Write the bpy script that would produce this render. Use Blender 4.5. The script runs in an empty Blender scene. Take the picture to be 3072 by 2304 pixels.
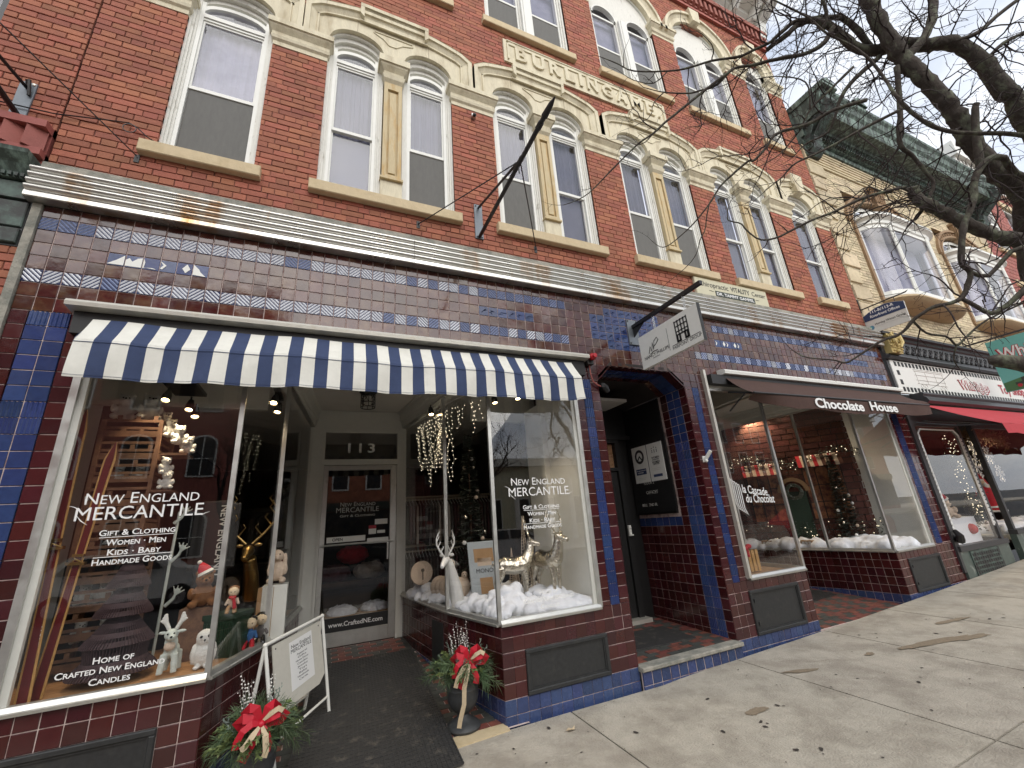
import bpy, math, random
from mathutils import Vector, Matrix, noise as mn
R_=random.Random(7)
PI=math.pi
S=bpy.context.scene
COL=S.collection
# ---------------------------------------------------------------- camera
CAM=Vector((2.093,-3.793,1.567)); FOC=1259.0
RX=Vector((0.914944,-0.397262,-0.071141)); DN=Vector((0.061909,0.312340,-0.947951)); FW=Vector((0.398805,0.862918,0.310368))
cd=bpy.data.cameras.new('camera'); cam=bpy.data.objects.new('camera',cd); COL.objects.link(cam)
cd.sensor_fit='HORIZONTAL'; cd.sensor_width=36; cd.lens=14.754; cd.clip_start=.05; cd.clip_end=600
cam.matrix_world=Matrix(((RX.x,-DN.x,-FW.x,CAM.x),(RX.y,-DN.y,-FW.y,CAM.y),(RX.z,-DN.z,-FW.z,CAM.z),(0,0,0,1)))
S.camera=cam
def proj(p):
    d=Vector(p)-CAM; z=d.dot(FW)
    if z<=.01: return None
    return (d.dot(RX)/z*FOC+1536, d.dot(DN)/z*FOC+1152, z)
# ---------------------------------------------------------------- world, sun
SUN_EL=math.radians(32); SUN_AZ=math.radians(-6)   # azimuth measured from -Y (street side) towards +X
w=bpy.data.worlds.new('World'); S.world=w; w.use_nodes=True
nt=w.node_tree; nt.nodes.clear()
N=nt.nodes.new; L=nt.links.new
out=N('ShaderNodeOutputWorld'); bg=N('ShaderNodeBackground'); sky=N('ShaderNodeTexSky')
sky.sky_type='NISHITA'; sky.sun_disc=False; sky.sun_elevation=SUN_EL; sky.sun_rotation=math.radians(180+6)
sky.dust_density=1.2; sky.air_density=1.0
tc=N('ShaderNodeTexCoord'); mp=N('ShaderNodeMapping'); mp.inputs['Scale'].default_value=(1,1,2.2)
nz=N('ShaderNodeTexNoise'); nz.inputs['Scale'].default_value=2.3; nz.inputs['Detail'].default_value=7; nz.inputs['Roughness'].default_value=.56
cr=N('ShaderNodeValToRGB'); cr.color_ramp.elements[0].position=.36; cr.color_ramp.elements[1].position=.60
cr.color_ramp.elements[0].color=(.74,.74,.74,1); cr.color_ramp.elements[1].color=(1,1,1,1)
n2=N('ShaderNodeTexNoise'); n2.inputs['Scale'].default_value=5.5; n2.inputs['Detail'].default_value=6
c2=N('ShaderNodeValToRGB'); c2.color_ramp.elements[0].color=(5.0,5.5,6.5,1); c2.color_ramp.elements[1].color=(7.9,8.0,8.15,1)
c2.color_ramp.elements[0].position=.32; c2.color_ramp.elements[1].position=.60
mx=N('ShaderNodeMix'); mx.data_type='RGBA'
L(tc.outputs['Generated'],mp.inputs[0]); L(mp.outputs[0],nz.inputs[0]); L(mp.outputs[0],n2.inputs[0])
L(nz.outputs[0],cr.inputs[0]); L(n2.outputs[0],c2.inputs[0]); L(cr.outputs[0],mx.inputs[0]); L(sky.outputs[0],mx.inputs[6]); L(c2.outputs[0],mx.inputs[7])
ge=N('ShaderNodeTexCoord'); dp=N('ShaderNodeVectorMath'); dp.operation='DOT_PRODUCT'; dp.inputs[1].default_value=(math.sin(SUN_AZ)*math.cos(SUN_EL),-math.cos(SUN_AZ)*math.cos(SUN_EL),math.sin(SUN_EL))
L(ge.outputs['Generated'],dp.inputs[0]); au=N('ShaderNodeMapRange'); au.interpolation_type='SMOOTHERSTEP'; au.inputs['From Min'].default_value=.90; au.inputs['From Max'].default_value=1.0; au.inputs['To Min'].default_value=1; au.inputs['To Max'].default_value=1.7; L(dp.outputs['Value'],au.inputs[0])
ml=N('ShaderNodeVectorMath'); ml.operation='SCALE'; L(mx.outputs[2],ml.inputs[0]); L(au.outputs[0],ml.inputs['Scale'])   # thin cloud brighter round the veiled sun
L(ml.outputs[0],bg.inputs[0]); bg.inputs[1].default_value=.1; L(bg.outputs[0],out.inputs[0])
sd=bpy.data.lights.new('sun','SUN'); sd.energy=1.35; sd.angle=math.radians(66); sd.color=(1,.955,.89)
so=bpy.data.objects.new('sun',sd); COL.objects.link(so)
sv=Vector((math.sin(SUN_AZ)*math.cos(SUN_EL),-math.cos(SUN_AZ)*math.cos(SUN_EL),math.sin(SUN_EL)))
so.rotation_euler=sv.to_track_quat('Z','Y').to_euler(); so.location=(3,-20,30)
S.view_settings.view_transform='Standard'; S.view_settings.look='None'; S.view_settings.exposure=.80; S.view_settings.gamma=1
S.view_settings.use_curve_mapping=False
# ---------------------------------------------------------------- materials
MATS={}
def mat(name,col,rough=.6,metal=0,var=.12,scale=8,bump=0,bscale=None,emit=0,spec=None,col2=None,coat=0,thr=(.42,.62),rvar=0,stretch=None,per=0,alpha=None,det=6):
    """principled with large+fine noise variation; per = variation from piece to piece; col2 = second colour in patches"""
    if name in MATS: return MATS[name]
    m=bpy.data.materials.new(name); m.use_nodes=True; nt=m.node_tree; n=nt.nodes; l=nt.links.new
    b=n['Principled BSDF']; b.inputs['Roughness'].default_value=rough; b.inputs['Metallic'].default_value=metal
    if spec is not None: b.inputs['Specular IOR Level'].default_value=spec
    if coat: b.inputs['Coat Weight'].default_value=coat; b.inputs['Coat Roughness'].default_value=.06
    g=n.new('ShaderNodeNewGeometry'); pos=g.outputs['Position']
    if stretch:
        mp=n.new('ShaderNodeMapping'); mp.inputs['Scale'].default_value=stretch; l(pos,mp.inputs[0]); pos=mp.outputs[0]
    c=None
    def mixc(f,a,bb):
        x=n.new('ShaderNodeMix'); x.data_type='RGBA'
        if isinstance(f,float): x.inputs[0].default_value=f
        else: l(f,x.inputs[0])
        for i,v in ((6,a),(7,bb)):
            if isinstance(v,tuple): x.inputs[i].default_value=(*v[:3],1)
            else: l(v,x.inputs[i])
        return x.outputs[2]
    c=tuple(col)
    if col2 is not None:
        t=n.new('ShaderNodeTexNoise'); t.inputs['Scale'].default_value=scale; t.inputs['Detail'].default_value=det; t.inputs['Roughness'].default_value=.62; l(pos,t.inputs[0])
        r=n.new('ShaderNodeValToRGB'); r.color_ramp.elements[0].position=thr[0]; r.color_ramp.elements[1].position=thr[1]; l(t.outputs[0],r.inputs[0])
        c=mixc(r.outputs[0],c,tuple(col2))
    if var or per:
        hs=n.new('ShaderNodeHueSaturation')
        if isinstance(c,tuple): hs.inputs['Color'].default_value=(*c[:3],1)
        else: l(c,hs.inputs['Color'])
        t=n.new('ShaderNodeTexNoise'); t.inputs['Scale'].default_value=scale*3.1; t.inputs['Detail'].default_value=5; t.inputs['Roughness'].default_value=.7; l(pos,t.inputs[0])
        mr=n.new('ShaderNodeMapRange'); mr.inputs['From Min'].default_value=.25; mr.inputs['From Max'].default_value=.75
        mr.inputs['To Min'].default_value=1-var; mr.inputs['To Max'].default_value=1+var; l(t.outputs[0],mr.inputs[0]); v=mr.outputs[0]
        if per:
            at=n.new('ShaderNodeAttribute'); at.attribute_name='rv'
            oi=n.new('ShaderNodeObjectInfo'); ad=n.new('ShaderNodeMath'); ad.operation='ADD'; l(at.outputs['Fac'],ad.inputs[0]); l(oi.outputs['Random'],ad.inputs[1])
            fr=n.new('ShaderNodeMath'); fr.operation='FRACT'; l(ad.outputs[0],fr.inputs[0])
            m2=n.new('ShaderNodeMapRange'); m2.inputs['To Min'].default_value=1-per; m2.inputs['To Max'].default_value=1+per; l(fr.outputs[0],m2.inputs[0])
            mu=n.new('ShaderNodeMath'); mu.operation='MULTIPLY'; l(v,mu.inputs[0]); l(m2.outputs[0],mu.inputs[1]); v=mu.outputs[0]
            m3=n.new('ShaderNodeMapRange'); m3.inputs['To Min'].default_value=.5-per*.04; m3.inputs['To Max'].default_value=.5+per*.04; 
            f7=n.new('ShaderNodeMath'); f7.operation='MULTIPLY'; f7.inputs[1].default_value=7.3; l(fr.outputs[0],f7.inputs[0]); f8=n.new('ShaderNodeMath'); f8.operation='FRACT'; l(f7.outputs[0],f8.inputs[0]); l(f8.outputs[0],m3.inputs[0]); l(m3.outputs[0],hs.inputs['Hue'])
        l(v,hs.inputs['Value']); c=hs.outputs[0]
    if isinstance(c,tuple): b.inputs['Base Color'].default_value=(*c[:3],1)
    else: l(c,b.inputs['Base Color'])
    if rvar:
        t=n.new('ShaderNodeTexNoise'); t.inputs['Scale'].default_value=scale*1.7; t.inputs['Detail'].default_value=4; l(pos,t.inputs[0])
        mr=n.new('ShaderNodeMapRange'); mr.inputs['From Min'].default_value=.3; mr.inputs['From Max'].default_value=.7; mr.inputs['To Min'].default_value=max(0,rough-rvar); mr.inputs['To Max'].default_value=rough+rvar; l(t.outputs[0],mr.inputs[0]); l(mr.outputs[0],b.inputs['Roughness'])
    if bump:
        t=n.new('ShaderNodeTexNoise'); t.inputs['Scale'].default_value=bscale or scale*6; t.inputs['Detail'].default_value=6; l(pos,t.inputs[0])
        bu=n.new('ShaderNodeBump'); bu.inputs['Strength'].default_value=bump; bu.inputs['Distance'].default_value=.01; l(t.outputs[0],bu.inputs['Height']); l(bu.outputs[0],b.inputs['Normal'])
        if coat: l(bu.outputs[0],b.inputs['Coat Normal'])
    if emit:
        b.inputs['Emission Color'].default_value=(*col[:3],1); b.inputs['Emission Strength'].default_value=emit
    MATS[name]=m; return m
def glassmat(name,ior=1.52,tint=(1,1,1),rough=0,refl=1.0):
    m=bpy.data.materials.new(name); m.use_nodes=True; nt=m.node_tree; n=nt.nodes; l=nt.links.new; n.clear()
    o=n.new('ShaderNodeOutputMaterial'); t=n.new('ShaderNodeBsdfTransparent'); t.inputs[0].default_value=(*tint,1)
    g=n.new('ShaderNodeBsdfGlossy'); g.inputs['Roughness'].default_value=rough; g.inputs[0].default_value=(refl,refl,refl,1)
    f=n.new('ShaderNodeFresnel'); f.inputs[0].default_value=ior; mx=n.new('ShaderNodeMixShader')
    # panes are solid boxes: use |cos| so that leaving faces reflect as weakly as entering ones
    ge=n.new('ShaderNodeNewGeometry'); bf=n.new('ShaderNodeMix'); bf.data_type='FLOAT'
    f2=n.new('ShaderNodeFresnel'); f2.inputs[0].default_value=1/ior
    l(ge.outputs['Backfacing'],bf.inputs[0]); l(f.outputs[0],bf.inputs[2]); bf.inputs[3].default_value=.03
    l(bf.outputs[0],mx.inputs[0]); l(t.outputs[0],mx.inputs[1]); l(g.outputs[0],mx.inputs[2]); l(mx.outputs[0],o.inputs[0])
    MATS[name]=m; return m
M=dict(
 brick=mat('red_brick',(.32,.108,.060),.78,var=.16,scale=3,per=.2,bump=.35,bscale=90,col2=(.265,.082,.05),thr=(.5,.75)),
 brickp=mat('red_brick_low',(.31,.095,.072),.7,var=.12,scale=3,per=.14,bump=.25,bscale=90),
 mortar=mat('red_mortar',(.36,.15,.105),.9,var=.25,scale=5,bump=.5,bscale=120,col2=(.15,.06,.045),thr=(.42,.58)),
 stone=mat('cream_stone',(.66,.60,.44),.75,var=.12,scale=5,bump=.35,bscale=50,col2=(.45,.38,.25),thr=(.50,.72),stretch=(1.2,1.2,.35),det=10),
 sill=mat('sill_stone',(.56,.45,.28),.75,var=.09,scale=5,bump=.2,bscale=70,col2=(.44,.34,.19),thr=(.5,.75)),
 stain=mat('ochre_stone',(.55,.45,.27),.75,var=.1,scale=6,col2=(.5,.32,.12),thr=(.5,.75),bump=.2,stretch=(3,3,.6)),
 wood=mat('weathered_white_wood',(.70,.69,.63),.65,var=.08,scale=14,col2=(.40,.38,.32),thr=(.60,.72),bump=.25,stretch=(1,1,.35)),
 white=mat('white_vinyl',(.74,.74,.69),.4,var=.04,scale=4),
 maroon=mat('maroon_glaze',(.050,.0085,.0095),.16,var=.14,scale=9,per=.3,coat=.0,bump=.035,bscale=22,rvar=.06,spec=.75),
 maroonf=mat('brown_maroon_glaze',(.060,.014,.011),.11,var=.22,scale=7,per=.35,bump=.07,bscale=14,rvar=.07,spec=.6,col2=(.12,.062,.034),thr=(.45,.7)),
 blue=mat('blue_glaze',(.026,.046,.140),.2,var=.2,scale=9,per=.2,bump=.05,bscale=30,rvar=.06,spec=.5),
 navyt=mat('navy_glaze',(.012,.020,.075),.2,var=.2,scale=9,spec=.4),
 blueb=mat('slate_blue_glaze',(.040,.062,.150),.25,var=.22,scale=9,per=.2,bump=.05,bscale=30,rvar=.08),
 grout=mat('tile_grout',(.58,.47,.43),.85,var=.2,scale=10,col2=(.26,.16,.15),thr=(.46,.66)),
 steel=mat('ribbed_aluminium',(.60,.60,.58),.33,.9,var=.1,scale=3,rvar=.1,bump=.04,bscale=40),
 pale=mat('pale_chevron_ridge',(.66,.68,.72),.2,var=.2,scale=12,spec=.8,rvar=.1),  # pale ridge tone, used on most left-hand chevron tiles
 slate=mat('blue_grey_chevron_ridge',(.16,.20,.34),.2,var=.3,scale=12,spec=.8,rvar=.1),  # darker ridge tone for the remaining chevron tiles
 jointc=mat('stone_joint',(.20,.15,.09),.9),
 rust=mat('rusty_stain_aluminium',(.62,.61,.57),.34,.85,var=.10,scale=2.6,col2=(.40,.22,.08),thr=(.55,.70),rvar=.1,stretch=(1,1,.25)),
 frame=mat('satin_aluminium_frame',(.54,.54,.51),.38,.8,var=.08,scale=6,rvar=.1,col2=(.36,.35,.31),thr=(.6,.8)),
 paintg=mat('grey_white_paint',(.60,.60,.55),.55,var=.05,scale=4),
 ceil=mat('painted_ceiling',(.62,.60,.55),.7,var=.04,scale=2),
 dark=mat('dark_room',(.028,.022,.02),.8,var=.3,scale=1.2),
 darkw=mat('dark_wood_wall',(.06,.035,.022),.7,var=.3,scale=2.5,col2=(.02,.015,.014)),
 black=mat('black_iron',(.012,.012,.013),.42,var=.2,scale=20,bump=.1),
 blackp=mat('black_paint',(.012,.012,.012),.5,var=.2,scale=4),
 grate=mat('dark_vent_metal',(.035,.036,.036),.5,.3,var=.25,scale=8,col2=(.06,.058,.052),thr=(.55,.8)),
 greyp=mat('grey_steel_plate',(.16,.18,.20),.5,.4,var=.1,scale=8),
 conc=mat('old_concrete',(.33,.31,.26),.9,var=.2,scale=8,col2=(.2,.2,.17),bump=.6,bscale=60),
 floorw=mat('honey_wood',(.40,.22,.10),.5,var=.15,scale=5,col2=(.28,.14,.06),stretch=(1,6,6)),
 awnw=mat('awning_cream',(.70,.69,.62),.85,var=.06,scale=4,bump=.12,bscale=25,col2=(.58,.57,.50),thr=(.55,.8)),
 awnb=mat('awning_navy',(.032,.050,.115),.85,var=.12,scale=4,bump=.12,bscale=25),
 awnr=mat('awning_red',(.42,.035,.045),.8,var=.08,scale=3,bump=.1,bscale=20),
 awnc=mat('awning_chocolate',(.062,.030,.022),.85,var=.14,scale=4,bump=.12,bscale=25),
 letter=mat('white_lettering',(.80,.80,.78),.5,var=0),
 letterg=mat('grey_lettering',(.55,.54,.50),.5,var=0),
 blackl=mat('black_lettering',(.015,.015,.015),.5,var=0),
 redl=mat('red_lettering',(.40,.015,.03),.5,var=0),
 alu=mat('bright_alu_rail',(.62,.60,.53),.4,.5,var=.07,scale=6,col2=(.5,.42,.28),thr=(.6,.8)),
 bark=mat('tree_bark',(.062,.050,.040),.92,var=.4,scale=16,col2=(.14,.15,.10),thr=(.50,.66),bump=1.0,bscale=38,stretch=(1,1,.6)),
 twig=mat('twig_bark',(.038,.026,.024),.85,var=.25,scale=20),
 rubber=mat('black_rubber_mat',(.035,.034,.033),.6,var=.3,scale=9,col2=(.10,.09,.075),thr=(.56,.72)),
 qred=mat('quarry_red',(.20,.062,.045),.6,var=.22,scale=10,per=.2,col2=(.12,.05,.04)),
 qdark=mat('quarry_slate',(.055,.058,.052),.6,var=.22,scale=10,per=.2),
 bulb=mat('lit_bulb',(1,.72,.36),.5,emit=14,var=0),
 bulbw=mat('lit_fairy_bulb',(1,.86,.6),.5,emit=1.2,var=0),
 screen=mat('insect_screen',(.15,.148,.138),.9,var=.10,scale=3,stretch=(4,4,1)),
 blind=mat('sky_mottled_blind',(.30,.295,.33),.9,var=.22,scale=1.6,col2=(.20,.20,.24),thr=(.4,.65)),  # cloudy mottle of the reflected sky is put into this blind colour
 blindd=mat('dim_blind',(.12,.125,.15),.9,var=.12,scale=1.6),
)
M['glass']=glassmat('shop_glass',1.75)
M['glassu']=glassmat('upper_window_glass',1.6,(.93,.93,.97),refl=.95)
# ---------------------------------------------------------------- mesh building
WP={}   # object -> world origin
class MB:
    def __init__(s): s.v=[]; s.f=[]; s.m=[]; s.r=[]; s.cm=0; s.cr=0.0
    def quad(s,a,b,c,d): n=len(s.v); s.v+=[a,b,c,d]; s.f.append((n,n+1,n+2,n+3)); s.m.append(s.cm); s.r.append(s.cr); return s
    def poly(s,pts): n=len(s.v); s.v+=list(pts); s.f.append(tuple(range(n,n+len(pts)))); s.m.append(s.cm); s.r.append(s.cr); return s
    def box(s,x0,x1,y0,y1,z0,z1,back=True):
        n=len(s.v); s.v+=[(x0,y0,z0),(x1,y0,z0),(x1,y1,z0),(x0,y1,z0),(x0,y0,z1),(x1,y0,z1),(x1,y1,z1),(x0,y1,z1)]
        F=[(0,1,5,4),(1,2,6,5),(3,0,4,7),(0,3,2,1),(4,5,6,7)]
        if back: F.append((2,3,7,6))
        for f in F: s.f.append(tuple(n+i for i in f)); s.m.append(s.cm); s.r.append(s.cr)
        return s
    def bbox(s,x0,x1,y0,y1,z0,z1,b=.006):
        """box with a chamfer round the street-facing (-y) edge"""
        n=len(s.v)
        s.v+=[(x0,y1,z0),(x1,y1,z0),(x1,y1,z1),(x0,y1,z1),(x0,y0+b,z0),(x1,y0+b,z0),(x1,y0+b,z1),(x0,y0+b,z1),(x0+b,y0,z0+b),(x1-b,y0,z0+b),(x1-b,y0,z1-b),(x0+b,y0,z1-b)]
        for f in [(8,9,10,11),(4,5,9,8),(5,6,10,9),(6,7,11,10),(7,4,8,11),(0,1,5,4),(1,2,6,5),(2,3,7,6),(3,0,4,7),(1,0,3,2)]:
            s.f.append(tuple(n+i for i in f)); s.m.append(s.cm); s.r.append(s.cr)
        return s
    def obox(s,c,ax,ay,az):
        """oriented box: centre + three half-axis vectors"""
        c=Vector(c); ax,ay,az=Vector(ax),Vector(ay),Vector(az); n=len(s.v)
        for k in (-1,1):
            for (i,j) in ((-1,-1),(1,-1),(1,1),(-1,1)): s.v.append(tuple(c+ax*i+ay*j+az*k))
        for f in [(0,1,5,4),(1,2,6,5),(2,3,7,6),(3,0,4,7),(0,3,2,1),(4,5,6,7)]:
            s.f.append(tuple(n+i for i in f)); s.m.append(s.cm); s.r.append(s.cr)
        return s
    def bar(s,a,b,w,h,up=(0,0,1)):
        a,b=Vector(a),Vector(b); d=b-a; u=Vector(up); sd=d.cross(u)
        if sd.length<1e-6: sd=d.cross(Vector((1,0,0)))
        sd.normalize(); u2=sd.cross(d).normalized()
        return s.obox((a+b)/2,d/2,sd*w/2,u2*h/2)
    def loft(s,rings,caps=True,close=True):
        n0=len(s.v); k=len(rings[0])
        for r in rings: s.v+= [tuple(p) for p in r]
        for i in range(len(rings)-1):
            for j in range(k if close else k-1):
                a=n0+i*k+j; b=n0+i*k+(j+1)%k
                s.f.append((a,b,b+k,a+k)); s.m.append(s.cm); s.r.append(s.cr)
        if caps and close:
            s.f.append(tuple(n0+j for j in reversed(range(k)))); s.m.append(s.cm); s.r.append(s.cr)
            e=n0+(len(rings)-1)*k; s.f.append(tuple(e+j for j in range(k))); s.m.append(s.cm); s.r.append(s.cr)
        return s
    def tube(s,pts,rad,k=8,caps=True):
        pts=[Vector(p) for p in pts]; n=len(pts); rings=[]
        if not hasattr(rad,'__len__'): rad=[rad]*n
        u=None
        for i,p in enumerate(pts):
            t=(pts[min(i+1,n-1)]-pts[max(i-1,0)])
            if t.length<1e-9: t=Vector((0,0,1))
            t.normalize()
            if u is None:
                u=t.cross(Vector((0,0,1)))
                if u.length<.05: u=t.cross(Vector((1,0,0)))
            else: u=u-t*u.dot(t)
            if u.length<1e-6: u=t.cross(Vector((.3,1,0)))
            u.normalize(); w=t.cross(u)
            rings.append([tuple(p+(u*math.cos(2*PI*j/k)+w*math.sin(2*PI*j/k))*rad[i]) for j in range(k)])
        return s.loft(rings,caps)
    def lathe(s,prof,c=(0,0,0),k=16,axis=None):
        c=Vector(c); rings=[]
        if axis is None: X,Y,Z=Vector((1,0,0)),Vector((0,1,0)),Vector((0,0,1))
        else:
            Z=Vector(axis).normalized(); X=Z.orthogonal().normalized(); Y=Z.cross(X)
        for (r,h) in prof: rings.append([tuple(c+X*r*math.cos(2*PI*j/k)+Y*r*math.sin(2*PI*j/k)+Z*h) for j in range(k)])
        return s.loft(rings)
    def ball(s,c,rx,ry=None,rz=None,k=12,m=8,rot=None):
        ry=ry or rx; rz=rz or rx; c=Vector(c); rings=[]
        for i in range(m+1):
            a=-PI/2+PI*i/m; ca=max(math.cos(a),.02)
            ring=[]
            for j in range(k):
                v=Vector((rx*ca*math.cos(2*PI*j/k),ry*ca*math.sin(2*PI*j/k),rz*math.sin(a)))
                if rot: v=rot@v
                ring.append(tuple(c+v))
            rings.append(ring)
        return s.loft(rings)
    def prism(s,prof,x0,x1):
        """closed profile of (y,z) extruded along x"""
        return s.loft([[(x0,y,z) for y,z in prof],[(x1,y,z) for y,z in prof]])
    def slab(s,poly,y0,y1):
        """polygon of (x,z) extruded in y"""
        return s.loft([[(x,y0,z) for x,z in poly],[(x,y1,z) for x,z in poly]])
    def flat(s,poly,z0,z1):
        return s.loft([[(x,y,z0) for x,y in poly],[(x,y,z1) for x,y in poly]])
    def build(s,name,m,parent=None,smooth=False,label=None,cat=None,group=None,kind=None,origin=None,mats=None):
        me=bpy.data.meshes.new(name)
        if origin is None:
            xs=[v[0] for v in s.v]; ys=[v[1] for v in s.v]; zs=[v[2] for v in s.v]
            origin=((min(xs)+max(xs))/2,(min(ys)+max(ys))/2,min(zs))
        ox,oy,oz=origin
        me.from_pydata([(x-ox,y-oy,z-oz) for x,y,z in s.v],[],s.f)
        ms=mats or [m]
        for q in ms: me.materials.append(M[q] if isinstance(q,str) else q)
        if len(ms)>1: me.polygons.foreach_set('material_index',s.m)
        if any(s.r):
            a=me.attributes.new('rv','FLOAT','FACE'); a.data.foreach_set('value',s.r)
        if smooth:
            me.polygons.foreach_set('use_smooth',[True]*len(me.polygons))
            if smooth!='all': me.set_sharp_from_angle(angle=math.radians(38 if smooth is True else smooth))
        me.update()
        return link(name,me,origin,parent,label,cat,group,kind)
def link(name,data,origin,parent=None,label=None,cat=None,group=None,kind=None):
    o=bpy.data.objects.new(name,data); COL.objects.link(o); WP[o]=Vector(origin)
    if parent: o.parent=parent; o.location=Vector(origin)-WP[parent]
    else: o.location=origin
    tag(o,label,cat,group,kind); return o
def tag(o,label=None,cat=None,group=None,kind=None):
    if label: o['label']=label
    if cat: o['category']=cat
    if group: o['group']=group
    if kind: o['kind']=kind
    return o
def thing(name,loc,label,cat,group=None,kind=None):
    return link(name,None,loc,None,label,cat,group,kind)
def fix(o):
    """recalculate normals outwards"""
    import bmesh
    b=bmesh.new(); b.from_mesh(o.data); bmesh.ops.recalc_face_normals(b,faces=b.faces); b.to_mesh(o.data); b.free(); return o
def soft(mb,name,m,parent=None,voxel=.008,smooth=2,fuzz=0,puff=0,**kw):
    """fuse overlapping primitives of mb into one continuous skin (voxel remesh)"""
    o=mb.build(name,m,parent,origin=kw.pop('origin',None),**kw)
    fix(o)
    md=o.modifiers.new('r','REMESH'); md.mode='VOXEL'; md.voxel_size=voxel; md.use_smooth_shade=True
    if smooth: sm=o.modifiers.new('s','SMOOTH'); sm.iterations=smooth; sm.factor=.5
    dg=bpy.context.evaluated_depsgraph_get(); dg.update()
    me=bpy.data.meshes.new_from_object(o.evaluated_get(dg)); old=o.data; o.modifiers.clear(); o.data=me; me.name=name
    bpy.data.meshes.remove(old)
    if fuzz:
        for v in me.vertices:
            p=v.co; d=mn.noise(p*70)*fuzz+mn.noise(p*25)*fuzz+(puff*(mn.noise(p*9)+.5*abs(mn.noise(p*19))) if puff else 0); v.co=p+v.normal*d
    me.polygons.foreach_set('use_smooth',[True]*len(me.polygons))
    if not me.materials: me.materials.append(M[m])
    return o
_dg=None
def text(body,parent,org,right,up,width=None,size=.1,m='letter',ext=.0012,off=0,shear=0,caps=None,name='lettering',align='LEFT',space=1.0,height=None,kind=None,label=None):
    """mesh lettering; org = baseline start (or centre), right/up = directions"""
    cu=bpy.data.curves.new(name,'FONT'); cu.body=body; cu.size=1; cu.extrude=0; cu.offset=off; cu.shear=shear; cu.space_character=space; cu.resolution_u=3
    if caps:
        cu.small_caps_scale=caps
        for i,ch in enumerate(body):
            cu.body_format[i].use_small_caps=ch.islower()
    to=bpy.data.objects.new('t',cu); COL.objects.link(to)
    dg=bpy.context.evaluated_depsgraph_get(); dg.update()
    me=bpy.data.meshes.new_from_object(to.evaluated_get(dg)); COL.objects.unlink(to); bpy.data.objects.remove(to); bpy.data.curves.remove(cu)
    xs=[v.co.x for v in me.vertices]; ys=[v.co.y for v in me.vertices]
    x0,x1=min(xs),max(xs); sx=sy=size
    if width: sx=width/(x1-x0); sy=sx if height is None else height/(max(ys) if max(ys)>0 else 1)
    elif height: sy=height/max(ys)
    xo={'LEFT':x0,'CENTER':(x0+x1)/2,'RIGHT':x1}[align]
    r=Vector(right).normalized(); u=Vector(up).normalized(); nrm=r.cross(u).normalized(); org=Vector(org)
    vs=[org+r*((v.co.x-xo)*sx)+u*(v.co.y*sy) for v in me.vertices]
    fs=[tuple(p.vertices) for p in me.polygons]; bpy.data.meshes.remove(me)
    b=MB(); n=len(vs)
    if ext>0:
        # front face plus a skirt of real thickness
        b.v=[tuple(v+nrm*ext) for v in vs]+[tuple(v) for v in vs]; b.f=list(fs)
        ed={}
        for f in fs:
            for i in range(len(f)):
                a,c=f[i],f[(i+1)%len(f)]
                if (c,a) in ed: del ed[(c,a)]
                else: ed[(a,c)]=1
        for a,c in ed: b.f.append((a,a+n,c+n,c))
    b.m=[0]*len(b.f); b.r=[0.]*len(b.f)
    return b.build(name,m,parent,label=label,kind=kind)
M['redg']=mat('red_plastic_lens',(.45,.012,.02),.25,var=.05)
M['signc']=mat('cream_sign_board',(.56,.53,.38),.6,var=.05,scale=3)
M['greend']=mat('dark_green_band',(.03,.04,.03),.6)
M['paintw']=mat('warm_white_metal',(.58,.56,.49),.5,var=.05)
M['pinkp']=mat('dusty_pink_leather',(.40,.16,.15),.6,var=.1,bump=.1)
M['white2']=mat('enamelled_white',(.62,.61,.56),.45,var=.05)
# ================================================================ ground
def gz(x): 
    return 0.0 if x<5.2 else min(.02+.0215*(x-5.5)+.0018*(x-5.5)**2/1.0, .42) if x>5.5 else .0667*(x-5.2)*1.0
def struct(mb,name,m,smooth=False,label=None,mats=None,kind='structure'): return mb.build(name,m,smooth=smooth,kind=kind,label=label,mats=mats)
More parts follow.
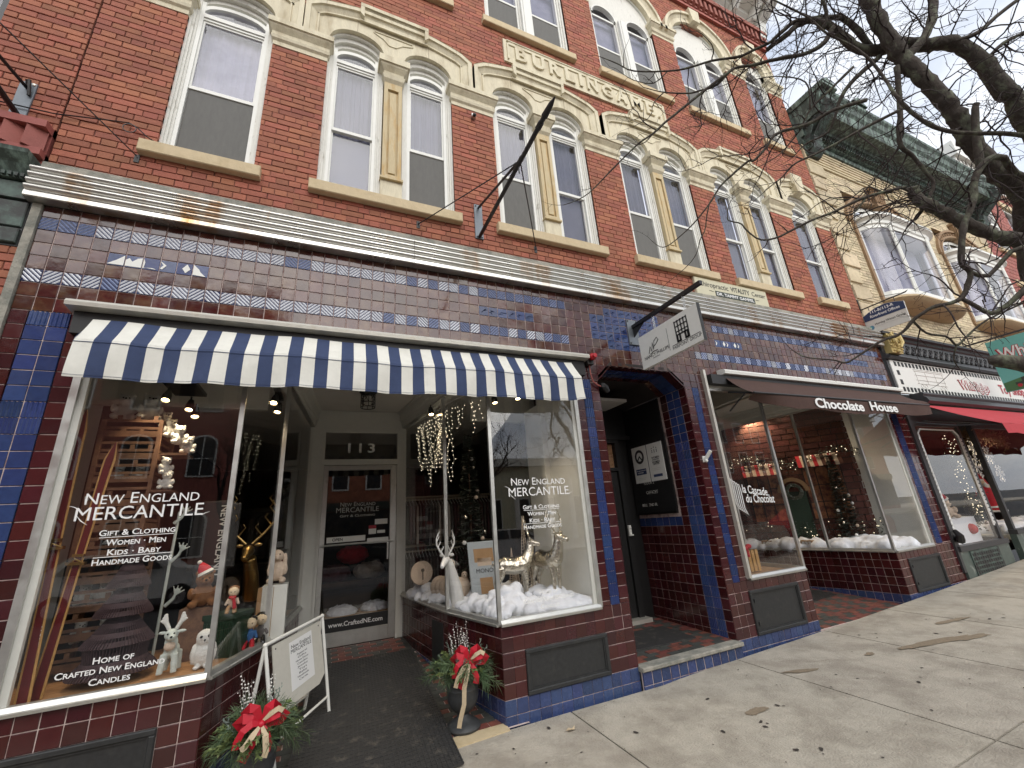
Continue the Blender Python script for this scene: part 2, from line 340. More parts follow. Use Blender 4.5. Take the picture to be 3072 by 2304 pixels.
# sidewalk slabs: separate flags with recessed joints
M['slab']=mat('sidewalk_concrete',(.43,.39,.32),.88,var=.13,scale=2.6,col2=(.32,.285,.23),thr=(.44,.62),bump=.9,bscale=70,per=.05,det=14,rvar=.05)
M['dirt']=mat('joint_dirt',(.075,.055,.04),.95,var=.3,scale=20)
M['asphalt']=mat('road_asphalt',(.055,.055,.056),.9,var=.2,scale=6,bump=.4,bscale=150)
M['stainm']=mat('damp_stain',(.24,.19,.13),.85,var=.25,scale=12)
M['spot']=mat('gum_spot',(.05,.042,.035),.8,var=.2,scale=12)
def ground():
    b=MB()
    for i,(x0,x1) in enumerate([(-12,40)]): b.box(x0,x1,-4.6,-.001,-.3,-.03)
    g=struct(b,'sidewalk','dirt')
    g.data.materials.clear(); g.data.materials.append(M['dirt'])
    xs=[-6.6,-4.5,-2.35,-.2,1.98,4.15,6.17,7.66,9.02,10.44,12.2,13.9,15.6,17.3,19,20.7,22.4,24.1,26,28,30,32,34]
    ys=[-.035,-1.98,-4.1]
    for i in range(len(xs)-1):
        for j in range(2):
            x0,x1=xs[i]+.007,xs[i+1]-.007; y1,y0=ys[j]-.007,ys[j+1]+.007
            b=MB(); nx,ny=8,6; b.cr=R_.random()
            top=[[None]*(ny+1) for _ in range(nx+1)]
            for a in range(nx+1):
                for c in range(ny+1):
                    x=x0+(x1-x0)*a/nx; y=y0+(y1-y0)*c/ny
                    z=gz(x)+y*.012+.003*mn.noise(Vector((x*1.3,y*1.3,0)))
                    if a in (0,nx) or c in (0,ny): z-=.004
                    top[a][c]=(x,y,z)
            for a in range(nx):
                for c in range(ny): b.quad(top[a][c],top[a+1][c],top[a+1][c+1],top[a][c+1])
            for a in range(nx):
                for c,sg in ((0,1),(ny,-1)):
                    p,q=top[a][c],top[a+1][c]; b.quad(q,p,(p[0],p[1],p[2]-.05),(q[0],q[1],q[2]-.05)) if sg>0 else b.quad(p,q,(q[0],q[1],q[2]-.05),(p[0],p[1],p[2]-.05))
            for c in range(ny):
                for a,sg in ((0,1),(nx,-1)):
                    p,q=top[a][c],top[a][c+1]; b.quad(p,q,(q[0],q[1],q[2]-.05),(p[0],p[1],p[2]-.05)) if sg>0 else b.quad(q,p,(p[0],p[1],p[2]-.05),(q[0],q[1],q[2]-.05))
            b.build('concrete_slab','slab',g)
    b=MB(); b.cr=.3
    for x0,x1 in zip(range(-12,40,2),range(-10,42,2)):
        b.quad((x0,-4.28,gz(x0)-.055),(x1,-4.28,gz(x1)-.055),(x1,-4.115,gz(x1)-.05),(x0,-4.115,gz(x0)-.05))
        b.quad((x0,-4.28,-.24),(x1,-4.28,-.24),(x1,-4.28,gz(x1)-.055),(x0,-4.28,gz(x0)-.055))
    b.build('kerb','conc',g)
    b=MB(); b.box(-60,80,-17,-4.281,-.5,-.16); struct(b,'road','asphalt')
    b=MB(); b.box(-60,80,-60,-17.001,-.5,-.02); struct(b,'far_pavement','slab')
    b=MB(); b.quad((-200,-200,-.52),(240,-200,-.52),(240,200,-.52),(-200,200,-.52)); struct(b,'ground','asphalt')
    # stains: thin irregular films
    b=MB()
    def blob(cx,cy,rx,ry,rot,dz,k=26,seed=0):
        pts=[]
        for i in range(k):
            a=2*PI*i/k; r=1+.55*mn.noise(Vector((math.cos(a)*1.6+seed*3.1,math.sin(a)*1.6,seed)))+.25*mn.noise(Vector((math.cos(a)*5,math.sin(a)*5,seed)))
            x=rx*r*math.cos(a); y=ry*r*math.sin(a)
            X=cx+x*math.cos(rot)-y*math.sin(rot); Y=cy+x*math.sin(rot)+y*math.cos(rot)
            pts.append((X,Y,gz(X)+Y*.012+.0035+dz))
        return pts
    b.poly(blob(7.95,-.95,.42,.055,-.25,.002,40,3)); b.poly(blob(8.35,-1.1,.22,.05,-.3,.004,40,5))
    b.poly(blob(6.35,-.62,.17,.03,-.4,.002,30,8)); b.poly(blob(5.35,-.88,.11,.035,-.1,.002,30,1)); b.poly(blob(8.9,-.75,.25,.04,-.2,.002,30,6)); b.poly(blob(7.2,-.75,.07,.03,0,.002,20,9))
    b.build('damp_stain','stainm',g,kind='stuff')
    b=MB(); r=random.Random(3)
    for i in range(95):
        x=r.uniform(3.2,9.5); y=r.uniform(-2.1,-.15); s=r.choice((.003,.004,.005,.005,.007,.009,.015))
        b.poly(blob(x,y,s*1.5,s*.9,r.uniform(0,3),.002,9,i))
    b.build('dark_speck','spot',g,kind='stuff')
    b=MB()   # grit and leaf crumbs gathered along the wall and in the joints
    for i in range(900):
        if r.random()<.6: x=r.uniform(3.5,16); y=-abs(r.gauss(0,.05))-.05
        else: x=r.choice((4.15,6.17,7.66,9.02,10.44))+r.gauss(0,.012); y=r.uniform(-3,-.1)
        s=r.uniform(.0015,.005); z=gz(x)+y*.012+.003
        if y>-.07 and 4.93<x<6.3: continue
        a=r.uniform(0,3); dx,dy=math.cos(a)*s,math.sin(a)*s
        b.poly([(x+dx,y+dy,z),(x-dy,y+dx,z+s*.6),(x-dx,y-dy,z+.001),(x+dy,y-dx,z+s*.3)])
    b.build('grit','joint' if 0 else 'dirt',g,kind='stuff')
    b=MB()   # a hairline crack
    pts=[(6.4,-.35),(6.55,-.42),(6.62,-.55),(6.78,-.6),(6.9,-.72)]
    for (xa,ya),(xb,yb) in zip(pts,pts[1:]): b.quad((xa,ya-.001,gz(xa)+ya*.012+.0045),(xb,yb-.001,gz(xb)+yb*.012+.0045),(xb,yb+.0015,gz(xb)+yb*.012+.0045),(xa,ya+.0015,gz(xa)+ya*.012+.0045))
    b.build('hairline_crack','dirt',g)
    return g
SIDEWALK=ground()
# ================================================================ main brick building
BLD=thing('brick_building',(5.6,0,0),'red brick commercial block with cream arched window hoods above maroon and blue tiled shopfronts','building')
BR_REC=[]   # bricks
def visible_size(p,s):
    q=proj(p)
    if not q: return 0
    x,y,z=q
    if x<-60 or x>3130 or y<-60 or y>2360: return 0
    return FOC*s/z
def inrect(x,z,R):
    for a,b,c,d in R:
        if a<x<b and c<z<d: return True
    return False
def brick_field(parent,x0,x1,z0,z1,opens,m,mm='mortar',bw=.216,bh=.0675,jt=.009,y=0,depth=.13,zfun=None,names=('brick','brickwork'),limit=300,hdr=6,seed=1,proud=.004,bond=None,wall_name='wall',hl=True):
    r=random.Random(seed)
    # backing wall in cells round the openings
    X=sorted({x0,x1,*[a for o in opens for a in o[:2] if x0<a<x1]}); Z=sorted({z0,z1,*[a for o in opens for a in o[2:] if z0<a<z1]})
    b=MB()
    for i in range(len(X)-1):
        run=None
        for j in range(len(Z)-1):
            cx,cz=(X[i]+X[i+1])/2,(Z[j]+Z[j+1])/2
            if not inrect(cx,cz,opens):
                if run is None: run=Z[j]
                if j==len(Z)-2: b.box(X[i],X[i+1],y+.008,y+.32,run,Z[j+1])
            elif run is not None: b.box(X[i],X[i+1],y+.008,y+.32,run,Z[j]); run=None
    b.build(wall_name,mm,parent)
    recs=[]; row=0; z=z0
    while z<z1-.02:
        zt=min(z+bh-jt,z1); header=(row%hdr==hdr-1) if bond is None else bond(row)
        w=bw/2 if header else bw; x=x0-(bw/4 if header else (bw/2 if row%2 else 0))
        while x<x1:
            a=max(x,x0); c=min(x+w-jt,x1)
            segs=[(a,c)]
            for o in opens:
                if o[2]<zt-.01 and o[3]>z+.01:
                    ns=[]
                    for s,e in segs:
                        if o[1]<=s or o[0]>=e: ns.append((s,e)); continue
                        if o[0]>s: ns.append((s,o[0]))
                        if o[1]<e: ns.append((o[1],e))
                    segs=ns
            for s,e in segs:
                if e-s>.018: recs.append((s,e,z,zt,y-r.uniform(0,proud)))
            x+=w
        z+=bh; row+=1
    recs.sort(key=lambda q:-visible_size(((q[0]+q[1])/2,y,(q[2]+q[3])/2),(q[1]-q[0])*1.0) )
    cache={}
    for s,e,z,zt,yy in recs[:limit]:
        key=(round(e-s,2),round(zt-z,3))
        if key not in cache:
            q=MB().bbox(-(e-s)/2,(e-s)/2,0,depth,0,zt-z,.003)
            o=q.build(names[0],m,parent,origin=(0,0,0)); cache[key]=o.data; o.location=Vector(((s+e)/2,yy,z))-WP[parent]
        else: link(names[0],cache[key],((s+e)/2,yy,z),parent)
    b=MB()
    for s,e,z,zt,yy in recs[limit:]:
        b.cr=r.random()*.999+.001; b.box(s,e,yy,y+depth,z,zt,back=False)
    b.build(names[1],m,parent,kind='stuff')
PX=[2.575,4.585,6.635,8.62]; SX=[.935,10.32]
HW=.727; HS=.372
ops=[]
for cx in PX: ops.append((cx-HW,cx+HW-.007,4.925,7.27)); ops.append((cx-HW,cx+HW,8.55,11.1))
for cx in SX: ops.append((cx-HS,cx+HS,4.925,7.27)); ops.append((cx-HS,cx+HS,8.55,11.0))
brick_field(BLD,-.06,11.17,4.486,11.75,ops,'brick',bond=lambda r:(r%2==1 if r<5 else r%6==5))
# ---- stone hoods
def arch_z(x,c,hw,zs,rise,p=2.0): 
    t=min(1,abs(x-c)/hw); return zs+rise*(1-t**p)**(1/p)
def hood(cx,single=False,hw_out=.99,zb=6.935):
    k=.64 if single else .99
    b=MB()
    if single: arches=[(cx,HS)]
    else: arches=[(cx-.4195,.3075),(cx+.418,.303)]
    kk=.17 if single else .41
    def ztop(x):
        t=abs(x-cx)
        if t>k-.12: return 7.475-(t-(k-.12))/.12*.09
        a=(k-.12-t)/(k-.12-kk)
        return 7.475+.125*min(1,max(0,a))**.75 if not single else 7.475+.10*min(1,max(0,a))**.75
    # field with arch soffits, column by column
    xs=set([cx-k,cx+k])
    for c,h in arches:
        for i in range(15): xs.add(round(c-h*math.cos(PI*i/14),5))
    for i in range(41): xs.add(round(cx-k+2*k*i/40,5))
    xs=sorted(xs)
    for a,e in zip(xs,xs[1:]):
        m_=(a+e)/2; inn=[q for q in arches if abs(m_-q[0])<q[1]]
        for_z=lambda x:(arch_z(x,inn[0][0],inn[0][1],7.0,.27,2.1) if inn else zb)
        za,ze=for_z(a),for_z(e); ta,te=ztop(a),ztop(e); y0,y1=-.03,.16
        b.quad((a,y0,za),(e,y0,ze),(e,y0,te),(a,y0,ta))
        b.quad((a,y1,za),(e,y1,ze),(e,y0,ze),(a,y0,za))
        b.quad((a,y0,ta),(e,y0,te),(e,y1,te),(a,y1,ta))
    for c,h in arches:
        for s in (-1,1):
            x=c+s*h; p=[(x,-.03,zb),(x,.16,zb),(x,.16,7.0),(x,-.03,7.0)]
            b.poly(p if s<0 else p[::-1])
    for s in (-1,1):
        x=cx+s*k; p=[(x,-.03,zb),(x,.02,zb),(x,.02,ztop(x)),(x,-.03,ztop(x))]; b.poly(p if s>0 else p[::-1])
    # rim mouldings that follow the outline
    outl=[(cx-k,zb)]+[(x,ztop(x)) for x in [cx-k+ (2*k)*i/44 for i in range(45)] ]+[(cx+k,zb)]
    # keystone lift
    ol=[]
    for x,z in outl:
        ol.append((x,z))
    def offs(d):
        res=[]
        n=len(ol)
        for i,(x,z) in enumerate(ol):
            if i==0 : res.append((x+d,z)); continue
            if i==n-1: res.append((x-d,z)); continue
            px,pz=ol[i-1]; nx,nz=ol[i+1]
            d1=Vector((x-px,z-pz)).normalized(); d2=Vector((nx-x,nz-z)).normalized()
            n1=Vector((d1.y,-d1.x)); n2=Vector((d2.y,-d2.x)); mm=(n1+n2).normalized(); sc=1/max(.5,mm.dot(n1))
            res.append((x+mm.x*d*sc,z+mm.y*d*sc))
        return res
    def strip(d0,d1,ya,yb):
        A,B=offs(d0),offs(d1)
        for i in range(len(A)-1):
            b.quad((A[i][0],ya,A[i][1]),(B[i][0],yb,B[i][1]),(B[i+1][0],yb,B[i+1][1]),(A[i+1][0],ya,A[i+1][1]))
    strip(0,0,-.03,-.10)
    A=offs(0); 
    for i in range(len(A)-1): b.quad((A[i][0],.02,A[i][1]),(A[i][0],-.095,A[i][1]),(A[i+1][0],-.095,A[i+1][1]),(A[i+1][0],.02,A[i+1][1]))
    strip(0,.055,-.095,-.095); strip(.055,.06,-.095,-.075); strip(.06,.125,-.075,-.042); strip(.125,.128,-.042,-.055); strip(.128,.146,-.055,-.055); strip(.146,.15,-.055,-.028)
    # raised keystone block with its own rim
    kz=7.675 if not single else 7.70; kb=7.36 if not single else 7.20
    zt=ztop(cx-kk)
    pr=[(cx-kk,kb+.13),(cx-kk+.05,kb+.07),(cx+kk-.05,kb+.07),(cx+kk,kb+.13),(cx+kk,kz),(cx-kk,kz)]
    b.slab([(cx-kk,zt-.15),(cx+kk,zt-.15),(cx+kk,kz),(cx-kk,kz)],-.062,.02)
    b.slab([(cx-kk,kz-.052),(cx+kk,kz-.052),(cx+kk,kz),(cx-kk,kz)],-.118,-.06)
    for s in (-1,1):
        x=cx+s*kk; b.slab([(x,zt-.10),(x-s*.045,zt-.15),(x-s*.045,kz-.0535),(x,kz-.0535)][::s],-.1165,-.0625)
    b.loft([[(cx-kk+.045,-.10,kz-.052),(cx+kk-.045,-.10,kz-.052),(cx+kk-.045,-.064,kz-.13),(cx-kk+.045,-.064,kz-.13)],[(cx-kk+.045,-.06,kz-.052),(cx+kk-.045,-.06,kz-.052),(cx+kk-.045,-.06,kz-.13),(cx-kk+.045,-.06,kz-.13)]])
    b.box(cx-kk+.0,cx+kk,-.072,-.06,zt-.165,zt-.145)
    # incised spandrel panel outline
    if not single:
        P=[(cx-.245,7.385),(cx+.225,7.385),(cx+.225,7.345),(cx+.10,7.30),(cx+.02,7.225),(cx-.06,7.225),(cx-.13,7.30),(cx-.245,7.36)]
        for i in range(len(P)):
            q,r2=P[i],P[(i+1)%len(P)]; b.bar((q[0],-.034,q[1]),(r2[0],-.034,r2[1]),.012,.012,up=(0,1,0))
    else:
        b.slab([(cx-.10,7.27),(cx+.10,7.27),(cx+.17,kz),(cx-.17,kz)],-.13,-.02)
    # joints between the stones
    o=b.build('window_hood','stone',BLD)
    j=MB()
    for s in (-1,1):
        x=cx+s*(k-.21); z=ztop(x); j.box(x-.0015,x+.0015,-.0962,-.02,z-.055,z-.004)
        if not single: x=cx+s*.43; j.box(x-.002,x+.002,-.0315,-.02,7.27,7.45)
    j.build('stone_joint','jointc',o)
    # wooden arch moulding stepping back under the stone
    for c,h in arches:
        g=MB()
        for (hh,rise,zs,ya,yb) in ((h-.005,.255,6.985,.02,.06),(h-.03,.225,6.955,.06,.10),(h-.05,.20,6.93,.10,.15)):
            pts=[(c-hh*math.cos(PI*i/14),arch_z(c-hh*math.cos(PI*i/14),c,hh,zs,rise,2.1)) for i in range(15)]
            up=[(x,arch_z(x,c,h+.02,7.0,.29,2.1)+.03) for x,z in pts]
            for i in range(14):
                (xa,za),(xb,zb_)=pts[i],pts[i+1]
                g.quad((xa,ya,za),(xb,ya,zb_),(up[i+1][0],ya,up[i+1][1]),(up[i][0],ya,up[i][1]))
                g.quad((xa,ya,za),(xa,yb,za),(xb,yb,zb_),(xb,ya,zb_))
        g.build('arch_moulding','wood',BLD)
def window(x0,x1,zb,zs,rise,meet,y=.085,kind=0,name='window'):
    """sash window: weathered casing, vinyl frame, transom bar with lunette, two sashes"""
    w=x1-x0; b=MB(); zt=zs+rise
    # casing: stepped jambs
    for s,xe in ((1,x0),(-1,x1)):
        for k_,(a,c,ya,yb) in enumerate(((0,.022,.03,.16),(.022,.042,.045,.16),(.042,.062,.062,.16))):
            xa,xc=xe+s*a,xe+s*c; b.box(min(xa,xc),max(xa,xc),ya,yb,zb,zs+ (.0 if k_==0 else .05))
    b.box(x0+.06,x1-.06,.06,.16,zb,zb+.022)
    root=b.build(name,'wood',BLD)
    a,c=x0+.062,x1-.062; cxm=(a+c)/2; hw=(c-a)/2
    f=MB()
    f.box(a,a+.034,.072,.15,zb+.022,zs+.02); f.box(c-.034,c,.072,.15,zb+.022,zs+.02)
    tr=zs-.20   # transom rail
    f.box(a+.034,c-.034,.068,.15,tr,tr+.05); f.box(a+.034,c-.034,.08,.15,tr-.03,tr-.006)
    # lunette frame
    n=12
    for i in range(n):
        t0,t1=PI*i/n,PI*(i+1)/n
        def pt(r,t): return (cxm-r*math.cos(t), tr+.10+ (rise*.55+.0)*(math.sin(t))*(r/hw)+ .0)
        o0,o1=pt(hw,t0),pt(hw,t1); i0,i1=pt(hw-.03,t0),pt(hw-.03,t1); i0=(i0[0],i0[1]-.028); i1=(i1[0],i1[1]-.028)
        f.loft([[(o0[0],.075,o0[1]),(o1[0],.075,o1[1]),(i1[0],.075,i1[1]),(i0[0],.075,i0[1])],[(o0[0],.15,o0[1]),(o1[0],.15,o1[1]),(i1[0],.15,i1[1]),(i0[0],.15,i0[1])]])
        f.quad((o0[0],.148,o0[1]),(o1[0],.148,o1[1]),(o1[0],.148,zt+.02),(o0[0],.148,zt+.02))
    f.build('frame','white',root)
    s=MB(); A,C=a+.034,c-.034; sw=.028
    s.box(A,A+sw*.6,.092,.12,meet,tr-.03); s.box(C-sw*.6,C,.092,.12,meet,tr-.03); s.box(A+sw*.6,C-sw*.6,.092,.12,tr-.056,tr-.03)
    s.box(A,C,.086,.125,meet-.022,meet+.018)
    s.build('upper_sash','white',root)
    s=MB(); s.box(A,A+sw*.6,.11,.14,zb+.022,meet-.022); s.box(C-sw*.6,C,.11,.14,zb+.022,meet-.022); s.box(A+sw*.6,C-sw*.6,.11,.14,zb+.022,zb+.05)
    s.build('lower_sash','white',root)
    MB().box(A+.01,C-.01,.104,.108,meet+.018,tr-.05).build('pane','glassu',root)
    MB().box(A+.01,C-.01,.124,.128,zb+.05,meet-.022).build('pane','glassu',root)
    p=MB(); pts=[(cxm-(hw-.03)*math.cos(PI*i/12),tr+.07+rise*.5*math.sin(PI*i/12)) for i in range(13)]
    p.slab([(pts[0][0],tr+.04)]+pts+[(pts[-1][0],tr+.04)],.104,.108); p.build('pane','glassu',root)
    # blinds / screens
    up,lo=kind
    if up:
        q=MB(); n_=22
        for i in range(n_):
            g=lambda i:(A-.01+(C-A+.02)*i/n_,.170+.009*math.sin(i*1.9+x0*7)+.006*math.sin(i*.7),)
            (xa,ya),(xb,yb)=g(i),g(i+1); q.quad((xa,ya,meet),(xb,yb,meet),(xb,yb,tr+.3),(xa,ya,tr+.3)); q.quad((xb,yb+.003,meet),(xa,ya+.003,meet),(xa,ya+.003,tr+.3),(xb,yb+.003,tr+.3))
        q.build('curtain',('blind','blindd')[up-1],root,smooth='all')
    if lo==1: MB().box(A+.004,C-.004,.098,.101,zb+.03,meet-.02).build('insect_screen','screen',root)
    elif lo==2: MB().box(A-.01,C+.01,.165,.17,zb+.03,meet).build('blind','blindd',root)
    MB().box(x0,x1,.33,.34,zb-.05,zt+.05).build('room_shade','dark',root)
    return root
def sillbox(x0,x1,z0=4.80,z1=4.925):
    b=MB(); b.bbox(x0,x1,-.075,.16,z0,z1,.008); b.build('window_sill','sill',BLD)
def impost(x0,x1,z0=6.645,z1=6.935,sides=True):
    b=MB()
    prof=[(z0,-.008),(z0+.05,-.012),(z0+.07,-.035),(z0+.105,-.045),(z0+.125,-.032),(z0+.16,-.035),(z0+.205,-.075),(z0+.225,-.085),(z0+.225,-.098),(z1,-.10)]
    n0=len(prof)
    for (za,ya),(zc,yc) in zip(prof,prof[1:]):
        ea,ec=-ya-.008,-yc-.008
        e=lambda d:(x0-d*.6,x1+d*.6)
        a0,a1=e(ea); c0,c1=e(ec)
        b.quad((a0,ya,za),(a1,ya,za),(c1,yc,zc),(c0,yc,zc)); b.quad((a0,.15,za),(a0,ya,za),(c0,yc,zc),(c0,.15,zc)); b.quad((a1,ya,za),(a1,.15,za),(c1,.15,zc),(c1,yc,zc))
    b.quad((x0,.15,z0),(x1,.15,z0),(x1,-.008,z0),(x0,-.008,z0)); t=.092*.6; b.quad((x0-t,-.10,z1),(x1+t,-.10,z1),(x1+t,.15,z1),(x0-t,.15,z1))
    b.build('impost','stone',BLD)
def pilaster(x0,x1,zb,zcap,ztop):
    b=MB(); b.box(x0,x1,-.012,.2,zb,zb+.25)
    b.build('pilaster_base','stone',BLD)
    b=MB(); xa,xb=x0+.01,x1-.012
    b.box(xa-.02,xb+.02,-.045,.1,zb+.25,zb+.275); b.box(xa,xb,-.028,.1,zb+.275,zb+.32)
    w=xb-xa
    b.box(xa,xb,.004,.2,zb+.32,zcap); b.box(xa,xa+.042,-.022,.004,zb+.32,zcap); b.box(xb-.042,xb,-.022,.004,zb+.32,zcap); b.box(xa+.042,xb-.042,-.022,.004,zcap-.10,zcap)
    b.box(xa+.066,xb-.066,-.012,.004,zb+.36,zcap-.14)
    b.build('pilaster','stain',BLD)
    b=MB(); prof=[(zcap,.0,.0),(zcap+.035,.03,.012),(zcap+.085,.045,.03),(zcap+.10,.02,.012),(zcap+.14,.03,.015),(zcap+.19,.075,.05),(zcap+.215,.085,.06),(zcap+.215,.10,.075),(ztop-.03,.10,.075)]
    rings=[]
    for z,yy,xx in prof: rings.append([(xa-xx,-.022-yy,z),(xb+xx,-.022-yy,z),(xb+xx,.12,z),(xa-xx,.12,z)])
    b.loft(rings); b.build('capital','stone',BLD)
kinds=[(1,1),(1,0),(0,1),(1,1),(0,0),(1,1)]
kp={0:[(2,2),(2,1)],1:[(2,1),(2,2)],2:[(2,1),(2,1)],3:[(2,2),(2,2)]}
for i,cx in enumerate(PX):
    hood(cx); sillbox(cx-.79,cx+.785)
    window(cx-HW,cx-.112,4.925,7.0,.27,5.80,kind=kp[i][0]); window(cx+.115,cx+HW-.007,4.925,7.0,.27,5.80,kind=kp[i][1])
    pilaster(cx-.112,cx+.115,4.925,6.62,6.96); MB().box(cx-.105,cx+.108,-.028,.15,6.9,7.05).build('stone_block','stone',BLD)
for i,cx in enumerate(SX):
    hood(cx,True); sillbox(cx-.47 if i==0 else cx-.43,cx+.44 if i==0 else cx+.40)
    window(cx-HS,cx+HS,4.925,7.0,.27,5.82,kind=((1,1),(2,2))[i])
xe=[-.06,SX[0]-HS]; impost(.12,SX[0]-HS)
prs=[(SX[0]+HS,PX[0]-HW),(PX[0]+HW-.007,PX[1]-HW),(PX[1]+HW-.007,PX[2]-HW),(PX[2]+HW-.007,PX[3]-HW),(PX[3]+HW-.007,SX[1]-HS)]
for a,c in prs: impost(a,c)
impost(SX[1]+HS,11.12)
# ---- name plaque
b=MB(); b.slab([(4.10,7.815),(7.14,7.815),(7.14,8.262),(4.10,8.262)],-.03,.02)
b.slab([(4.155,8.165),(7.085,8.165),(7.05,8.225),(4.19,8.225)],-.042,-.028)
for (a,c) in (((4.16,7.86),(4.16,8.16)),((7.08,7.86),(7.08,8.16))): b.box(a[0]-.012,a[0]+.012,-.05,-.028,7.86,8.17)
b.box(4.15,7.09,-.052,-.028,8.222,8.24); b.box(4.20,7.04,-.046,-.028,8.16,8.172)
plq=b.build('name_plaque','stone',BLD)
x=4.275
for ch,wd in zip('BURLINGAME.',(.19,.20,.19,.17,.055,.2,.2,.2,.24,.17,.045)):
    text(ch,BLD,(x,-.03,7.9),(1,0,0),(0,0,1),width=wd,height=.245 if ch!='.' else .04,m='stone',ext=.028,off=.03,name='raised_letter'); x+=wd+.085
# ---- third-floor windows
def arch3(cx,hw,zs,single=False):
    b=MB(); k=hw+.235; n=24; P=lambda r,t,sq=1.0:(cx-r*math.cos(t),zs+r*math.sin(t)*sq)
    zi=10.55
    ring=[]
    def strip(r0,r1,ya,yb,s0=1.0,s1=1.0):
        for i in range(n):
            t0,t1=PI*i/n,PI*(i+1)/n; a,c,d,e=P(r0,t0,s0),P(r0,t1,s0),P(r1,t1,s1),P(r1,t0,s1)
            b.quad((a[0],ya,a[1]),(e[0],yb,e[1]),(d[0],yb,d[1]),(c[0],ya,c[1]))
    strip(k,k,.02,-.10); strip(k,k-.06,-.10,-.10); strip(k-.06,k-.065,-.10,-.07); strip(k-.065,k-.14,-.07,-.04); strip(k-.14,hw,-.045,-.045); strip(hw,hw,-.045,.15)
    for s in (-1,1):
        xa,xb=sorted((cx+s*hw,cx+s*k)); b.box(xa,xb,-.045,.1,zi-.0,zs); b.box(*sorted((cx+s*(k-.06),cx+s*k)),-.10,-.045,zi,zs)
    kk=.14; b.slab([(cx-kk*.7,zs+hw*.97),(cx+kk*.7,zs+hw*.97),(cx+kk,zs+k+.1),(cx-kk,zs+k+.1)],-.14,.1)
    b.build('window_hood','stone',BLD)
    # tympanum with two light arches
    g=MB(); zb=8.55
    lights=[(cx,hw-.07)] if single else [(cx-hw/2-.02,hw/2-.09),(cx+hw/2+.02,hw/2-.09)]
    n2=30
    for i in range(n2):
        xa=cx-hw+2*hw*i/n2; xb=cx-hw+2*hw*(i+1)/n2
        def bot(x):
            for c,h in lights:
                if abs(x-c)<h: return (zs-.28)+math.sqrt(max(0,h*h-(x-c)**2))*1.0
            return zs-.28
        def top(x): return zs+math.sqrt(max(0,hw*hw-(x-cx)**2))
        if top(xa)>bot(xa) or top(xb)>bot(xb): g.quad((xa,.06,bot(xa)),(xb,.06,bot(xb)),(xb,.06,max(top(xb),bot(xb))),(xa,.06,max(top(xa),bot(xa)))); g.quad((xa,.13,bot(xa)),(xb,.13,bot(xb)),(xb,.06,bot(xb)),(xa,.06,bot(xa)))
    g.build('tympanum','wood',BLD)
    f=MB(); ins=[]
    for j in range(n):
        for (r0,ya) in ((hw-.03,.03),):
            t0,t1=PI*j/n,PI*(j+1)/n; a,c=P(r0,t0),P(r0,t1); a2,c2=P(hw,t0),P(hw,t1)
            f.quad((a[0],ya,a[1]),(c[0],ya,c[1]),(c2[0],ya,c2[1]),(a2[0],ya,a2[1])); f.quad((a[0],ya,a[1]),(a[0],.07,a[1]),(c[0],.07,c[1]),(c[0],ya,c[1]))
    f.build('arch_moulding','white',BLD)
    for c,h in lights:
        f=MB()
        for j in range(12):
            t0,t1=PI*j/12,PI*(j+1)/12; q=lambda r,t:(c-r*math.cos(t),(zs-.28)+r*math.sin(t))
            a,e,d,u=q(h,t0),q(h,t1),q(h-.03,t1),q(h-.03,t0); f.quad((a[0],.045,a[1]),(u[0],.045,u[1]),(d[0],.045,d[1]),(e[0],.045,e[1])); f.quad((u[0],.045,u[1]),(u[0],.12,u[1]),(d[0],.12,d[1]),(d[0],.045,d[1]))
        f.build('light_arch','white',BLD)
    for c,h in lights:
        b=MB(); x0,x1=c-h-.06,c+h+.06
        for s,xe in ((1,x0),(-1,x1)):
            for a,d,ya in ((0,.03,.03),(.03,.06,.055)): b.box(*sorted((xe+s*a,xe+s*d)),ya,.16,zb,zs-.28)
        root=b.build('window','wood',BLD); f=MB(); A,C=c-h,c+h; mt=9.35; tr=zs-.32
        f.box(A,A+.03,.08,.15,zb,tr); f.box(C-.03,C,.08,.15,zb,tr); f.box(A+.03,C-.03,.08,.15,tr,tr+.045); f.box(A+.03,C-.03,.09,.15,mt-.02,mt+.02); f.box(A+.03,C-.03,.09,.15,zb,zb+.035); f.build('frame','white',root)
        MB().box(A+.03,C-.03,.10,.104,mt+.02,tr).build('pane','glassu',root); MB().box(A+.03,C-.03,.118,.122,zb+.035,mt-.02).build('pane','glassu',root)
        MB().slab([(A,tr+.045)]+[(c-h*math.cos(PI*i/10),zs-.28+h*math.sin(PI*i/10)) for i in range(11)]+[(C,tr+.045)],.122,.126).build('pane','glassu',root)
        MB().box(A-.02,C+.02,.2,.205,mt-.2,zs+.3).build('blind','blind',root); MB().box(A+.01,C-.01,.10,.103,zb+.03,mt-.02).build('insect_screen','screen',root)
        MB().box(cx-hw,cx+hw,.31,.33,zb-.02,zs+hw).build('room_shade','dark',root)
    if not single:
        m_=MB(); m_.box(cx-.09,cx+.09,.0,.15,zb,zs-.28); m_.box(cx-.055,cx+.055,-.015,0,zb,zs-.28); m_.build('mullion','white',BLD)
for cx in PX: arch3(cx,HW,10.45); sillbox(cx-.79,cx+.785,8.425,8.55)
for cx in SX: arch3(cx,HS,10.75,True); sillbox(cx-.47,cx+.43,8.425,8.55)
for a,c in prs+[(SX[1]+HS,11.12)]: impost(a,c,10.26,10.55)
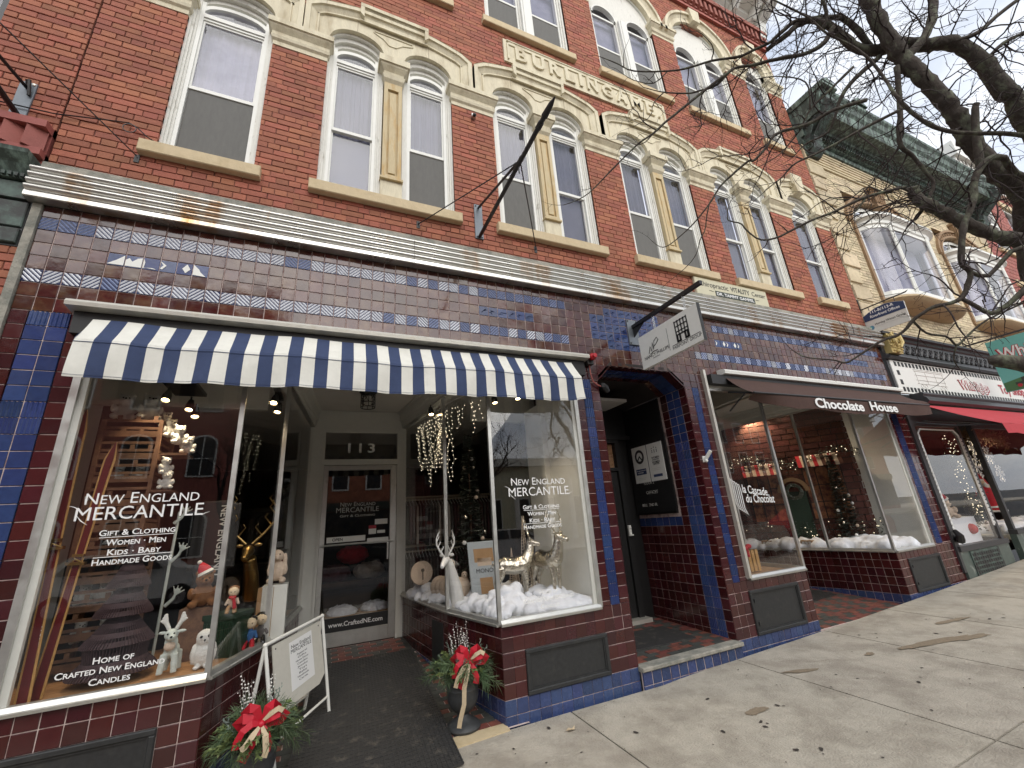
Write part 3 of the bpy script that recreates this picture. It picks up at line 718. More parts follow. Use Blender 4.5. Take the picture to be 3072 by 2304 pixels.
# ---- corbelled brick cornice, white eaves
b=MB(); b.box(-.06,11.17,-.06,.3,11.76,11.83); b.box(-.06,11.17,-.02,.3,11.84,12.25)
b.build('string_course','brickp',BLD)
b=MB()
x=-.02
while x<11.1: b.box(x,x+.07,-.12,-.02,11.9,12.16); b.box(x,x+.07,-.08,-.02,11.84,11.9); x+=.15
b.box(-.06,11.17,-.15,.3,12.17,12.30); b.build('brick_dentils','brickp',BLD)
b=MB(); b.prism([(.3,12.30),(-.05,12.30),(-.05,12.62),(-.12,12.66),(-.14,12.74),(-.5,12.78),(-.5,12.9),(-.58,13.0),(-.62,13.1),(.3,13.1)],-.1,11.22)
x=.2
while x<11: b.prism([(-.04,12.5),(-.18,12.5),(-.42,12.74),(-.42,12.78),(-.04,12.78)],x,x+.14); x+=.62
b.prism([(.0,12.05),(-.12,12.1),(-.2,12.5),(-.55,12.7),(-.62,12.9),(0,12.9)],10.98,11.2)
b.build('eaves_cornice','white',BLD)
# ---- concrete ledge and ribbed metal band
b=MB(); n=60; r=random.Random(5)
for i in range(n):
    xa=-.05+11.42*i/n; xb=-.05+11.42*(i+1)/n; ha=4.484+.006*mn.noise(Vector((xa*2,0,0))); hb=4.484+.006*mn.noise(Vector((xb*2,0,0)))
    b.quad((xa,-.075,4.425),(xb,-.075,4.425),(xb,-.07,hb),(xa,-.07,ha)); b.quad((xa,-.07,ha),(xb,-.07,hb),(xb,.02,hb+.004),(xa,.02,ha+.004))
b.quad((11.37,-.075,4.42),(11.37,.02,4.42),(11.37,.02,4.49),(11.37,-.07,4.49)); b.quad((-.05,.02,4.42),(-.05,-.075,4.42),(-.05,-.07,4.484),(-.05,.02,4.484))
b.build('concrete_ledge','conc',BLD)
def rib_prof():
    P=[(.0,4.135),(-.085,4.135),(-.092,4.142),(-.092,4.178),(-.085,4.184)]
    z=4.19
    for i in range(4):
        c=z+.0265; 
        for t in range(-80,81,20): P.append((-.078-.036*math.cos(math.radians(t)),c+.0245*math.sin(math.radians(t))))
        P.append((-.068,c+.0275)); z+=.0575
    P+=[(-.078,4.424),(0,4.424)]
    return P
MB().box(-.05,11.36,.012,.05,4.10,4.47).build('cornice_backing','dark',BLD)
segs=[-.09,2.811,5.695,8.545,11.37]
for i,(a,c) in enumerate(zip(segs,segs[1:])):
    b=MB(); b.prism(rib_prof()[::-1],a+.002,c-.002); o=b.build('ribbed_metal_band','rust',BLD,smooth=True); fix(o)
# ================================================================ glazed tiles
TP=.11; TH=.1123; TZ=4.03
TREC={'tile':[], 'blue_tile':[], 'chevron_tile':[], 'reeded_tile':[], 'pictorial_tile':[]}
rt=random.Random(11)
def tile_mesh(kind,w,h,var=0):
    b=MB(); g=.0030
    if kind in('tile','blue_tile'): b.bbox(-w/2+g,w/2-g,0,.014,g,h-g,.0028); return b
    b.bbox(-w/2+g,w/2-g,0.0005,.014,g,h-g,.002)
    x0,x1,z0,z1=-w/2+.006,w/2-.006,.006,h-.006
    if kind=='reeded_tile':
        nr=4
        for i in range(nr):
            c=x0+(x1-x0)*(i+.5)/nr; q=.0085
            b.quad((c-q,.0005,z0-.005),(c-q*.3,-.006,z0-.005),(c-q*.3,-.006,z1+.005),(c-q,.0005,z1+.005)); b.quad((c-q*.3,-.006,z0-.005),(c+q*.3,-.006,z0-.005),(c+q*.3,-.006,z1+.005),(c-q*.3,-.006,z1+.005)); b.quad((c+q*.3,-.006,z0-.005),(c+q,.0005,z0-.005),(c+q,.0005,z1+.005),(c+q*.3,-.006,z1+.005))
        return b
    if kind=='chevron_tile':
        sg=1 if var%2==0 else -1; step=.033; n=7; b.cm=1
        for i in range(-n,n+1):
            cc=i*step
            def seg(off):
                pts=[]
                # line z-zc = sg*(x) + cc+off
                zc=(z0+z1)/2
                for x in (x0,x1):
                    z=zc+sg*x+cc+off
                    if z0<=z<=z1: pts.append((x,z))
                for z in (z0,z1):
                    x=(z-zc-cc-off)*sg
                    if x0<x<x1: pts.append((x,z))
                pts=sorted(set((round(a,5),round(c,5)) for a,c in pts))
                return pts if len(pts)==2 else None
            A,B,C=seg(-.0098),seg(0),seg(.0098)
            if A and B and C:
                b.quad((A[0][0],0,A[0][1]),(A[1][0],0,A[1][1]),(B[1][0],-.004,B[1][1]),(B[0][0],-.004,B[0][1]))
                b.quad((B[0][0],-.004,B[0][1]),(B[1][0],-.004,B[1][1]),(C[1][0],0,C[1][1]),(C[0][0],0,C[0][1]))
        return b
    # pictorial: soft relief shapes
    b.cm=1
    r=random.Random(var*17+3)
    if var<10:   # white hill and lozenge shapes
        S=[[(-.5,.1),(.0,.45),(.5,.9),(.5,.1)],[(-.5,.1),(-.5,.6),(-.3,.75),(-.1,.5),(.2,.8),(.5,.9),(.5,.1)],[(-.5,.1),(-.5,.85),(-.38,.6),(-.42,.15),(.4,.1),(.1,.2)],[(-.5,.25),(-.3,.55),(-.5,.8),(-.5,.85),(-.1,.55),(-.35,.2)],[(-.15,.5),(.1,.15),(.4,.5),(.15,.9)],[(-.5,.1),(-.5,.95),(-.1,.6),(0,.4),(.4,.05)]][var%6]
        b.poly([(x*w*.92,-.0025,z*h) for x,z in S])
    else:
        for k in range(4):
            cx,cz=r.uniform(-.3,.3)*w,r.uniform(.25,.75)*h; a=r.uniform(0,3)
            for t in (-1,1):
                q=[(cx+math.cos(a)*.035*t,-.001,cz+math.sin(a)*.02*t),(cx-math.sin(a)*.006,-.006,cz+math.cos(a)*.006),(cx-math.cos(a)*.035*t,-.001,cz-math.sin(a)*.02*t)]
                b.poly(q)
    return b
def add_tile(kind,c,u,w=TP,h=TH,var=0,big=True,m=None):
    """c = bottom centre of the face"""
    TREC[kind].append((Vector(c),Vector(u).normalized(),w,h,var,m))
def tile_run(p0,p1,z0,z1,f,zr=TZ,pitch=TP,backer=True,xs0=None,inset=0):
    """tiles along plan line p0->p1 (outside on the right hand); f(i,row,s,z) -> kind or None"""
    p0,p1=Vector(p0),Vector(p1); d=p1-p0; Lg=d.length; u=d.normalized(); n=int(round(Lg/pitch)) or 1; pw=Lg/n
    if xs0 is not None: pw=pitch
    r0=int(math.floor((zr-z1)/TH+1e-6)); r1=int(math.ceil((zr-z0)/TH-1e-6))
    for row in range(r0,r1):
        zt=min(zr-row*TH,z1); zb=max(zr-(row+1)*TH,z0)
        if zt-zb<.02: continue
        for i in range(n):
            s=(i+.5)*pw; k=f(i,row,s,(zt+zb)/2)
            if not k: continue
            kind,var,m=(k if isinstance(k,tuple) else (k,0,None))
            q=p0+u*s; add_tile(kind,(q.x,q.y,zb),(u.x,u.y,0),pw,zt-zb,var,m=m)
    if backer:
        b=MB(); nrm=Vector((u.y,-u.x)) ; a=p0-nrm*.006+u*.008; c=p1-nrm*.006-u*.008; e=-nrm*.03
        b.loft([[(a.x,a.y,z0),(c.x,c.y,z0),(c.x+e.x,c.y+e.y,z0),(a.x+e.x,a.y+e.y,z0)],[(a.x,a.y,z1),(c.x,c.y,z1),(c.x+e.x,c.y+e.y,z1),(a.x+e.x,a.y+e.y,z1)]])
        b.build('tile_backing','grout',BLD)
def flush_tiles():
    mm={'tile':'maroon','blue_tile':'blue','chevron_tile':'blue','reeded_tile':'blue'}
    for kind,recs in TREC.items():
        groups={}
        recs.sort(key=lambda q:-visible_size((q[0].x,q[0].y,q[0].z+q[3]/2),max(q[2],q[3])))
        cache={}
        for idx,(c,u,w,h,var,m) in enumerate(recs):
            a=math.atan2(u.y,u.x); mname=m or mm.get(kind,'pict')
            tl=Matrix.Rotation(rt.gauss(0,.011),4,'X')@Matrix.Rotation(rt.gauss(0,.011),4,'Z')
            Mx=Matrix.Translation(c)@Matrix.Rotation(a,4,'Z')@tl
            key=(round(w,2),round(h,2),var,mname)
            if idx<300:
                if key not in cache:
                    b=tile_mesh(kind,w,h,var)
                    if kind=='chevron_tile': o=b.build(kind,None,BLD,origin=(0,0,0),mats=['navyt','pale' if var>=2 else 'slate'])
                    elif kind=='pictorial_tile': o=b.build(kind,None,BLD,origin=(0,0,0),mats=['blue','white'] if var<10 else ['blue','blue'])
                    else: o=b.build(kind,mname,BLD,origin=(0,0,0))
                    cache[key]=o.data
                    o.matrix_local=Matrix.Translation(-WP[BLD])@Mx
                else:
                    o=link(kind,cache[key],(0,0,0),BLD); o.matrix_local=Matrix.Translation(-WP[BLD])@Mx
            else:
                g=groups.setdefault(mname,MB()); b=tile_mesh(kind,w,h,var); n0=len(g.v)
                g.v+=[tuple(Mx@Vector(v)) for v in b.v]; g.f+=[tuple(n0+i for i in f) for f in b.f]; g.m+=[0]*len(b.f); rv=rt.random()*.99+.005; g.r+=[rv]*len(b.f)
        for mname,g in groups.items(): g.build(kind+('work' if kind=='tile' else 's'),mname,BLD,kind='stuff')
# frieze
rf=random.Random(2)
def frieze(i,row,s,z):
    mf=('tile',0,'maroonf')
    if (row==0 and (i<42 or 64<=i<102)) or (row==4 and (i<42 or 60<=i<102)):
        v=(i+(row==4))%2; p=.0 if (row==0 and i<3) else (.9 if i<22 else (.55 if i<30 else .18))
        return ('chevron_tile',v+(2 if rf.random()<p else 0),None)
    if row==2:
        if 4<=i<=9: return ('pictorial_tile',i-4,None)
        if 32<=i<=37: return ('pictorial_tile',12+i%3,None)
        if 64<=i<=68: return ('pictorial_tile',3+i%2,None)
        if 92<=i<=97: return ('pictorial_tile',12+i%3,None)
    if 47<=i<=54 and 0<=row<=4: return ('pictorial_tile',12+(i+row)%4,None)
    if i in(45,46,55,56) and 1<=row<=3: return ('pictorial_tile',12+(i+row)%4,None)
    return mf
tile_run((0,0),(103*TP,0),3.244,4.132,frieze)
# piers below the frieze
def pier(x0,x1,blue,z0,z1,ztopb,zbotb,n=None):
    n=n or round((x1-x0)/.105); pw=(x1-x0)/n
    def f(i,row,s,z):
        x=x0+s
        if blue and blue[0]-.02<x<blue[1]+.02 and zbotb<z<ztopb: return ('reeded_tile' if (row%7<3 or row>26) else 'blue_tile')
        return 'tile'
    tile_run((x0,0),(x1,0),z0,z1,f,zr=3.244,pitch=pw)
def base_type(zr=.18):
    return lambda i,row,s,z: 'blue_tile' if z<zr else 'tile'
ZB=-.05
pier(0,.1,None,.73,3.244,0,0,1); 
tile_run((.1,0),(.327,0),.73,3.244,lambda i,r,s,z:('reeded_tile' if r in(0,6,7) else 'blue_tile'),zr=3.244,pitch=.1135)
pier(.327,.447,None,.73,3.244,0,0,1)
pier(4.62,4.725,None,.73,3.244,0,0,1)
tile_run((4.725,0),(4.832,0),.73,3.05,lambda i,r,s,z:'reeded_tile',zr=3.05,pitch=.107); tile_run((4.725,0),(4.832,0),3.05,3.244,lambda i,r,s,z:'tile',zr=3.244,pitch=.107)
pier(4.832,4.945,None,.73,3.05,0,0,1)
pier(6.285,6.405,None,.73,3.06,0,0,1)
tile_run((6.405,0),(6.515,0),.73,3.05,lambda i,r,s,z:'reeded_tile',zr=3.05,pitch=.11); tile_run((6.405,0),(6.515,0),3.05,3.244,lambda i,r,s,z:'tile',zr=3.244,pitch=.11)
pier(6.515,6.64,None,.73,3.244,0,0,1)
pier(10.83,10.925,None,.77,3.244,0,0,1); tile_run((10.925,0),(11.10,0),.77,2.87,lambda i,r,s,z:'reeded_tile',zr=2.87,pitch=.0875); tile_run((10.925,0),(11.10,0),2.87,3.244,lambda i,r,s,z:'tile',zr=3.244,pitch=.0875)
pier(11.10,11.43,None,.77,3.244,0,0,3)
# above windows (hidden behind the awnings)
for a,c in ((.447,4.62),(6.64,10.83)):
    MB().box(a,c,.003,.05,3.055,3.24).build('lintel_boarding','paintg',BLD)
# arch corners
def archtri(xa,xb):
    tile_run((xa,0),(xb,0),3.05,3.244,lambda i,r,s,z:'tile',zr=3.244,pitch=.105,backer=True)
archtri(4.832,4.955); archtri(6.275,6.405)
for s,xa,xb in ((1,4.955,5.155),(-1,6.275,6.06)):
    for j in range(2):
        x0,x1=xa+(xb-xa)*j/2,xa+(xb-xa)*(j+1)/2; z0,z1=3.05+.195*j/2,3.05+.195*(j+1)/2
        b=MB(); P=[(x0,z0+.003),(x1,z1+.003),(x1,3.2415),(x0,3.2415)]; P=P if s>0 else P[::-1]; b.slab(P,0,.02); b.build('tile','maroon',BLD)
# shopfront bulkheads
BF=[((-.0,0),(1.475,0)),((3.57,0),(4.945,0)),((6.285,0),(7.68,0)),((9.75,0),(11.43,0))]
vents=[(.38,1.25,.16,.51,0),(3.80,4.62,.16,.51,0),(6.66,7.455,.19,.63,.0),(10.03,10.82,.2,.645,0)]
for k,((a,c)) in enumerate(BF):
    v=vents[k]; n_=round((c[0]-a[0])/TP); pw_=(c[0]-a[0])/n_; zr_=.735 if k!=3 else .75
    gx=lambda x:a[0]+round((x-a[0])/pw_)*pw_; gz_=lambda z:zr_-round((zr_-z)/TH)*TH
    v=(gx(v[0]),gx(v[1]),max(gz_(v[2]),.05),gz_(v[3]),0)
    def f(i,row,s,z,a=a,v=v):
        x=a[0]+s
        if v[0]<x<v[1] and v[2]<z<v[3]: return None
        return ('blue_tile',0,'blueb') if z<.19 else 'tile'
    tile_run(a,c,ZB if k<2 else 0,.735 if k!=3 else .77,f,zr=.735 if k!=3 else .75)
    x0,x1,z0,z1,_=v
    b=MB(); t=.035
    b.slab([(x0,z0),(x1,z0),(x1,z1),(x0,z1)],.004,.03)
    for (p,q,r2,s2) in ((x0,x1,z0,z0+t),(x0,x1,z1-t,z1),(x0,x0+t,z0+t,z1-t),(x1-t,x1,z0+t,z1-t)): b.bbox(p,q,-.018,.004,r2,s2,.006)
    for (p,q,r2,s2) in ((x0+t,x1-t,z0+t,z0+t+.012),(x0+t,x1-t,z1-t-.012,z1-t),(x0+t,x0+t+.012,z0+t+.012,z1-t-.012),(x1-t-.012,x1-t,z0+t+.012,z1-t-.012)): b.box(p,q,-.006,.004,r2,s2)
    if k>=2:
        for zz in (z0+.1,z1-.12): b.box(x0+t+.002,x0+t+.03,-.026,-.006,zz,zz+.035)
    b.build('vent_panel','grate',BLD)
def side_run(p0,p1,z1,fl0,fl1,zr=.735):
    tile_run(p0,p1,0.0,z1,lambda i,row,s,z:('blue_tile',0,'blueb') if z<.19 else 'tile',zr=zr)
side_run((1.475,0),(1.73,.78),.72,0,0); side_run((1.73,.78),(1.93,2.62),.72,0,0)
side_run((3.36,.95),(3.57,0),.72,0,0); side_run((3.185,2.62),(3.36,.95),.72,0,0)
side_run((7.68,0),(7.83,.9),.735,0,0); side_run((7.83,.9),(8.0,2.6),.735,0,0)
side_run((9.70,.88),(9.75,0),.75,0,0,.75); side_run((9.45,2.6),(9.70,.88),.75,0,0,.75)
# dark grilles low in the entry returns
b=MB(); u=(Vector((3.36,.95,0))-Vector((3.185,2.62,0))).normalized(); nn=Vector((u.y,-u.x,0))
c=Vector((3.345,1.12,0))+nn*-.0
pp=Vector((3.185,2.62,0)); 
for s0,s1,zz0,zz1 in ((1.2,1.55,.12,.6),): 
    A=pp+u*s0+nn*.006; B_=pp+u*s1+nn*.006; b.loft([[tuple(A+Vector((0,0,zz0))),tuple(B_+Vector((0,0,zz0))),tuple(B_-nn*.03+Vector((0,0,zz0))),tuple(A-nn*.03+Vector((0,0,zz0)))],[tuple(A+Vector((0,0,zz1))),tuple(B_+Vector((0,0,zz1))),tuple(B_-nn*.03+Vector((0,0,zz1))),tuple(A-nn*.03+Vector((0,0,zz1)))]])
b.build('vent_panel','grate',BLD)
# ---- arched doorway recess, x 4.945..6.285, depth 1.28
arch=[(4.947,.17),(4.947,3.05),(5.155,3.244),(6.06,3.244),(6.283,3.05),(6.283,.17)]
def reveal(y0,y1,kindf,name):
    # head and chamfers as tile strips
    pts=arch
    for i in range(1,4):
        (xa,za),(xb,zb)=pts[i],pts[i+1]; Lg=math.hypot(xb-xa,zb-za); n=max(1,round(Lg/.105)); 
        for j in range(n):
            t0,t1=j/n+.01,(j+1)/n-.01; P0=(xa+(xb-xa)*t0,za+(zb-za)*t0); P1=(xa+(xb-xa)*t1,za+(zb-za)*t1)
            nx,nz=-(zb-za)/Lg,(xb-xa)/Lg
            b=MB(); b.loft([[(P0[0],y0+.002,P0[1]),(P0[0],y1-.002,P0[1]),(P0[0]+nx*.012,y1-.002,P0[1]+nz*.012),(P0[0]+nx*.012,y0+.002,P0[1]+nz*.012)],[(P1[0],y0+.002,P1[1]),(P1[0],y1-.002,P1[1]),(P1[0]+nx*.012,y1-.002,P1[1]+nz*.012),(P1[0]+nx*.012,y0+.002,P1[1]+nz*.012)]])
            b.build(kindf[0],kindf[1],BLD)
reveal(0,.132,('tile','maroon'),''); reveal(.132,.25,('blue_tile','blue'),''); reveal(.25,.37,('blue_tile','blue'),''); reveal(.37,.48,('tile','maroon'),'')
b=MB()
for i in range(1,4):
    (xa,za),(xb,zb)=arch[i],arch[i+1]; b.loft([[(xa,.0,za+.012),(xa,1.28,za+.012),(xa,1.28,za+.05),(xa,.0,za+.05)],[(xb,.0,zb+.012),(xb,1.28,zb+.012),(xb,1.28,zb+.05),(xb,.0,zb+.05)]])
b.build('doorway_head','dark',BLD)
def rw(i,row,s,z):
    y=1.28-s
    if y<.132: return 'tile'
    if y<.37: return 'reeded_tile' if z<2.4 else 'blue_tile'
    if y>.5 and 1.40<z<1.52: return 'blue_tile'
    if y>.5 and z>1.5: return None
    return 'tile'
tile_run((6.283,1.28),(6.283,0),.17,3.05,rw,pitch=.119,zr=3.05)
tile_run((4.947,0),(4.947,1.28),.17,3.05,lambda i,r,s,z:'tile' if s<.13 or s>.37 else 'reeded_tile',pitch=.119,zr=3.05)
b=MB(); b.box(4.9,6.35,1.28,1.34,.17,3.3); b.build('doorway_back','blackp',BLD)
# step: blue riser, slate nosing, tiled floor
tile_run((4.945,-.045),(6.285,-.045),-.05,.135,lambda i,row,s,z:('blue_tile',0,'blueb'),zr=.135)
b=MB(); b.bbox(4.935,6.29,-.075,.06,.14,.178,.008); b.build('slate_nosing','conc',BLD)
def quarry(x0,x1,y0,y1,zf,par,skip=None,pit=.153):
    """chequer of red and slate quarry tiles; the nearest become parts"""
    recs=[]
    y=y0; row=0; ry=random.Random(9)
    while y<y1:
        x=x0-(row%2)*pit*.5; 
        while x<x1:
            a,c=max(x,x0),min(x+pit,x1)
            if c-a>.02 and not (skip and skip((a+c)/2,y+pit*.25)):
                recs.append((a,c,y,min(y+pit*.5,y1),(int(math.floor(x/pit+.5))+row)%2 if ry.random()>.12 else ry.randint(0,1)))
            x+=pit
        y+=pit*.5; row+=1
    st={0:MB(),1:MB()}
    for k,(a,c,d,e,t) in enumerate(recs):
        z=zf((a+c)/2,(d+e)/2); j=.004
        za,zb=zf(0,d),zf(0,e)
        b=st[t]; b.cr=ry.random()*.99+.005
        h=ry.uniform(-.0015,.0015)
        b.loft([[(a+j,d+j,za-.02),(c-j,d+j,za-.02),(c-j,e-j,zb-.02),(a+j,e-j,zb-.02)],[(a+j,d+j,za+h),(c-j,d+j,za+h),(c-j,e-j,zb+h),(a+j,e-j,zb+h)]])
    return st
qs=quarry(4.95,6.28,.06,1.28,lambda x,y:.18+.03*y,BLD)
fl=MB(); fl.quad((4.95,.05,.173),(6.28,.05,.173),(6.28,1.28,.21),(4.95,1.28,.21)); fo=fl.build('step_floor','grout',BLD)
for t,nm in ((0,'qred'),(1,'qdark')): qs[t].build('quarry_tiles',nm,BLD,kind='stuff')
MB().loft([[(5.15,.35,.192),(6.0,.30,.191),(6.02,.85,.209),(5.15,.9,.209)],[(5.15,.35,.202),(6.0,.30,.201),(6.02,.85,.219),(5.15,.9,.219)]]).build('doormat','rubber',None,label='small black doormat inside the arched tiled doorway',cat='doormat')
# black door at the back left of the recess
b=MB(); b.box(5.0,5.06,1.2,1.28,.24,2.62); b.box(5.98,6.06,1.2,1.28,.24,2.62); b.box(5.06,5.98,1.2,1.28,2.55,2.62); b.box(5.0,6.28,1.18,1.28,2.60,2.66)
d=b.build('side_door','blackp',BLD)
b=MB(); b.box(5.065,5.975,1.235,1.275,.26,2.14); 
for (x0,x1,z0,z1) in ((5.15,5.48,.4,1.0),(5.56,5.89,.4,1.0),(5.15,5.48,1.15,1.95),(5.56,5.89,1.15,1.95)): b.bbox(x0,x1,1.222,1.236,z0,z1,.012)
b.build('door_leaf','blackp',d); MB().box(5.065,5.975,1.24,1.26,2.2,2.54).build('transom_pane','glass',d); MB().box(5.07,5.97,1.262,1.27,2.2,2.54).build('transom_blind','floorw',d)
MB().box(5.06,5.98,1.2,1.28,2.15,2.195).build('transom_bar','blackp',d)
MB().box(4.95,6.1,1.1,1.30,.215,.262).build('threshold','alu',d)
b=MB(); b.box(5.995,6.035,1.175,1.2,1.26,1.40); b.ball((6.015,1.165,1.37),.012); b.box(6.0,6.05,1.16,1.19,1.265,1.28); b.build('intercom','white',BLD,smooth=True)
MB().box(5.1,5.95,.75,1.27,3.05,3.09).build('light_panel','ceil',BLD)
b=MB(); b.box(4.95,6.28,1.26,1.28,2.66,3.2); b.build('doorway_board','blackp',BLD)
# notices on the right wall of the recess
def xtext(body,x,y,z,w,h=None,m='blackl',par=None,**k): return text(body,par or BLD,(x,y,z),(0,-1,0),(0,0,1),width=w,height=h,m=m,**k)
MB().box(6.262,6.2835,.5,1.28,1.52,3.04).build('black_boarding','blackp',BLD)
nb=MB(); nb.box(6.235,6.262,.47,1.24,1.58,2.56); nb.box(6.22,6.235,.47,1.24,1.545,1.575); nbo=nb.build('notice_case','blackp',BLD)
for y0,y1 in ((.535,.83),(.85,1.15)): MB().box(6.226,6.233,y0,y1,1.95,2.455).build('poster','white',nbo)
X=6.2255
b=MB(); c=Vector((X,1.0,2.3))
rings=[[(X,1.0+r*math.cos(2*PI*j/28),2.31+r*1.05*math.sin(2*PI*j/28)) for j in range(28)] for r in (.095,.06)]
for j in range(28): b.quad(rings[0][j],rings[0][(j+1)%28],rings[1][(j+1)%28],rings[1][j])
b.poly([(X,1.0-.05,2.27),(X,1.0,2.33),(X,1.05,2.27),(X,1.03,2.26),(X,1.0,2.30),(X,.97,2.26)]); b.build('round_emblem','blackl',nbo)
MB().box(X-.001,X,.90,1.11,2.06,2.14).build('navy_band','awnb',nbo); MB().box(X-.001,X,.60,.77,2.0,2.035).build('navy_band','awnb',nbo)
for s,z,sz in (('WOMEN',2.245,.15),('SUPPORTING',2.222,.13),('WOMEN',2.185,.15),('CENTER',2.16,.13)): xtext(s,X,.685+sz/2,z,sz,par=nbo,off=.01)
b=MB()
for k in (-.045,0,.045):
    b.obox((X,.685+k,2.345),(0.0005,0,0),(0,.004,.02),(0,.003,-.002)); b.obox((X,.685+k,2.345),(.0005,0,0),(0,.004,-.02),(0,.003,.002)); b.ball((X,.685+k,2.385+(.012 if k==0 else 0)),.001,.008,.008)
b.build('figure_emblem','blackl',nbo)
for s,y,z,w in (('WELCOME TO OUR OFFICE',1.10,2.11,.19),('PLEASE RING',1.08,2.08,.12),):
    xtext(s,X-.0015,y,z,w,m='letter',par=nbo)
for y,z,w in ((1.08,2.01,.16),(1.08,1.99,.14),(.77,2.11,.17),(.76,2.09,.15)): MB().box(X-.001,X,y-w,y,z,z+.004).build('text_line','letterg',nbo)
xtext('FLOOR 2',6.233,1.0,1.92,.2,m='letterg',par=nbo); xtext('OFFICES',6.233,.98,1.79,.22,m='letterg',par=nbo); xtext('BELL  2ND FL',6.233,1.1,1.63,.3,m='letterg',par=nbo)
# ---- shop windows
def posts(pts,z0,z1,w=.035,par=None,m='frame',name='mullion'):
    for x,y in pts: MB().box(x-w/2,x+w/2,y-w/2,y+w/2,z0,z1).build(name,m,par)
def pane(p0,p1,z0,z1,par,t=.008,m='glass'):
    p0,p1=Vector((*p0,0)),Vector((*p1,0)); d=(p1-p0).normalized(); n=Vector((d.y,-d.x,0))
    b=MB(); b.obox((p0+p1)/2+Vector((0,0,(z0+z1)/2)),(p1-p0)/2,n*t/2,(0,0,(z1-z0)/2)); b.build('window_pane',m,par)
def sillrail(p0,p1,z,par,m='frame',over=.03,h=.05,nrm=None,ex=.0):
    p0,p1=Vector((*p0,0)),Vector((*p1,0)); d=(p1-p0).normalized(); n=nrm or Vector((d.y,-d.x,0))
    b=MB(); A=p0-d*ex; B=p1+d*ex
    prof=[(-.03,0),(over,-.0),(over+.004,h*.35),(over-.006,h*.45),(.008,h*.95),(-.03,h)]
    b.loft([[tuple(A+n*o+Vector((0,0,z+q))) for o,q in prof],[tuple(B+n*o+Vector((0,0,z+q))) for o,q in prof]])
    b.build('sill_rail',m,par)
def shopwin(front,side,zs,zt,left_jamb,name='shop_window',splits=(),mir=1):
    """front = ((x0,0),(x1,0)), side = list of plan points from the street corner to the door"""
    b=MB(); (x0,_),(x1,_)=front; jx=left_jamb
    b.box(jx-.022,jx+.022,-.012,.05,zs,zt+.2)
    root=b.build(name,'frame',BLD)
    b=MB(); b.box(jx+mir*.022 if mir>0 else jx-.06,jx+.06 if mir>0 else jx-.022,.01,.04,zs,zt+.2); b.build('inner_frame','paintg',root)
    sillrail(front[0],front[1],zs-.015,root)
    b=MB(); b.box(x0,x1,-.005,.045,zt,zt+.02); b.build('head_rail','frame',root)
    pane((x0,.012),(x1,.012),zs+.03,zt,root)
    P=side
    for a,c in zip(P,P[1:]):
        pane(a,c,zs+.03,zt,root)
        if mir>0: sillrail(a,c,zs-.015,root)
        else: sillrail(c,a,zs-.015,root)
        A,Cc=Vector((*a,0)),Vector((*c,0)); d=(Cc-A).normalized(); n=Vector((d.y,-d.x,0))
        MB().obox((A+Cc)/2+Vector((0,0,zt+.01)),(Cc-A)/2,n*.025,(0,0,.012)).build('head_rail','frame',root)
    posts(P[:-1],zs,zt+.02,.034,root)
    return root
SW1=shopwin(((.47,0),(1.475,0)),[(1.475,.012),(1.73,.78),(1.93,2.62)],.73,3.03,.455,mir=1)
SW2=shopwin(((3.57,0),(4.60,0)),[(3.565,.012),(3.36,.95),(3.185,2.62)],.73,3.03,4.60,mir=-1)
SW3=shopwin(((6.66,0),(7.675,0)),[(7.675,.012),(7.83,.9),(8.0,2.6)],.745,3.03,6.645,mir=1)
SW4=shopwin(((9.75,0),(10.80,0)),[(9.745,.012),(9.70,.88),(9.45,2.6)],.76,3.03,10.81,mir=-1)
# window lettering
def wt(body,par,xc,z,width,m='letter',caps=.78,height=None,**k): return text(body,par,(xc,-.0005+.006,z),(1,0,0),(0,0,1),width=width,m=m,caps=caps,align='CENTER',height=height,**k)
def merc(par,xc,sc,dz=0):
    wt('New England',par,xc,1.875+dz,.63*sc,height=.072*sc,caps=.8); wt('MERCANTILE',par,xc,1.772+dz,.70*sc,height=.085*sc,off=.0)
    b=MB()   # swashes of the first and last letters
    for sx,x,z in ((-1,xc-.345*sc,1.85+dz),(1,xc+.345*sc,1.772+dz)):
        pts=[(x-sx*.0,.006,z),(x+sx*.02*sc,.006,z+.012),(x+sx*.045*sc,.006,z+.02)]
        b.tube(pts,[.003,.0022,.0008],6)
    for x,z,x2,z2 in ((xc-.345*sc,1.772+dz,xc-.31*sc,1.745+dz),(xc-.30*sc,1.875+dz,xc-.35*sc,1.93+dz)): b.tube([(x,.006,z+.04),((x+x2)/2+.012,.006,z),(x2+.03,.006,z2)],[.0008,.003,.0008],6)
    b.build('lettering','letter',par)
def block(par,xc,sc,dz=0):
    for s,z,w in (('Gift & Clothing',1.668,.41),('Women ▪ Men',1.606,.32),('Kids ▪ Baby',1.544,.285),('Handmade Goods',1.487,.42)):
        wt(s.replace('▪','·'),par,xc,z+dz,w*sc,height=.037,off=.014)
    for z,w in ((1.655,.40),(1.532,.42)): MB().box(xc-w*sc/2,xc+w*sc/2,.004,.006,z+dz,z+dz+.004).build('rule','letter',par)
    for s,z,w in (('Home of',.915,.20),('Crafted New England',.86,.53),('Candles',.80,.2)): wt(s,par,xc,z+dz+(.0),w*sc,height=.035,off=.014)
merc(SW1,.965,1.0); block(SW1,.965,1.0); merc(SW2,4.06,.95,.02); block(SW2,4.065,.97,0.0)
text('la Cascade',SW3,(6.90,.004,1.705),(1,-.0,-.13),(0,0,1),width=.45,height=.10,m='letter',off=.012,shear=.12); text('du Chocolat',SW3,(6.93,.004,1.585),(1,0,-.05),(0,0,1),width=.52,height=.10,m='letter',off=.012,shear=.12)
b=MB()
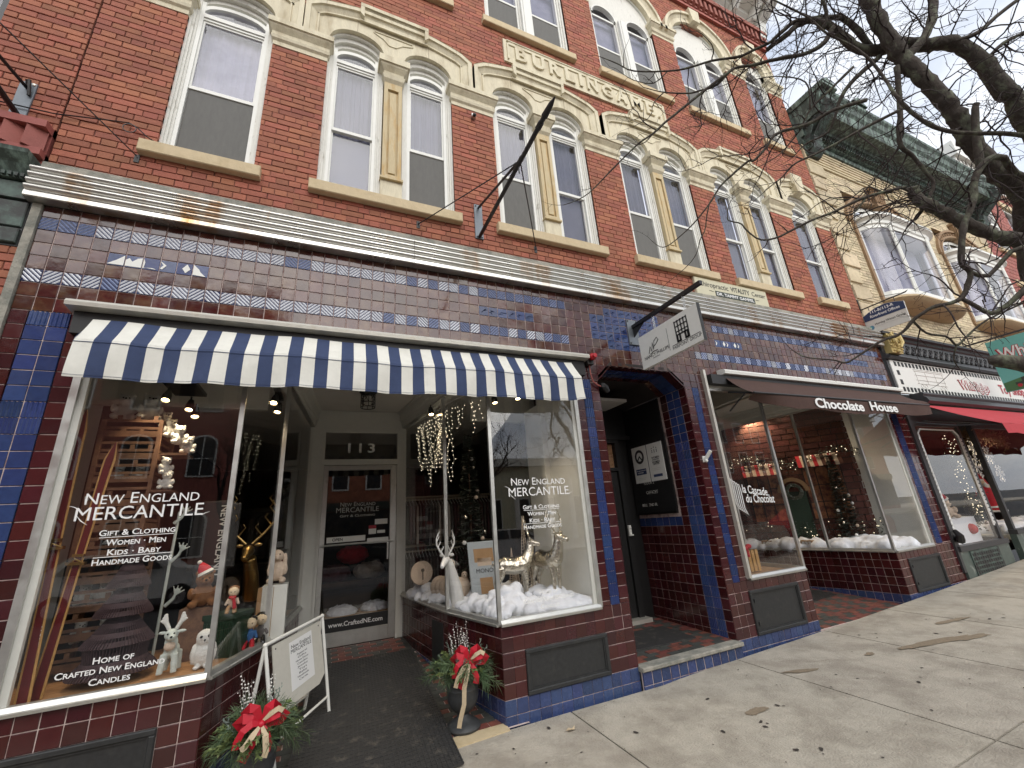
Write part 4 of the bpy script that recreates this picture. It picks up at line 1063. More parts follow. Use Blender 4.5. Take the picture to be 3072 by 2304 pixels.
for k in range(5):
    x=6.735+.033*k; z1=1.86-.02*k; z0=1.52-.015*k
    b.tube([(x-.05,.004,z1+.03),(x-.01,.004,z1+.02),(x+.004,.004,z1-.03),(x+.004,.004,z0+.06),(x+.03,.004,z0),(x+.09-.01*k,.004,z0-.03)],[.002,.006,.0065,.006,.005,.001],6)
b.build('waterfall_emblem','letter',SW3)
# ---- entry of the first shop
def entry(xl,xr,ptsL,ptsR,yd,zc,fz,gx=None):
    b=MB(); b.flat([(ptsL[0][0],.055)]+ptsL[1:]+[*reversed(ptsR[1:])]+[(ptsR[0][0],.055)],zc,zc+.04); b.build('entry_ceiling','ceil',BLD)
    # soffit boxes over the slanted glass
    for P,s in ((ptsL,1),(ptsR,-1)):
        for a,c in zip(P,P[1:]):
            A,C=Vector((*a,0)),Vector((*c,0)); d=(C-A).normalized(); n=Vector((d.y,-d.x,0))*s
            b=MB(); prof=[(-.10,3.05),(.02,3.05),(.035,3.075),(.035,3.12),(.055,3.14),(.065,zc-.04),(.09,zc-.02),(.09,zc),(-.10,zc)]
            b.loft([[tuple(A+n*o+Vector((0,0,q))) for o,q in prof],[tuple(C+n*o+Vector((0,0,q))) for o,q in prof]]); fix(b.build('entry_soffit','paintg',BLD))
entry(1.93,3.185,[(1.475,.03),(1.73,.78),(1.93,2.62)],[(3.565,.03),(3.36,.95),(3.185,2.62)],2.65,3.28,0)
entry(8.0,9.45,[(7.675,.03),(7.83,.9),(8.0,2.6)],[(9.745,.03),(9.70,.88),(9.45,2.6)],2.65,3.28,0)
EZ=lambda x,y:.0+.088*max(0,y)
# door wall
b=MB(); y0,y1=2.63,2.72
for (xa,xb,za,zb) in ((1.90,2.07,.18,3.28),(3.12,3.22,.18,3.28),(2.07,3.12,3.0,3.28)): b.box(xa,xb,y0,y1,za,zb)
for (xa,xb,za,zb) in ((2.07,2.10,.2,3.0),(3.09,3.12,.2,3.0)): b.box(xa,xb,y0-.02,y1-.01,za,zb)
b.box(2.10,3.09,y0-.015,y1-.01,2.49,2.57); b.box(2.10,3.09,y0-.015,y1-.01,2.955,3.0); b.build('door_surround','paintg',BLD)
MB().box(2.10,3.09,2.66,2.666,2.57,2.955).build('transom_pane','glass',BLD)
text('113',BLD,(2.585,2.655,2.675),(1,0,0),(0,0,1),width=.37,height=.13,m='letter',align='CENTER',off=.018,space=1.25)
b=MB(); 
for (xa,xb,za,zb) in ((2.10,2.165,.235,2.485),(3.0,3.09,.235,2.485),(2.165,3.0,2.42,2.485),(2.165,3.0,.235,.40)): b.bbox(xa,xb,2.635,2.68,za,zb,.004)
DOOR=b.build('shop_door','frame',BLD)
MB().box(2.165,3.0,2.655,2.661,.40,2.42).build('glass_pane','glass',DOOR)
b=MB(); b.tube([(2.125,2.60,1.435),(3.04,2.60,1.435)],.012,8); b.tube([(2.125,2.60,1.435),(2.125,2.64,1.435)],.01,6); b.tube([(3.04,2.60,1.435),(3.04,2.64,1.435)],.01,6)
b.box(2.70,2.98,2.595,2.615,1.42,1.49); b.box(2.965,2.985,2.6,2.64,1.2,1.43); b.build('push_bar','frame',DOOR,smooth=True)
MB().box(2.19,2.68,2.648,2.653,1.465,1.535).build('open_label','white',DOOR); text('OPEN',DOOR,(2.26,2.647,1.483),(1,0,0),(0,0,1),width=.13,m='blackl',off=.02)
MB().box(2.165,3.0,2.649,2.654,.40,.56).build('kick_band','blackp',DOOR)
text('www.CraftedNE.com',DOOR,(2.6,2.648,.455),(1,0,0),(0,0,1),width=.66,m='letter',off=.015,align='CENTER')
def dt(s,z,w,h,**k): text(s,DOOR,(2.57,2.652,z),(1,0,0),(0,0,1),width=w,height=h,m='letterg',align='CENTER',**k)
dt('New England',1.925,.46,.055,caps=.8); dt('MERCANTILE',1.845,.56,.065); dt('Gift & Clothing',1.785,.46,.03,caps=.8,off=.014)
for (xa,xb,za,zb,m_) in ((2.72,2.82,1.54,1.61,'white'),(2.72,2.82,1.61,1.655,'redl'),(2.80,2.97,1.665,1.735,'white'),(2.835,2.94,1.545,1.585,'white')): MB().box(xa,xb,2.650,2.653,za,zb).build('sticker',m_,DOOR)
# far shop door (second shop)
b=MB(); b.box(8.0,9.5,2.62,2.70,.2,3.28); b.build('door_surround','paintg',BLD); MB().box(8.3,9.2,2.6,2.615,.45,2.4).build('glass_pane','glass',BLD)
# ---- entry floors
def efloor(xa,xb,ptsL,ptsR,skipmat,z0,nm):
    def lx(P,y):
        for (x0,y0),(x1,y1) in zip(P,P[1:]):
            if y<=y1: return x0+(x1-x0)*(y-y0)/(y1-y0)
        return P[-1][0]
    sk=lambda x,y: x<lx(ptsL,y)-.04 or x>lx(ptsR,y)+.04
    st=quarry(xa,xb,.06,2.62,lambda x,y:z0+.085*y,BLD,sk,.152)
    b=MB(); b.quad((xa-.2,-.02,z0-.008),(xb+.2,-.02,z0-.008),(xb+.2,2.66,z0+.217),(xa-.2,2.66,z0+.217)); b.build('entry_bed','grout',BLD)
    for t,m_ in ((0,'qred'),(1,'qdark')): st[t].build('quarry_tiles',m_,BLD,kind='stuff')
efloor(1.48,3.57,[(1.475,0),(1.73,.78),(1.93,2.62)],[(3.565,0),(3.36,.95),(3.185,2.62)],None,.004,'')
efloor(7.68,9.75,[(7.675,0),(7.83,.9),(8.0,2.6)],[(9.745,0),(9.70,.88),(9.45,2.6)],None,.05,'')
b=MB(); b.loft([[(3.10,-.10,-.03),(3.575,-.062,-.03),(3.575,.05,-.03),(3.10,.05,-.03)],[(3.10,-.10,.006),(3.575,-.062,.007),(3.575,.05,.012),(3.10,.05,.012)]]); b.build('stone_sill','sill',BLD)
# mat: ribbed rubber with links
def ribmat(P,label,n=52,k=34,name='rubber_mat'):
    (A,B,C,D)=[Vector(p) for p in P]  # near-left, near-right, far-right, far-left
    b=MB(); up=Vector((0,0,.012)); b.loft([[tuple(q) for q in (A,B,C,D)],[tuple(q+up*.5) for q in (A,B,C,D)]])
    for i in range(k+1):
        t=i/k; p=A.lerp(B,t); q=D.lerp(C,t); b.bar(p+up*.75,q+up*.75,.008,.008)
    for i in range(n+1):
        t=i/n; p=A.lerp(D,t); q=B.lerp(C,t); b.bar(p+up*.6,q+up*.6,.008,.007)
    return b.build(name,'rubber',None,label=label,cat='mat')
ribmat([(1.96,-.42,.008),(3.10,-.36,.008),(3.19,2.02,.195),(2.12,2.05,.195)],'long ribbed black rubber mat running up to the door numbered 113')
ribmat([(8.0,.75,.125),(9.5,.85,.125),(9.42,2.2,.25),(8.1,2.2,.25)],'ribbed black mat in the entry under the chocolate brown awning',36,30)
flush_tiles()
# ---- concrete edge strip left of the tiles
MB().box(-.055,-.002,-.02,.05,-.05,4.13).build('edge_strip','conc',BLD)
# ================================================================ shop interiors
def istruct(b,name,m): return struct(b,name,m)
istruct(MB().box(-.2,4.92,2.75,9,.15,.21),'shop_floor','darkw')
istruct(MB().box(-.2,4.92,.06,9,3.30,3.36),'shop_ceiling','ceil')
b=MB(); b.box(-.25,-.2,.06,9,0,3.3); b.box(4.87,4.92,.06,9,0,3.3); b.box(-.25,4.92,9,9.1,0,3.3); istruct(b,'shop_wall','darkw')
b=MB(); b.box(.0,.05,.06,1.5,.7,3.3); b.box(.05,.40,.05,.09,.7,3.3); istruct(b,'display_side_wall','paintg')
b=MB(); b.flat([(.05,.03),(1.46,.03),(1.71,.78),(1.89,2.6),(1.5,2.6),(.9,1.25),(.05,1.25)],.70,.735); istruct(b,'display_floor','floorw')
b=MB(); b.flat([(3.60,.03),(4.85,.03),(4.85,1.45),(3.9,1.5),(3.5,2.6),(3.2,2.6),(3.38,.95)],.70,.735); istruct(b,'display_floor','paintg')
b=MB(); b.box(4.62,4.87,.06,.75,.7,3.3); b.box(4.55,4.62,.75,.83,.7,3.3); b.box(4.62,4.87,.83,1.35,.7,3.0); istruct(b,'display_side_wall','white')
# hanging bulkhead that divides display ceiling from the room
b=MB(); b.box(.0,1.5,1.25,1.32,2.9,3.3); b.box(3.9,4.87,1.5,1.56,2.9,3.3); istruct(b,'display_bulkhead','paintg')
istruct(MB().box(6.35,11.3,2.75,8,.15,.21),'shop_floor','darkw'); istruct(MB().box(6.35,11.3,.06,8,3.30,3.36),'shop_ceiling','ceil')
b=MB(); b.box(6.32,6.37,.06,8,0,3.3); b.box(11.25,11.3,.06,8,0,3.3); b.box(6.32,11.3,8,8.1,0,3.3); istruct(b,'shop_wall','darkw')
b=MB(); b.flat([(6.4,.03),(7.66,.03),(7.81,.9),(7.97,2.6),(6.4,2.6)],.70,.735); istruct(b,'display_floor','floorw')
b=MB(); b.flat([(9.76,.03),(11.2,.03),(11.2,1.6),(10.2,2.6),(9.48,2.6),(9.72,.88)],.71,.745); istruct(b,'display_floor','paintg')
b=MB(); b.box(10.95,11.25,.06,1.6,.7,3.3); istruct(b,'display_side_wall','paintg')
# ================================================================ awnings
def stripe_awning():
    x0,x1=.485,4.56; A=thing('striped_awning',(2.5,-.1,3.1),'navy and cream striped awning folded down over the shopfront of door 113','awning')
    b=MB(); b.prism([(-.002,3.252),(-.13,3.262),(-.135,3.29),(-.12,3.312),(-.06,3.322),(-.002,3.325)][::-1],.33,4.78); b.build('awning_hood','alu',A,smooth=False)
    b=MB(); b.box(.36,4.75,-.05,-.004,3.08,3.25); b.build('awning_roller','blackp',A)
    b=MB(); b.tube([(x0+.02,-.20,2.955),(x1-.02,-.20,2.965)],.016,8); b.build('front_bar','black',A)
    for x in (.9,2.2,3.6): MB().tube([(x,-.04,3.1),(x+.05,-.19,2.94)],.012,6).build('arm','blackp',A)
    n=41; w=(x1-x0)/n; r=random.Random(4)
    def P(x,s):
        """s 0..1 along the fabric: roller -> front bar -> hem"""
        ph=x*7.3
        if s<.45:
            t=s/.45; y=-.075-.165*t; z=3.195-.23*t-.008*math.sin(PI*t)
        else:
            t=(s-.45)/.55; y=-.24-.012*t+.016*math.sin(ph+2*t)*t+.006*math.sin(x*23)*t; z=2.965-.275*t
        z+=.007*math.sin(x*4.1)+.004*math.sin(x*11)+.012*(x-2.5)/2; y+=.005*math.sin(x*31+s*4)*s
        xx=x
        e=(x-x0)/(x1-x0); 
        if s>.45: z+=0.03*max(0,(e-.9)/.1)*t
        return (xx,y,z)
    for i in range(n):
        b=MB(); a=x0+i*w; c=a+w; ns=14; nx=3
        for k in range(ns):
            for q in range(nx):
                xa=a+w*q/nx; xb=a+w*(q+1)/nx; s0,s1=k/ns,(k+1)/ns
                p=[P(xa,s0),P(xb,s0),P(xb,s1),P(xa,s1)]
                b.quad(p[3],p[2],p[1],p[0]); b.quad(*[(u[0],u[1]+.003,u[2]) for u in p])
        b.build('stripe_panel','awnw' if i%2==0 else 'awnb',A,smooth='all')
    b=MB(); pts=[(x0+(x1-x0)*i/60,P(x0+(x1-x0)*i/60,.48)[1]-.003,P(x0+(x1-x0)*i/60,.48)[2]) for i in range(61)]; b.tube(pts,.0025,5)
    pts=[(x0+(x1-x0)*i/60,P(x0+(x1-x0)*i/60,.97)[1]-.003,P(x0+(x1-x0)*i/60,.97)[2]) for i in range(61)]; b.tube(pts,.0012,4); b.build('seam','awnb',A)
    b=MB()
    for s,x in ((1,x0),(-1,x1)):
        b.poly([(x,-.07,3.14),(x,-.20,3.02),(x,-.24,2.97),(x,-.25,2.78),(x,-.10,2.95),(x,-.05,3.08)])
    b.build('side_flap','awnb',A)
stripe_awning()
M['choc']=M['awnc']
def choc_awning():
    x0,x1=6.97,11.22; A=thing('brown_awning',(9.1,-.2,2.95),'chocolate brown awning lettered Chocolate House over the second shopfront','awning')
    b=MB(); b.prism([(-.002,3.235),(-.13,3.245),(-.135,3.285),(-.12,3.305),(-.06,3.32),(-.002,3.322)][::-1],6.93,11.33); b.build('awning_hood','white',A)
    MB().box(6.70,11.3,-.09,-.004,3.10,3.232).build('awning_roller','blackp',A)
    b=MB(); b.box(6.62,6.66,-.05,.02,.76,3.30); b.build('awning_track','alu',A)
    def P(x,s):
        e=(x-x0)/(x1-x0); sag=.10*max(0,1-abs(e-.42)/.42)**.7 if s>.4 else 0
        if s<.6:
            t=s/.6; y=-.08-.34*t; z=3.20-.31*t+.015*math.sin(x*5)*t-.03*math.sin(PI*t)
        else:
            t=(s-.6)/.4; y=-.43+.01*math.sin(x*9)*t+.10*t*max(0,1-e*5); z=2.885-.19*t*min(1,.25+e*4.0)+.02*math.sin(x*3.3)*t
        z-=0; 
        if e>.8: z+=.07*(e-.8)/.2*(1 if s>.5 else s*2)
        return (x,y,z)
    b=MB(); nx,ns=70,14
    for i in range(nx):
        for k in range(ns):
            xa,xb=x0+(x1-x0)*i/nx,x0+(x1-x0)*(i+1)/nx; p=[P(xa,k/ns),P(xb,k/ns),P(xb,(k+1)/ns),P(xa,(k+1)/ns)]
            b.quad(p[3],p[2],p[1],p[0]); b.quad(*[(u[0],u[1]+.004,u[2]) for u in p])
    b.build('fabric','awnc',A,smooth='all')
    for x in (x0+.02,x1-.05):
        b=MB(); b.tube([(x,-.06,3.0),(x+.02,-.42,2.88)],.014,6); b.tube([(x,-.02,2.75),(x,-.3,2.92)],.01,6); b.build('arm','black',A)
    MB().tube([(x0,-.425,2.885),(x1,-.425,2.9)],.014,6).build('front_bar','black',A)
    def tx(s,x,z,w,h,sh): text(s,A,(x,-.447,z),(1,0,-.012),(0,0,1),width=w,height=h,m='letter',off=.028,ext=.003,shear=sh)
    tx('Chocolate',8.12,2.735,1.12,.135,.0); tx('House',9.42,2.745,.72,.13,.0)
choc_awning()
# red strobe alarm
A=thing('fire_alarm_beacon',(4.81,-.04,3.2),'small red alarm beacon beside the right end of the striped awning','alarm')
b=MB(); b.box(4.785,4.87,-.07,-.002,3.215,3.34); b.build('housing','grate',A)
b=MB(); b.ball((4.835,-.105,3.29),.042,.045,.042,14,8); b.lathe([(.0,0),(.026,.0),(.026,.02),(0,.02)],(4.835,-.165,3.29),10,(0,1,0)); b.build('lens','redg' if 'redg' in M else 'redl',A,smooth=True)
b=MB(); b.tube([(4.83,-.03,3.215),(4.83,-.035,3.1),(4.85,-.03,3.02),(4.91,-.035,2.975),(4.955,-.03,2.965)],.008,6); b.build('cable','brickp',A)
b=MB(); b.lathe([(0,0),(.035,.0),(.045,.05),(.03,.11),(0,.11)],(4.98,-.02,2.99),10,(.5,.1,-.5)); b.box(4.95,5.0,-.05,.0,2.95,3.0); b.build('floodlight','black',None,label='small black spotlight at the upper left corner of the arched doorway',cat='spotlight',smooth=True)
A=thing('flag_holder',(6.36,-.03,2.1),'white flagpole socket screwed on the maroon tiles right of the arched doorway','flag holder')
MB().bbox(6.33,6.39,-.014,0,2.085,2.16,.006).build('plate','white',A)
b=MB(); b.lathe([(0,0),(.022,0),(.022,.12),(.015,.125),(.012,.05),(0,.05)],(6.36,-.02,2.12),12,(.25,-.6,.75)); b.ball((6.355,-.03,2.10),.022); b.build('socket','white',A,smooth=True)
# ================================================================ blade sign on arm
A=thing('blade_sign_bracket',(5.57,0,3.55),'black square bar on grey wall plate holding the white hanging sign','sign bracket')
MB().bbox(5.50,5.665,-.02,-.002,3.555,3.90,.003).build('wall_plate','greyp',A)
b=MB(); 
for x in (5.515,5.65):
    for z in (3.575,3.88): b.lathe([(0,0),(.011,0),(.009,.008),(0,.009)],(x,-.02,z),6,(0,-1,0))
b.build('bolt','grate',A,kind='stuff')
MB().bar((5.585,-.02,3.80),(5.585,-1.12,3.80),.042,.042).build('arm','black',A)
MB().loft([[(5.58,-.02,3.78),(5.59,-.02,3.78),(5.59,-.02,3.66),(5.58,-.02,3.66)],[(5.58,-.22,3.78),(5.59,-.22,3.78),(5.59,-.22,3.77),(5.58,-.22,3.77)]]).build('gusset','black',A)
SG=thing('hanging_sign',(5.575,-.57,3.19),'white hanging sign lettered Nancy Phillips and Pairpoint Group','sign')
b=MB(); b.box(5.553,5.597,-1.03,-.11,3.185,3.60); b.build('board','white',SG); b=MB(); b.box(5.5535,5.5965,-1.034,-1.031,3.18,3.605); b.build('edge','grate',SG)
b=MB()
for y in (-.38,-.86):
    for k,z in enumerate((3.77,3.735,3.70,3.665,3.63)):
        a=k%2
        pts=[(5.585+ (.0 if a else .012*math.cos(t)),y+(.012*math.cos(t) if a else 0),z+.022*math.sin(t)) for t in [2*PI*i/8 for i in range(9)]]; b.tube(pts,.0035,5)
b.build('chain','steel',SG)
def st(s,y,z,w,h=None,m='blackl',**k): return text(s,SG,(5.5525,y,z),(0,-1,0),(0,0,1),width=w,height=h,m=m,name='lettering',**k)
st('NANCY PHILLIPS',-.165,3.285,.40,.038,off=.01); st('MARKETING',-.30,3.258,.11,.012)
st('PAIRPOINT GROUP',-.615,3.235,.40,.036)
b=MB(); b.tube([(5.551,-.25,3.34),(5.551,-.285,3.42),(5.551,-.30,3.35),(5.551,-.33,3.45),(5.551,-.335,3.36),(5.551,-.36,3.46),(5.551,-.41,3.485),(5.551,-.43,3.45),(5.551,-.38,3.41),(5.551,-.33,3.39)],.0045,5); b.tube([(5.551,-.27,3.325),(5.551,-.33,3.34),(5.551,-.40,3.335)],.004,5); b.build('monogram','blackl',SG)
MB().box(5.551,5.553,-.575,-.571,3.25,3.52).build('rule','blackl',SG); MB().box(5.551,5.553,-1.01,-.615,3.278,3.284).build('rule','blackl',SG)
b=MB(); yl,yr,zb,zt=-.70,-.87,3.29,3.54
def br(y0,y1,z0,z1): b.box(5.549,5.553,-max(-y0,-y1) if 0 else min(y0,y1),max(y0,y1),z0,z1)
for i in range(5): y=yl+(yr-yl)*i/4; br(y-.007,y+.007,zb if i not in(2,) else zb+.08,zt)
for z in (zt-.012,3.47,3.41,3.37): br(yl,yr,z-.005,z+.006)
br(yl,-.755,zb,zb+.02); br(-.815,yr,zb,zb+.02); br(yl,yr,zb+.075,zb+.09); br(yl,-.72,zb,zb+.08); br(-.75,-.76,zb,zb+.08); br(-.81,-.82,zb,zb+.08); br(-.845,yr,zb,zb+.08)
b.build('building_emblem','blackl',SG)
# chiropractic sign on the brickwork
C_=thing('wall_sign',(7.65,-.02,4.48),'cream wall sign of the Chiropractic Vitality Center above the ribbed metal band','sign')
b=MB(); b.bbox(6.875,8.43,-.045,-.004,4.475,4.785,.008); b.build('board','signc' if 'signc' in M else 'stone',C_)
b=MB()
for x0,x1,z0,z1 in ((6.885,8.42,4.483,4.489),(6.885,8.42,4.771,4.777)): b.box(x0,x1,-.047,-.045,z0,z1)
b.build('border','sill',C_)
def ct(s,x,z,w,h,m='blackl',**k): return text(s,C_,(x,-.0465,z),(1,0,0),(0,0,1),width=w,height=h,m=m,**k)
ct('Chiropractic',6.95,4.645,.60,.085); ct('VITALITY',7.60,4.645,.42,.08,off=.012); ct('Center',8.07,4.645,.31,.075)
MB().box(7.25,8.10,-.049,-.046,4.51,4.60).build('name_band','greend' if 'greend' in M else 'blackp',C_); text('DR. TAMMY GAMPEL',C_,(7.675,-.0495,4.53),(1,0,0),(0,0,1),width=.80,height=.05,m='letter',off=.02,align='CENTER')
b=MB(); b.tube([(7.13,-.047,4.58),(7.16,-.047,4.588),(7.19,-.047,4.578),(7.22,-.047,4.585)],.003,5); b.tube([(8.13,-.047,4.58),(8.20,-.047,4.58)],.003,5); b.build('flourish','blackl',C_)
# ================================================================ flagpole bracket with stays
A=thing('projecting_banner_arm',(3.57,0,4.67),'long black pointed banner arm with strut and stays on grey plate between the middle windows','bracket')
MB().bbox(3.52,3.62,-.018,-.002,4.665,5.14,.003).build('wall_plate','greyp',A)
b=MB()
for x in (3.54,3.60):
    for z in (4.685,5.115): b.lathe([(0,0),(.009,0),(.008,.007),(0,.008)],(x,-.018,z),6,(0,-1,0))
b.build('bolt','grate',A,kind='stuff')
b=MB(); b.tube([(3.57,-.02,4.69),(3.57,-1.64,4.69)],.021,8); b.tube([(3.57,-1.50,4.69),(3.57,-1.56,4.69)],.027,8); b.tube([(3.57,-1.62,4.69),(3.57,-1.73,4.69),(3.57,-1.80,4.69)],[.03,.022,.004],8); b.build('arm','black',A,smooth=True)
b=MB(); b.tube([(3.57,-.02,5.09),(3.57,-1.12,4.715),(3.57,-1.16,4.70)],.013,8); b.build('strut','black',A,smooth=True)
for ax,az in ((2.87,4.685),(4.295,4.685)):
    b=MB(); b.tube([(ax,-.02,az),(3.57,-1.14,4.70)],.006,6); b.build('stay','black',A)
    b=MB(); b.box(ax-.018,ax+.018,-.01,-.001,az-.045,az+.045); b.tube([(ax,-.01,az+.02),(ax,-.03,az+.015),(ax,-.03,az),(ax,-.01,az)],.005,6); b.build('stay_anchor','grate',A)
b=MB(); b.tube([(3.57,-1.1,4.66),(3.57,-1.1,4.60),(3.575,-1.1,4.59)],.006,5); b.tube([(3.57,-1.16,4.73),(3.57,-1.12,4.73)],.01,6); b.build('hook','black',A)
A=thing('wall_camera',(3.57,-.04,6.50),'tiny black and silver camera on the brick pier between the second and third windows','camera')
MB().box(3.545,3.60,-.05,-.002,6.50,6.545).build('bracket','steel',A); b=MB(); b.ball((3.575,-.06,6.51),.026,k=10,m=6); b.build('dome','black',A,smooth=True)
# ================================================================ A-frame sign
SGF=thing('a_frame_sign',(2.05,.65,.03),'white metal A-frame shop sign with a printed sheet, on the mat before the left window','sign')
def fz(y): return .012+.085*max(0,y)
tl,tr=Vector((1.77,.36,.80)),Vector((2.168,.95,.86)); dz=Vector((0,0,0))
ax=(tr-tl).normalized(); out=Vector((ax.y,-ax.x,0)).normalized()
def leg(T,sg,spread=.30):
    f=T+out*spread*sg; f.z=fz(f.y); 
    MB().tube([T,f],.0135,8).build('leg','white',SGF,smooth=True)
    return f
f1=leg(tl,.55); f2=leg(tr,.42); f3=leg(tl,-.6,.2); f4=leg(tr,-.6,.2)
b=MB(); b.tube([tl,tr],.0135,8); b.ball(tl,.018); b.ball(tr,.018); b.build('top_bar','white',SGF,smooth=True)
for a,c,t in ((tl,f1,.82),(tl,f3,.82)):
    cc,dd=(f2,tr) if a is tl and c is f1 else (f4,tr)
    MB().tube([a.lerp(c,t),dd.lerp(cc,t)],.010,6).build('cross_bar','white',SGF)
p0=tl+ax*.075+Vector((0,0,-.03)); p1=tr-ax*.04+Vector((0,0,-.03)); dn=(f1-tl+f2-tr).normalized()*.42+out*.0
nn=out
q=[p0,p1,p1+dn,p1+dn*1.0-ax*.08+dn*.12,p0+dn*1.12+ax*.08,p0+dn]
MB().loft([[tuple(v+nn*.006) for v in q],[tuple(v-nn*.004) for v in q]]).build('board','paintw' if 'paintw' in M else 'white',SGF)
s0=p0.lerp(p1,.30)+dn*.10; s1=p0.lerp(p1,.78)+dn*.08; 
MB().loft([[tuple(v+nn*.0075) for v in (s0,s1,s1+dn*.82,s0+dn*.82)],[tuple(v+nn*.0062) for v in (s0,s1,s1+dn*.82,s0+dn*.82)]]).build('sheet','letter',SGF)
upv=-dn.normalized(); sw=(s1-s0).length
def stx(s,t,w,h,m='blackl'): text(s,SGF,(s0+s1)/2+dn*t+nn*.0078,ax,upv,width=w*sw,height=h,m=m,align='CENTER',ext=.0006)
stx('New England',.13,.85,.026); stx('MERCANTILE',.21,.9,.028)
for k,sx in enumerate(('Apparel','Gifts','Home Decor','Candles','Jewelry','Toys','Baby','Handmade','Cards')): stx(sx,.29+k*.055,.2+.05*len(sx)*.7,.013)
b=MB()
for v in (p0+ax*.03+Vector((0,0,-.03)),p1-ax*.03+Vector((0,0,-.03))): b.ball(v+nn*.008,.008,k=8,m=4)
b.build('bolt','grate',SGF,kind='stuff')
# ================================================================ Christmas urns
M['urn']=mat('charcoal_urn',(.040,.042,.043),.55,var=.2,scale=9,bump=.15,bscale=30,col2=(.07,.068,.062),thr=(.55,.75))
M['needle']=mat('pine_needles',(.065,.105,.045),.6,var=.35,scale=14,per=.45)
M['cedar']=mat('yellow_green_cedar',(.12,.16,.05),.6,var=.3,scale=14,per=.35)
M['juniper']=mat('blue_grey_sprigs',(.16,.20,.17),.6,var=.3,scale=14,per=.3)
M['ribbon']=mat('red_ribbon',(.50,.008,.025),.45,var=.1,scale=6)
M['burlap']=mat('cream_ribbon',(.55,.44,.29),.7,var=.15,scale=10)
M['berry']=mat('white_berries',(.75,.74,.70),.3,var=.05)
M['silver']=mat('silver_twigs',(.45,.43,.40),.4,.5,var=.1)
def urn(loc,label,seed,sc=1.0,ribbon_tail=True,rimz=.33):
    r=random.Random(seed); X,Y,Z=loc; U_=thing('planter_urn',loc,label,'planter','Christmas urns by the shop entry')
    pr=[(0,0),(.135,0),(.14,.015),(.132,.03),(.11,.045),(.085,.06),(.05,.085),(.045,.10),(.058,.112),(.075,.125),(.10,.15),(.122,.19),(.131,.235),(.129,.27),(.133,.28),(.129,.29),(.131,.31),(.134,.325),(.15,.335),(.152,.345),(.12,.345),(.12,.30),(0,.30)]
    b=MB(); b.lathe([(a*sc,h*sc) for a,h in pr],(X,Y,Z),28); b.build('urn','urn',U_,smooth=True)
    zt=Z+.32*sc
    def spray(name,m,n,R,H,nl,droop,lw,ll,dirs=None):
        b=MB()
        for i in range(n):
            a=r.uniform(0,2*PI) if dirs is None else r.gauss(*dirs); e=r.uniform(.0,1.2)
            d=Vector((math.cos(a)*math.cos(e),math.sin(a)*math.cos(e),math.sin(e))); L_=r.uniform(.6,1)*R
            p=Vector((X,Y,zt))+Vector((d.x,d.y,0))*.05; stem=[]
            for k in range(7):
                t=k/6; q=p+d*L_*t+Vector((0,0,H*t-droop*t*t)); stem.append(q)
            b.cr=r.random()*.9+.05
            b.tube(stem,[.0022*(1-.7*k/6) for k in range(7)],4,False)
            for k in range(nl):
                t=.25+.75*k/nl; f=t*6; i0=min(int(f),5); q=stem[i0].lerp(stem[i0+1],f-i0); ax_=(stem[i0+1]-stem[i0]).normalized()
                v=Vector((r.gauss(0,1),r.gauss(0,1),r.gauss(0,.6)+.0)); v=(v-ax_*v.dot(ax_)).normalized(); dd=(v*.75+ax_*.8).normalized()
                s_=dd.cross(Vector((r.gauss(0,1),r.gauss(0,1),r.gauss(0,1)))).normalized()*lw; l2=ll*r.uniform(.7,1.2)
                b.poly([tuple(q-s_*.6),tuple(q+dd*l2*.6-s_),tuple(q+dd*l2-Vector((0,0,ll*.12))),tuple(q+dd*l2*.6+s_),tuple(q+s_*.6)])
        return b.build(name,m,U_,kind='stuff')
    spray('pine_boughs','needle',60,.29,.17,56,.20,.0016,.085)
    spray('cedar_boughs','cedar',40,.26,.17,38,.15,.006,.032)
    spray('juniper_sprigs','juniper',16,.20,.22,26,.04,.0035,.022)
    b=MB(); bb=MB()
    for i in range(10):
        a=r.uniform(0,2*PI); tip=Vector((X,Y,zt))+Vector((math.cos(a)*.10-.03,math.sin(a)*.06+.03,r.uniform(.34,.46))); base=Vector((X,Y+.03,zt+.02)); mid=base.lerp(tip,.5)+Vector((math.cos(a)*.03,0,0))
        b.tube([base,mid,tip],[.002,.0015,.0008],4)
        for k in range(9):
            q=mid.lerp(tip,k/9)+Vector((r.gauss(0,.006),r.gauss(0,.006),0)); bb.ball(q,.0055 if i%2 else .004,k=6,m=4)
    b.build('twigs','silver',U_,kind='stuff'); bb.build('berries','berry',U_,kind='stuff')
    # bow
    c=Vector((X+.03,Y-.13*sc,zt+.17)); toc=(CAM-c); toc.z*=.3; n=toc.normalized(); sd=n.cross(Vector((0,0,1))).normalized(); up=Vector((0,0,1))
    def ribbon(pts,w,name,m):
        b=MB(); P=[c+sd*p[0]+up*p[1]+n*p[2] for p in pts]; 
        R1=[];R2=[]
        for i,p in enumerate(P):
            t=(P[min(i+1,len(P)-1)]-P[max(i-1,0)]).normalized(); ws=pts[i][3] if len(pts[i])>3 else 1
            wd=t.cross(n+up*.2*math.sin(i)).normalized()*w*ws*.5; R1.append(p+wd); R2.append(p-wd)
        for i in range(len(P)-1):
            b.quad(tuple(R1[i]),tuple(R2[i]),tuple(R2[i+1]),tuple(R1[i+1])); o=n*.0015
            b.quad(tuple(R1[i]-o),tuple(R1[i+1]-o),tuple(R2[i+1]-o),tuple(R2[i]-o))
        b.build(name,m,U_,smooth='all')
    w=.055
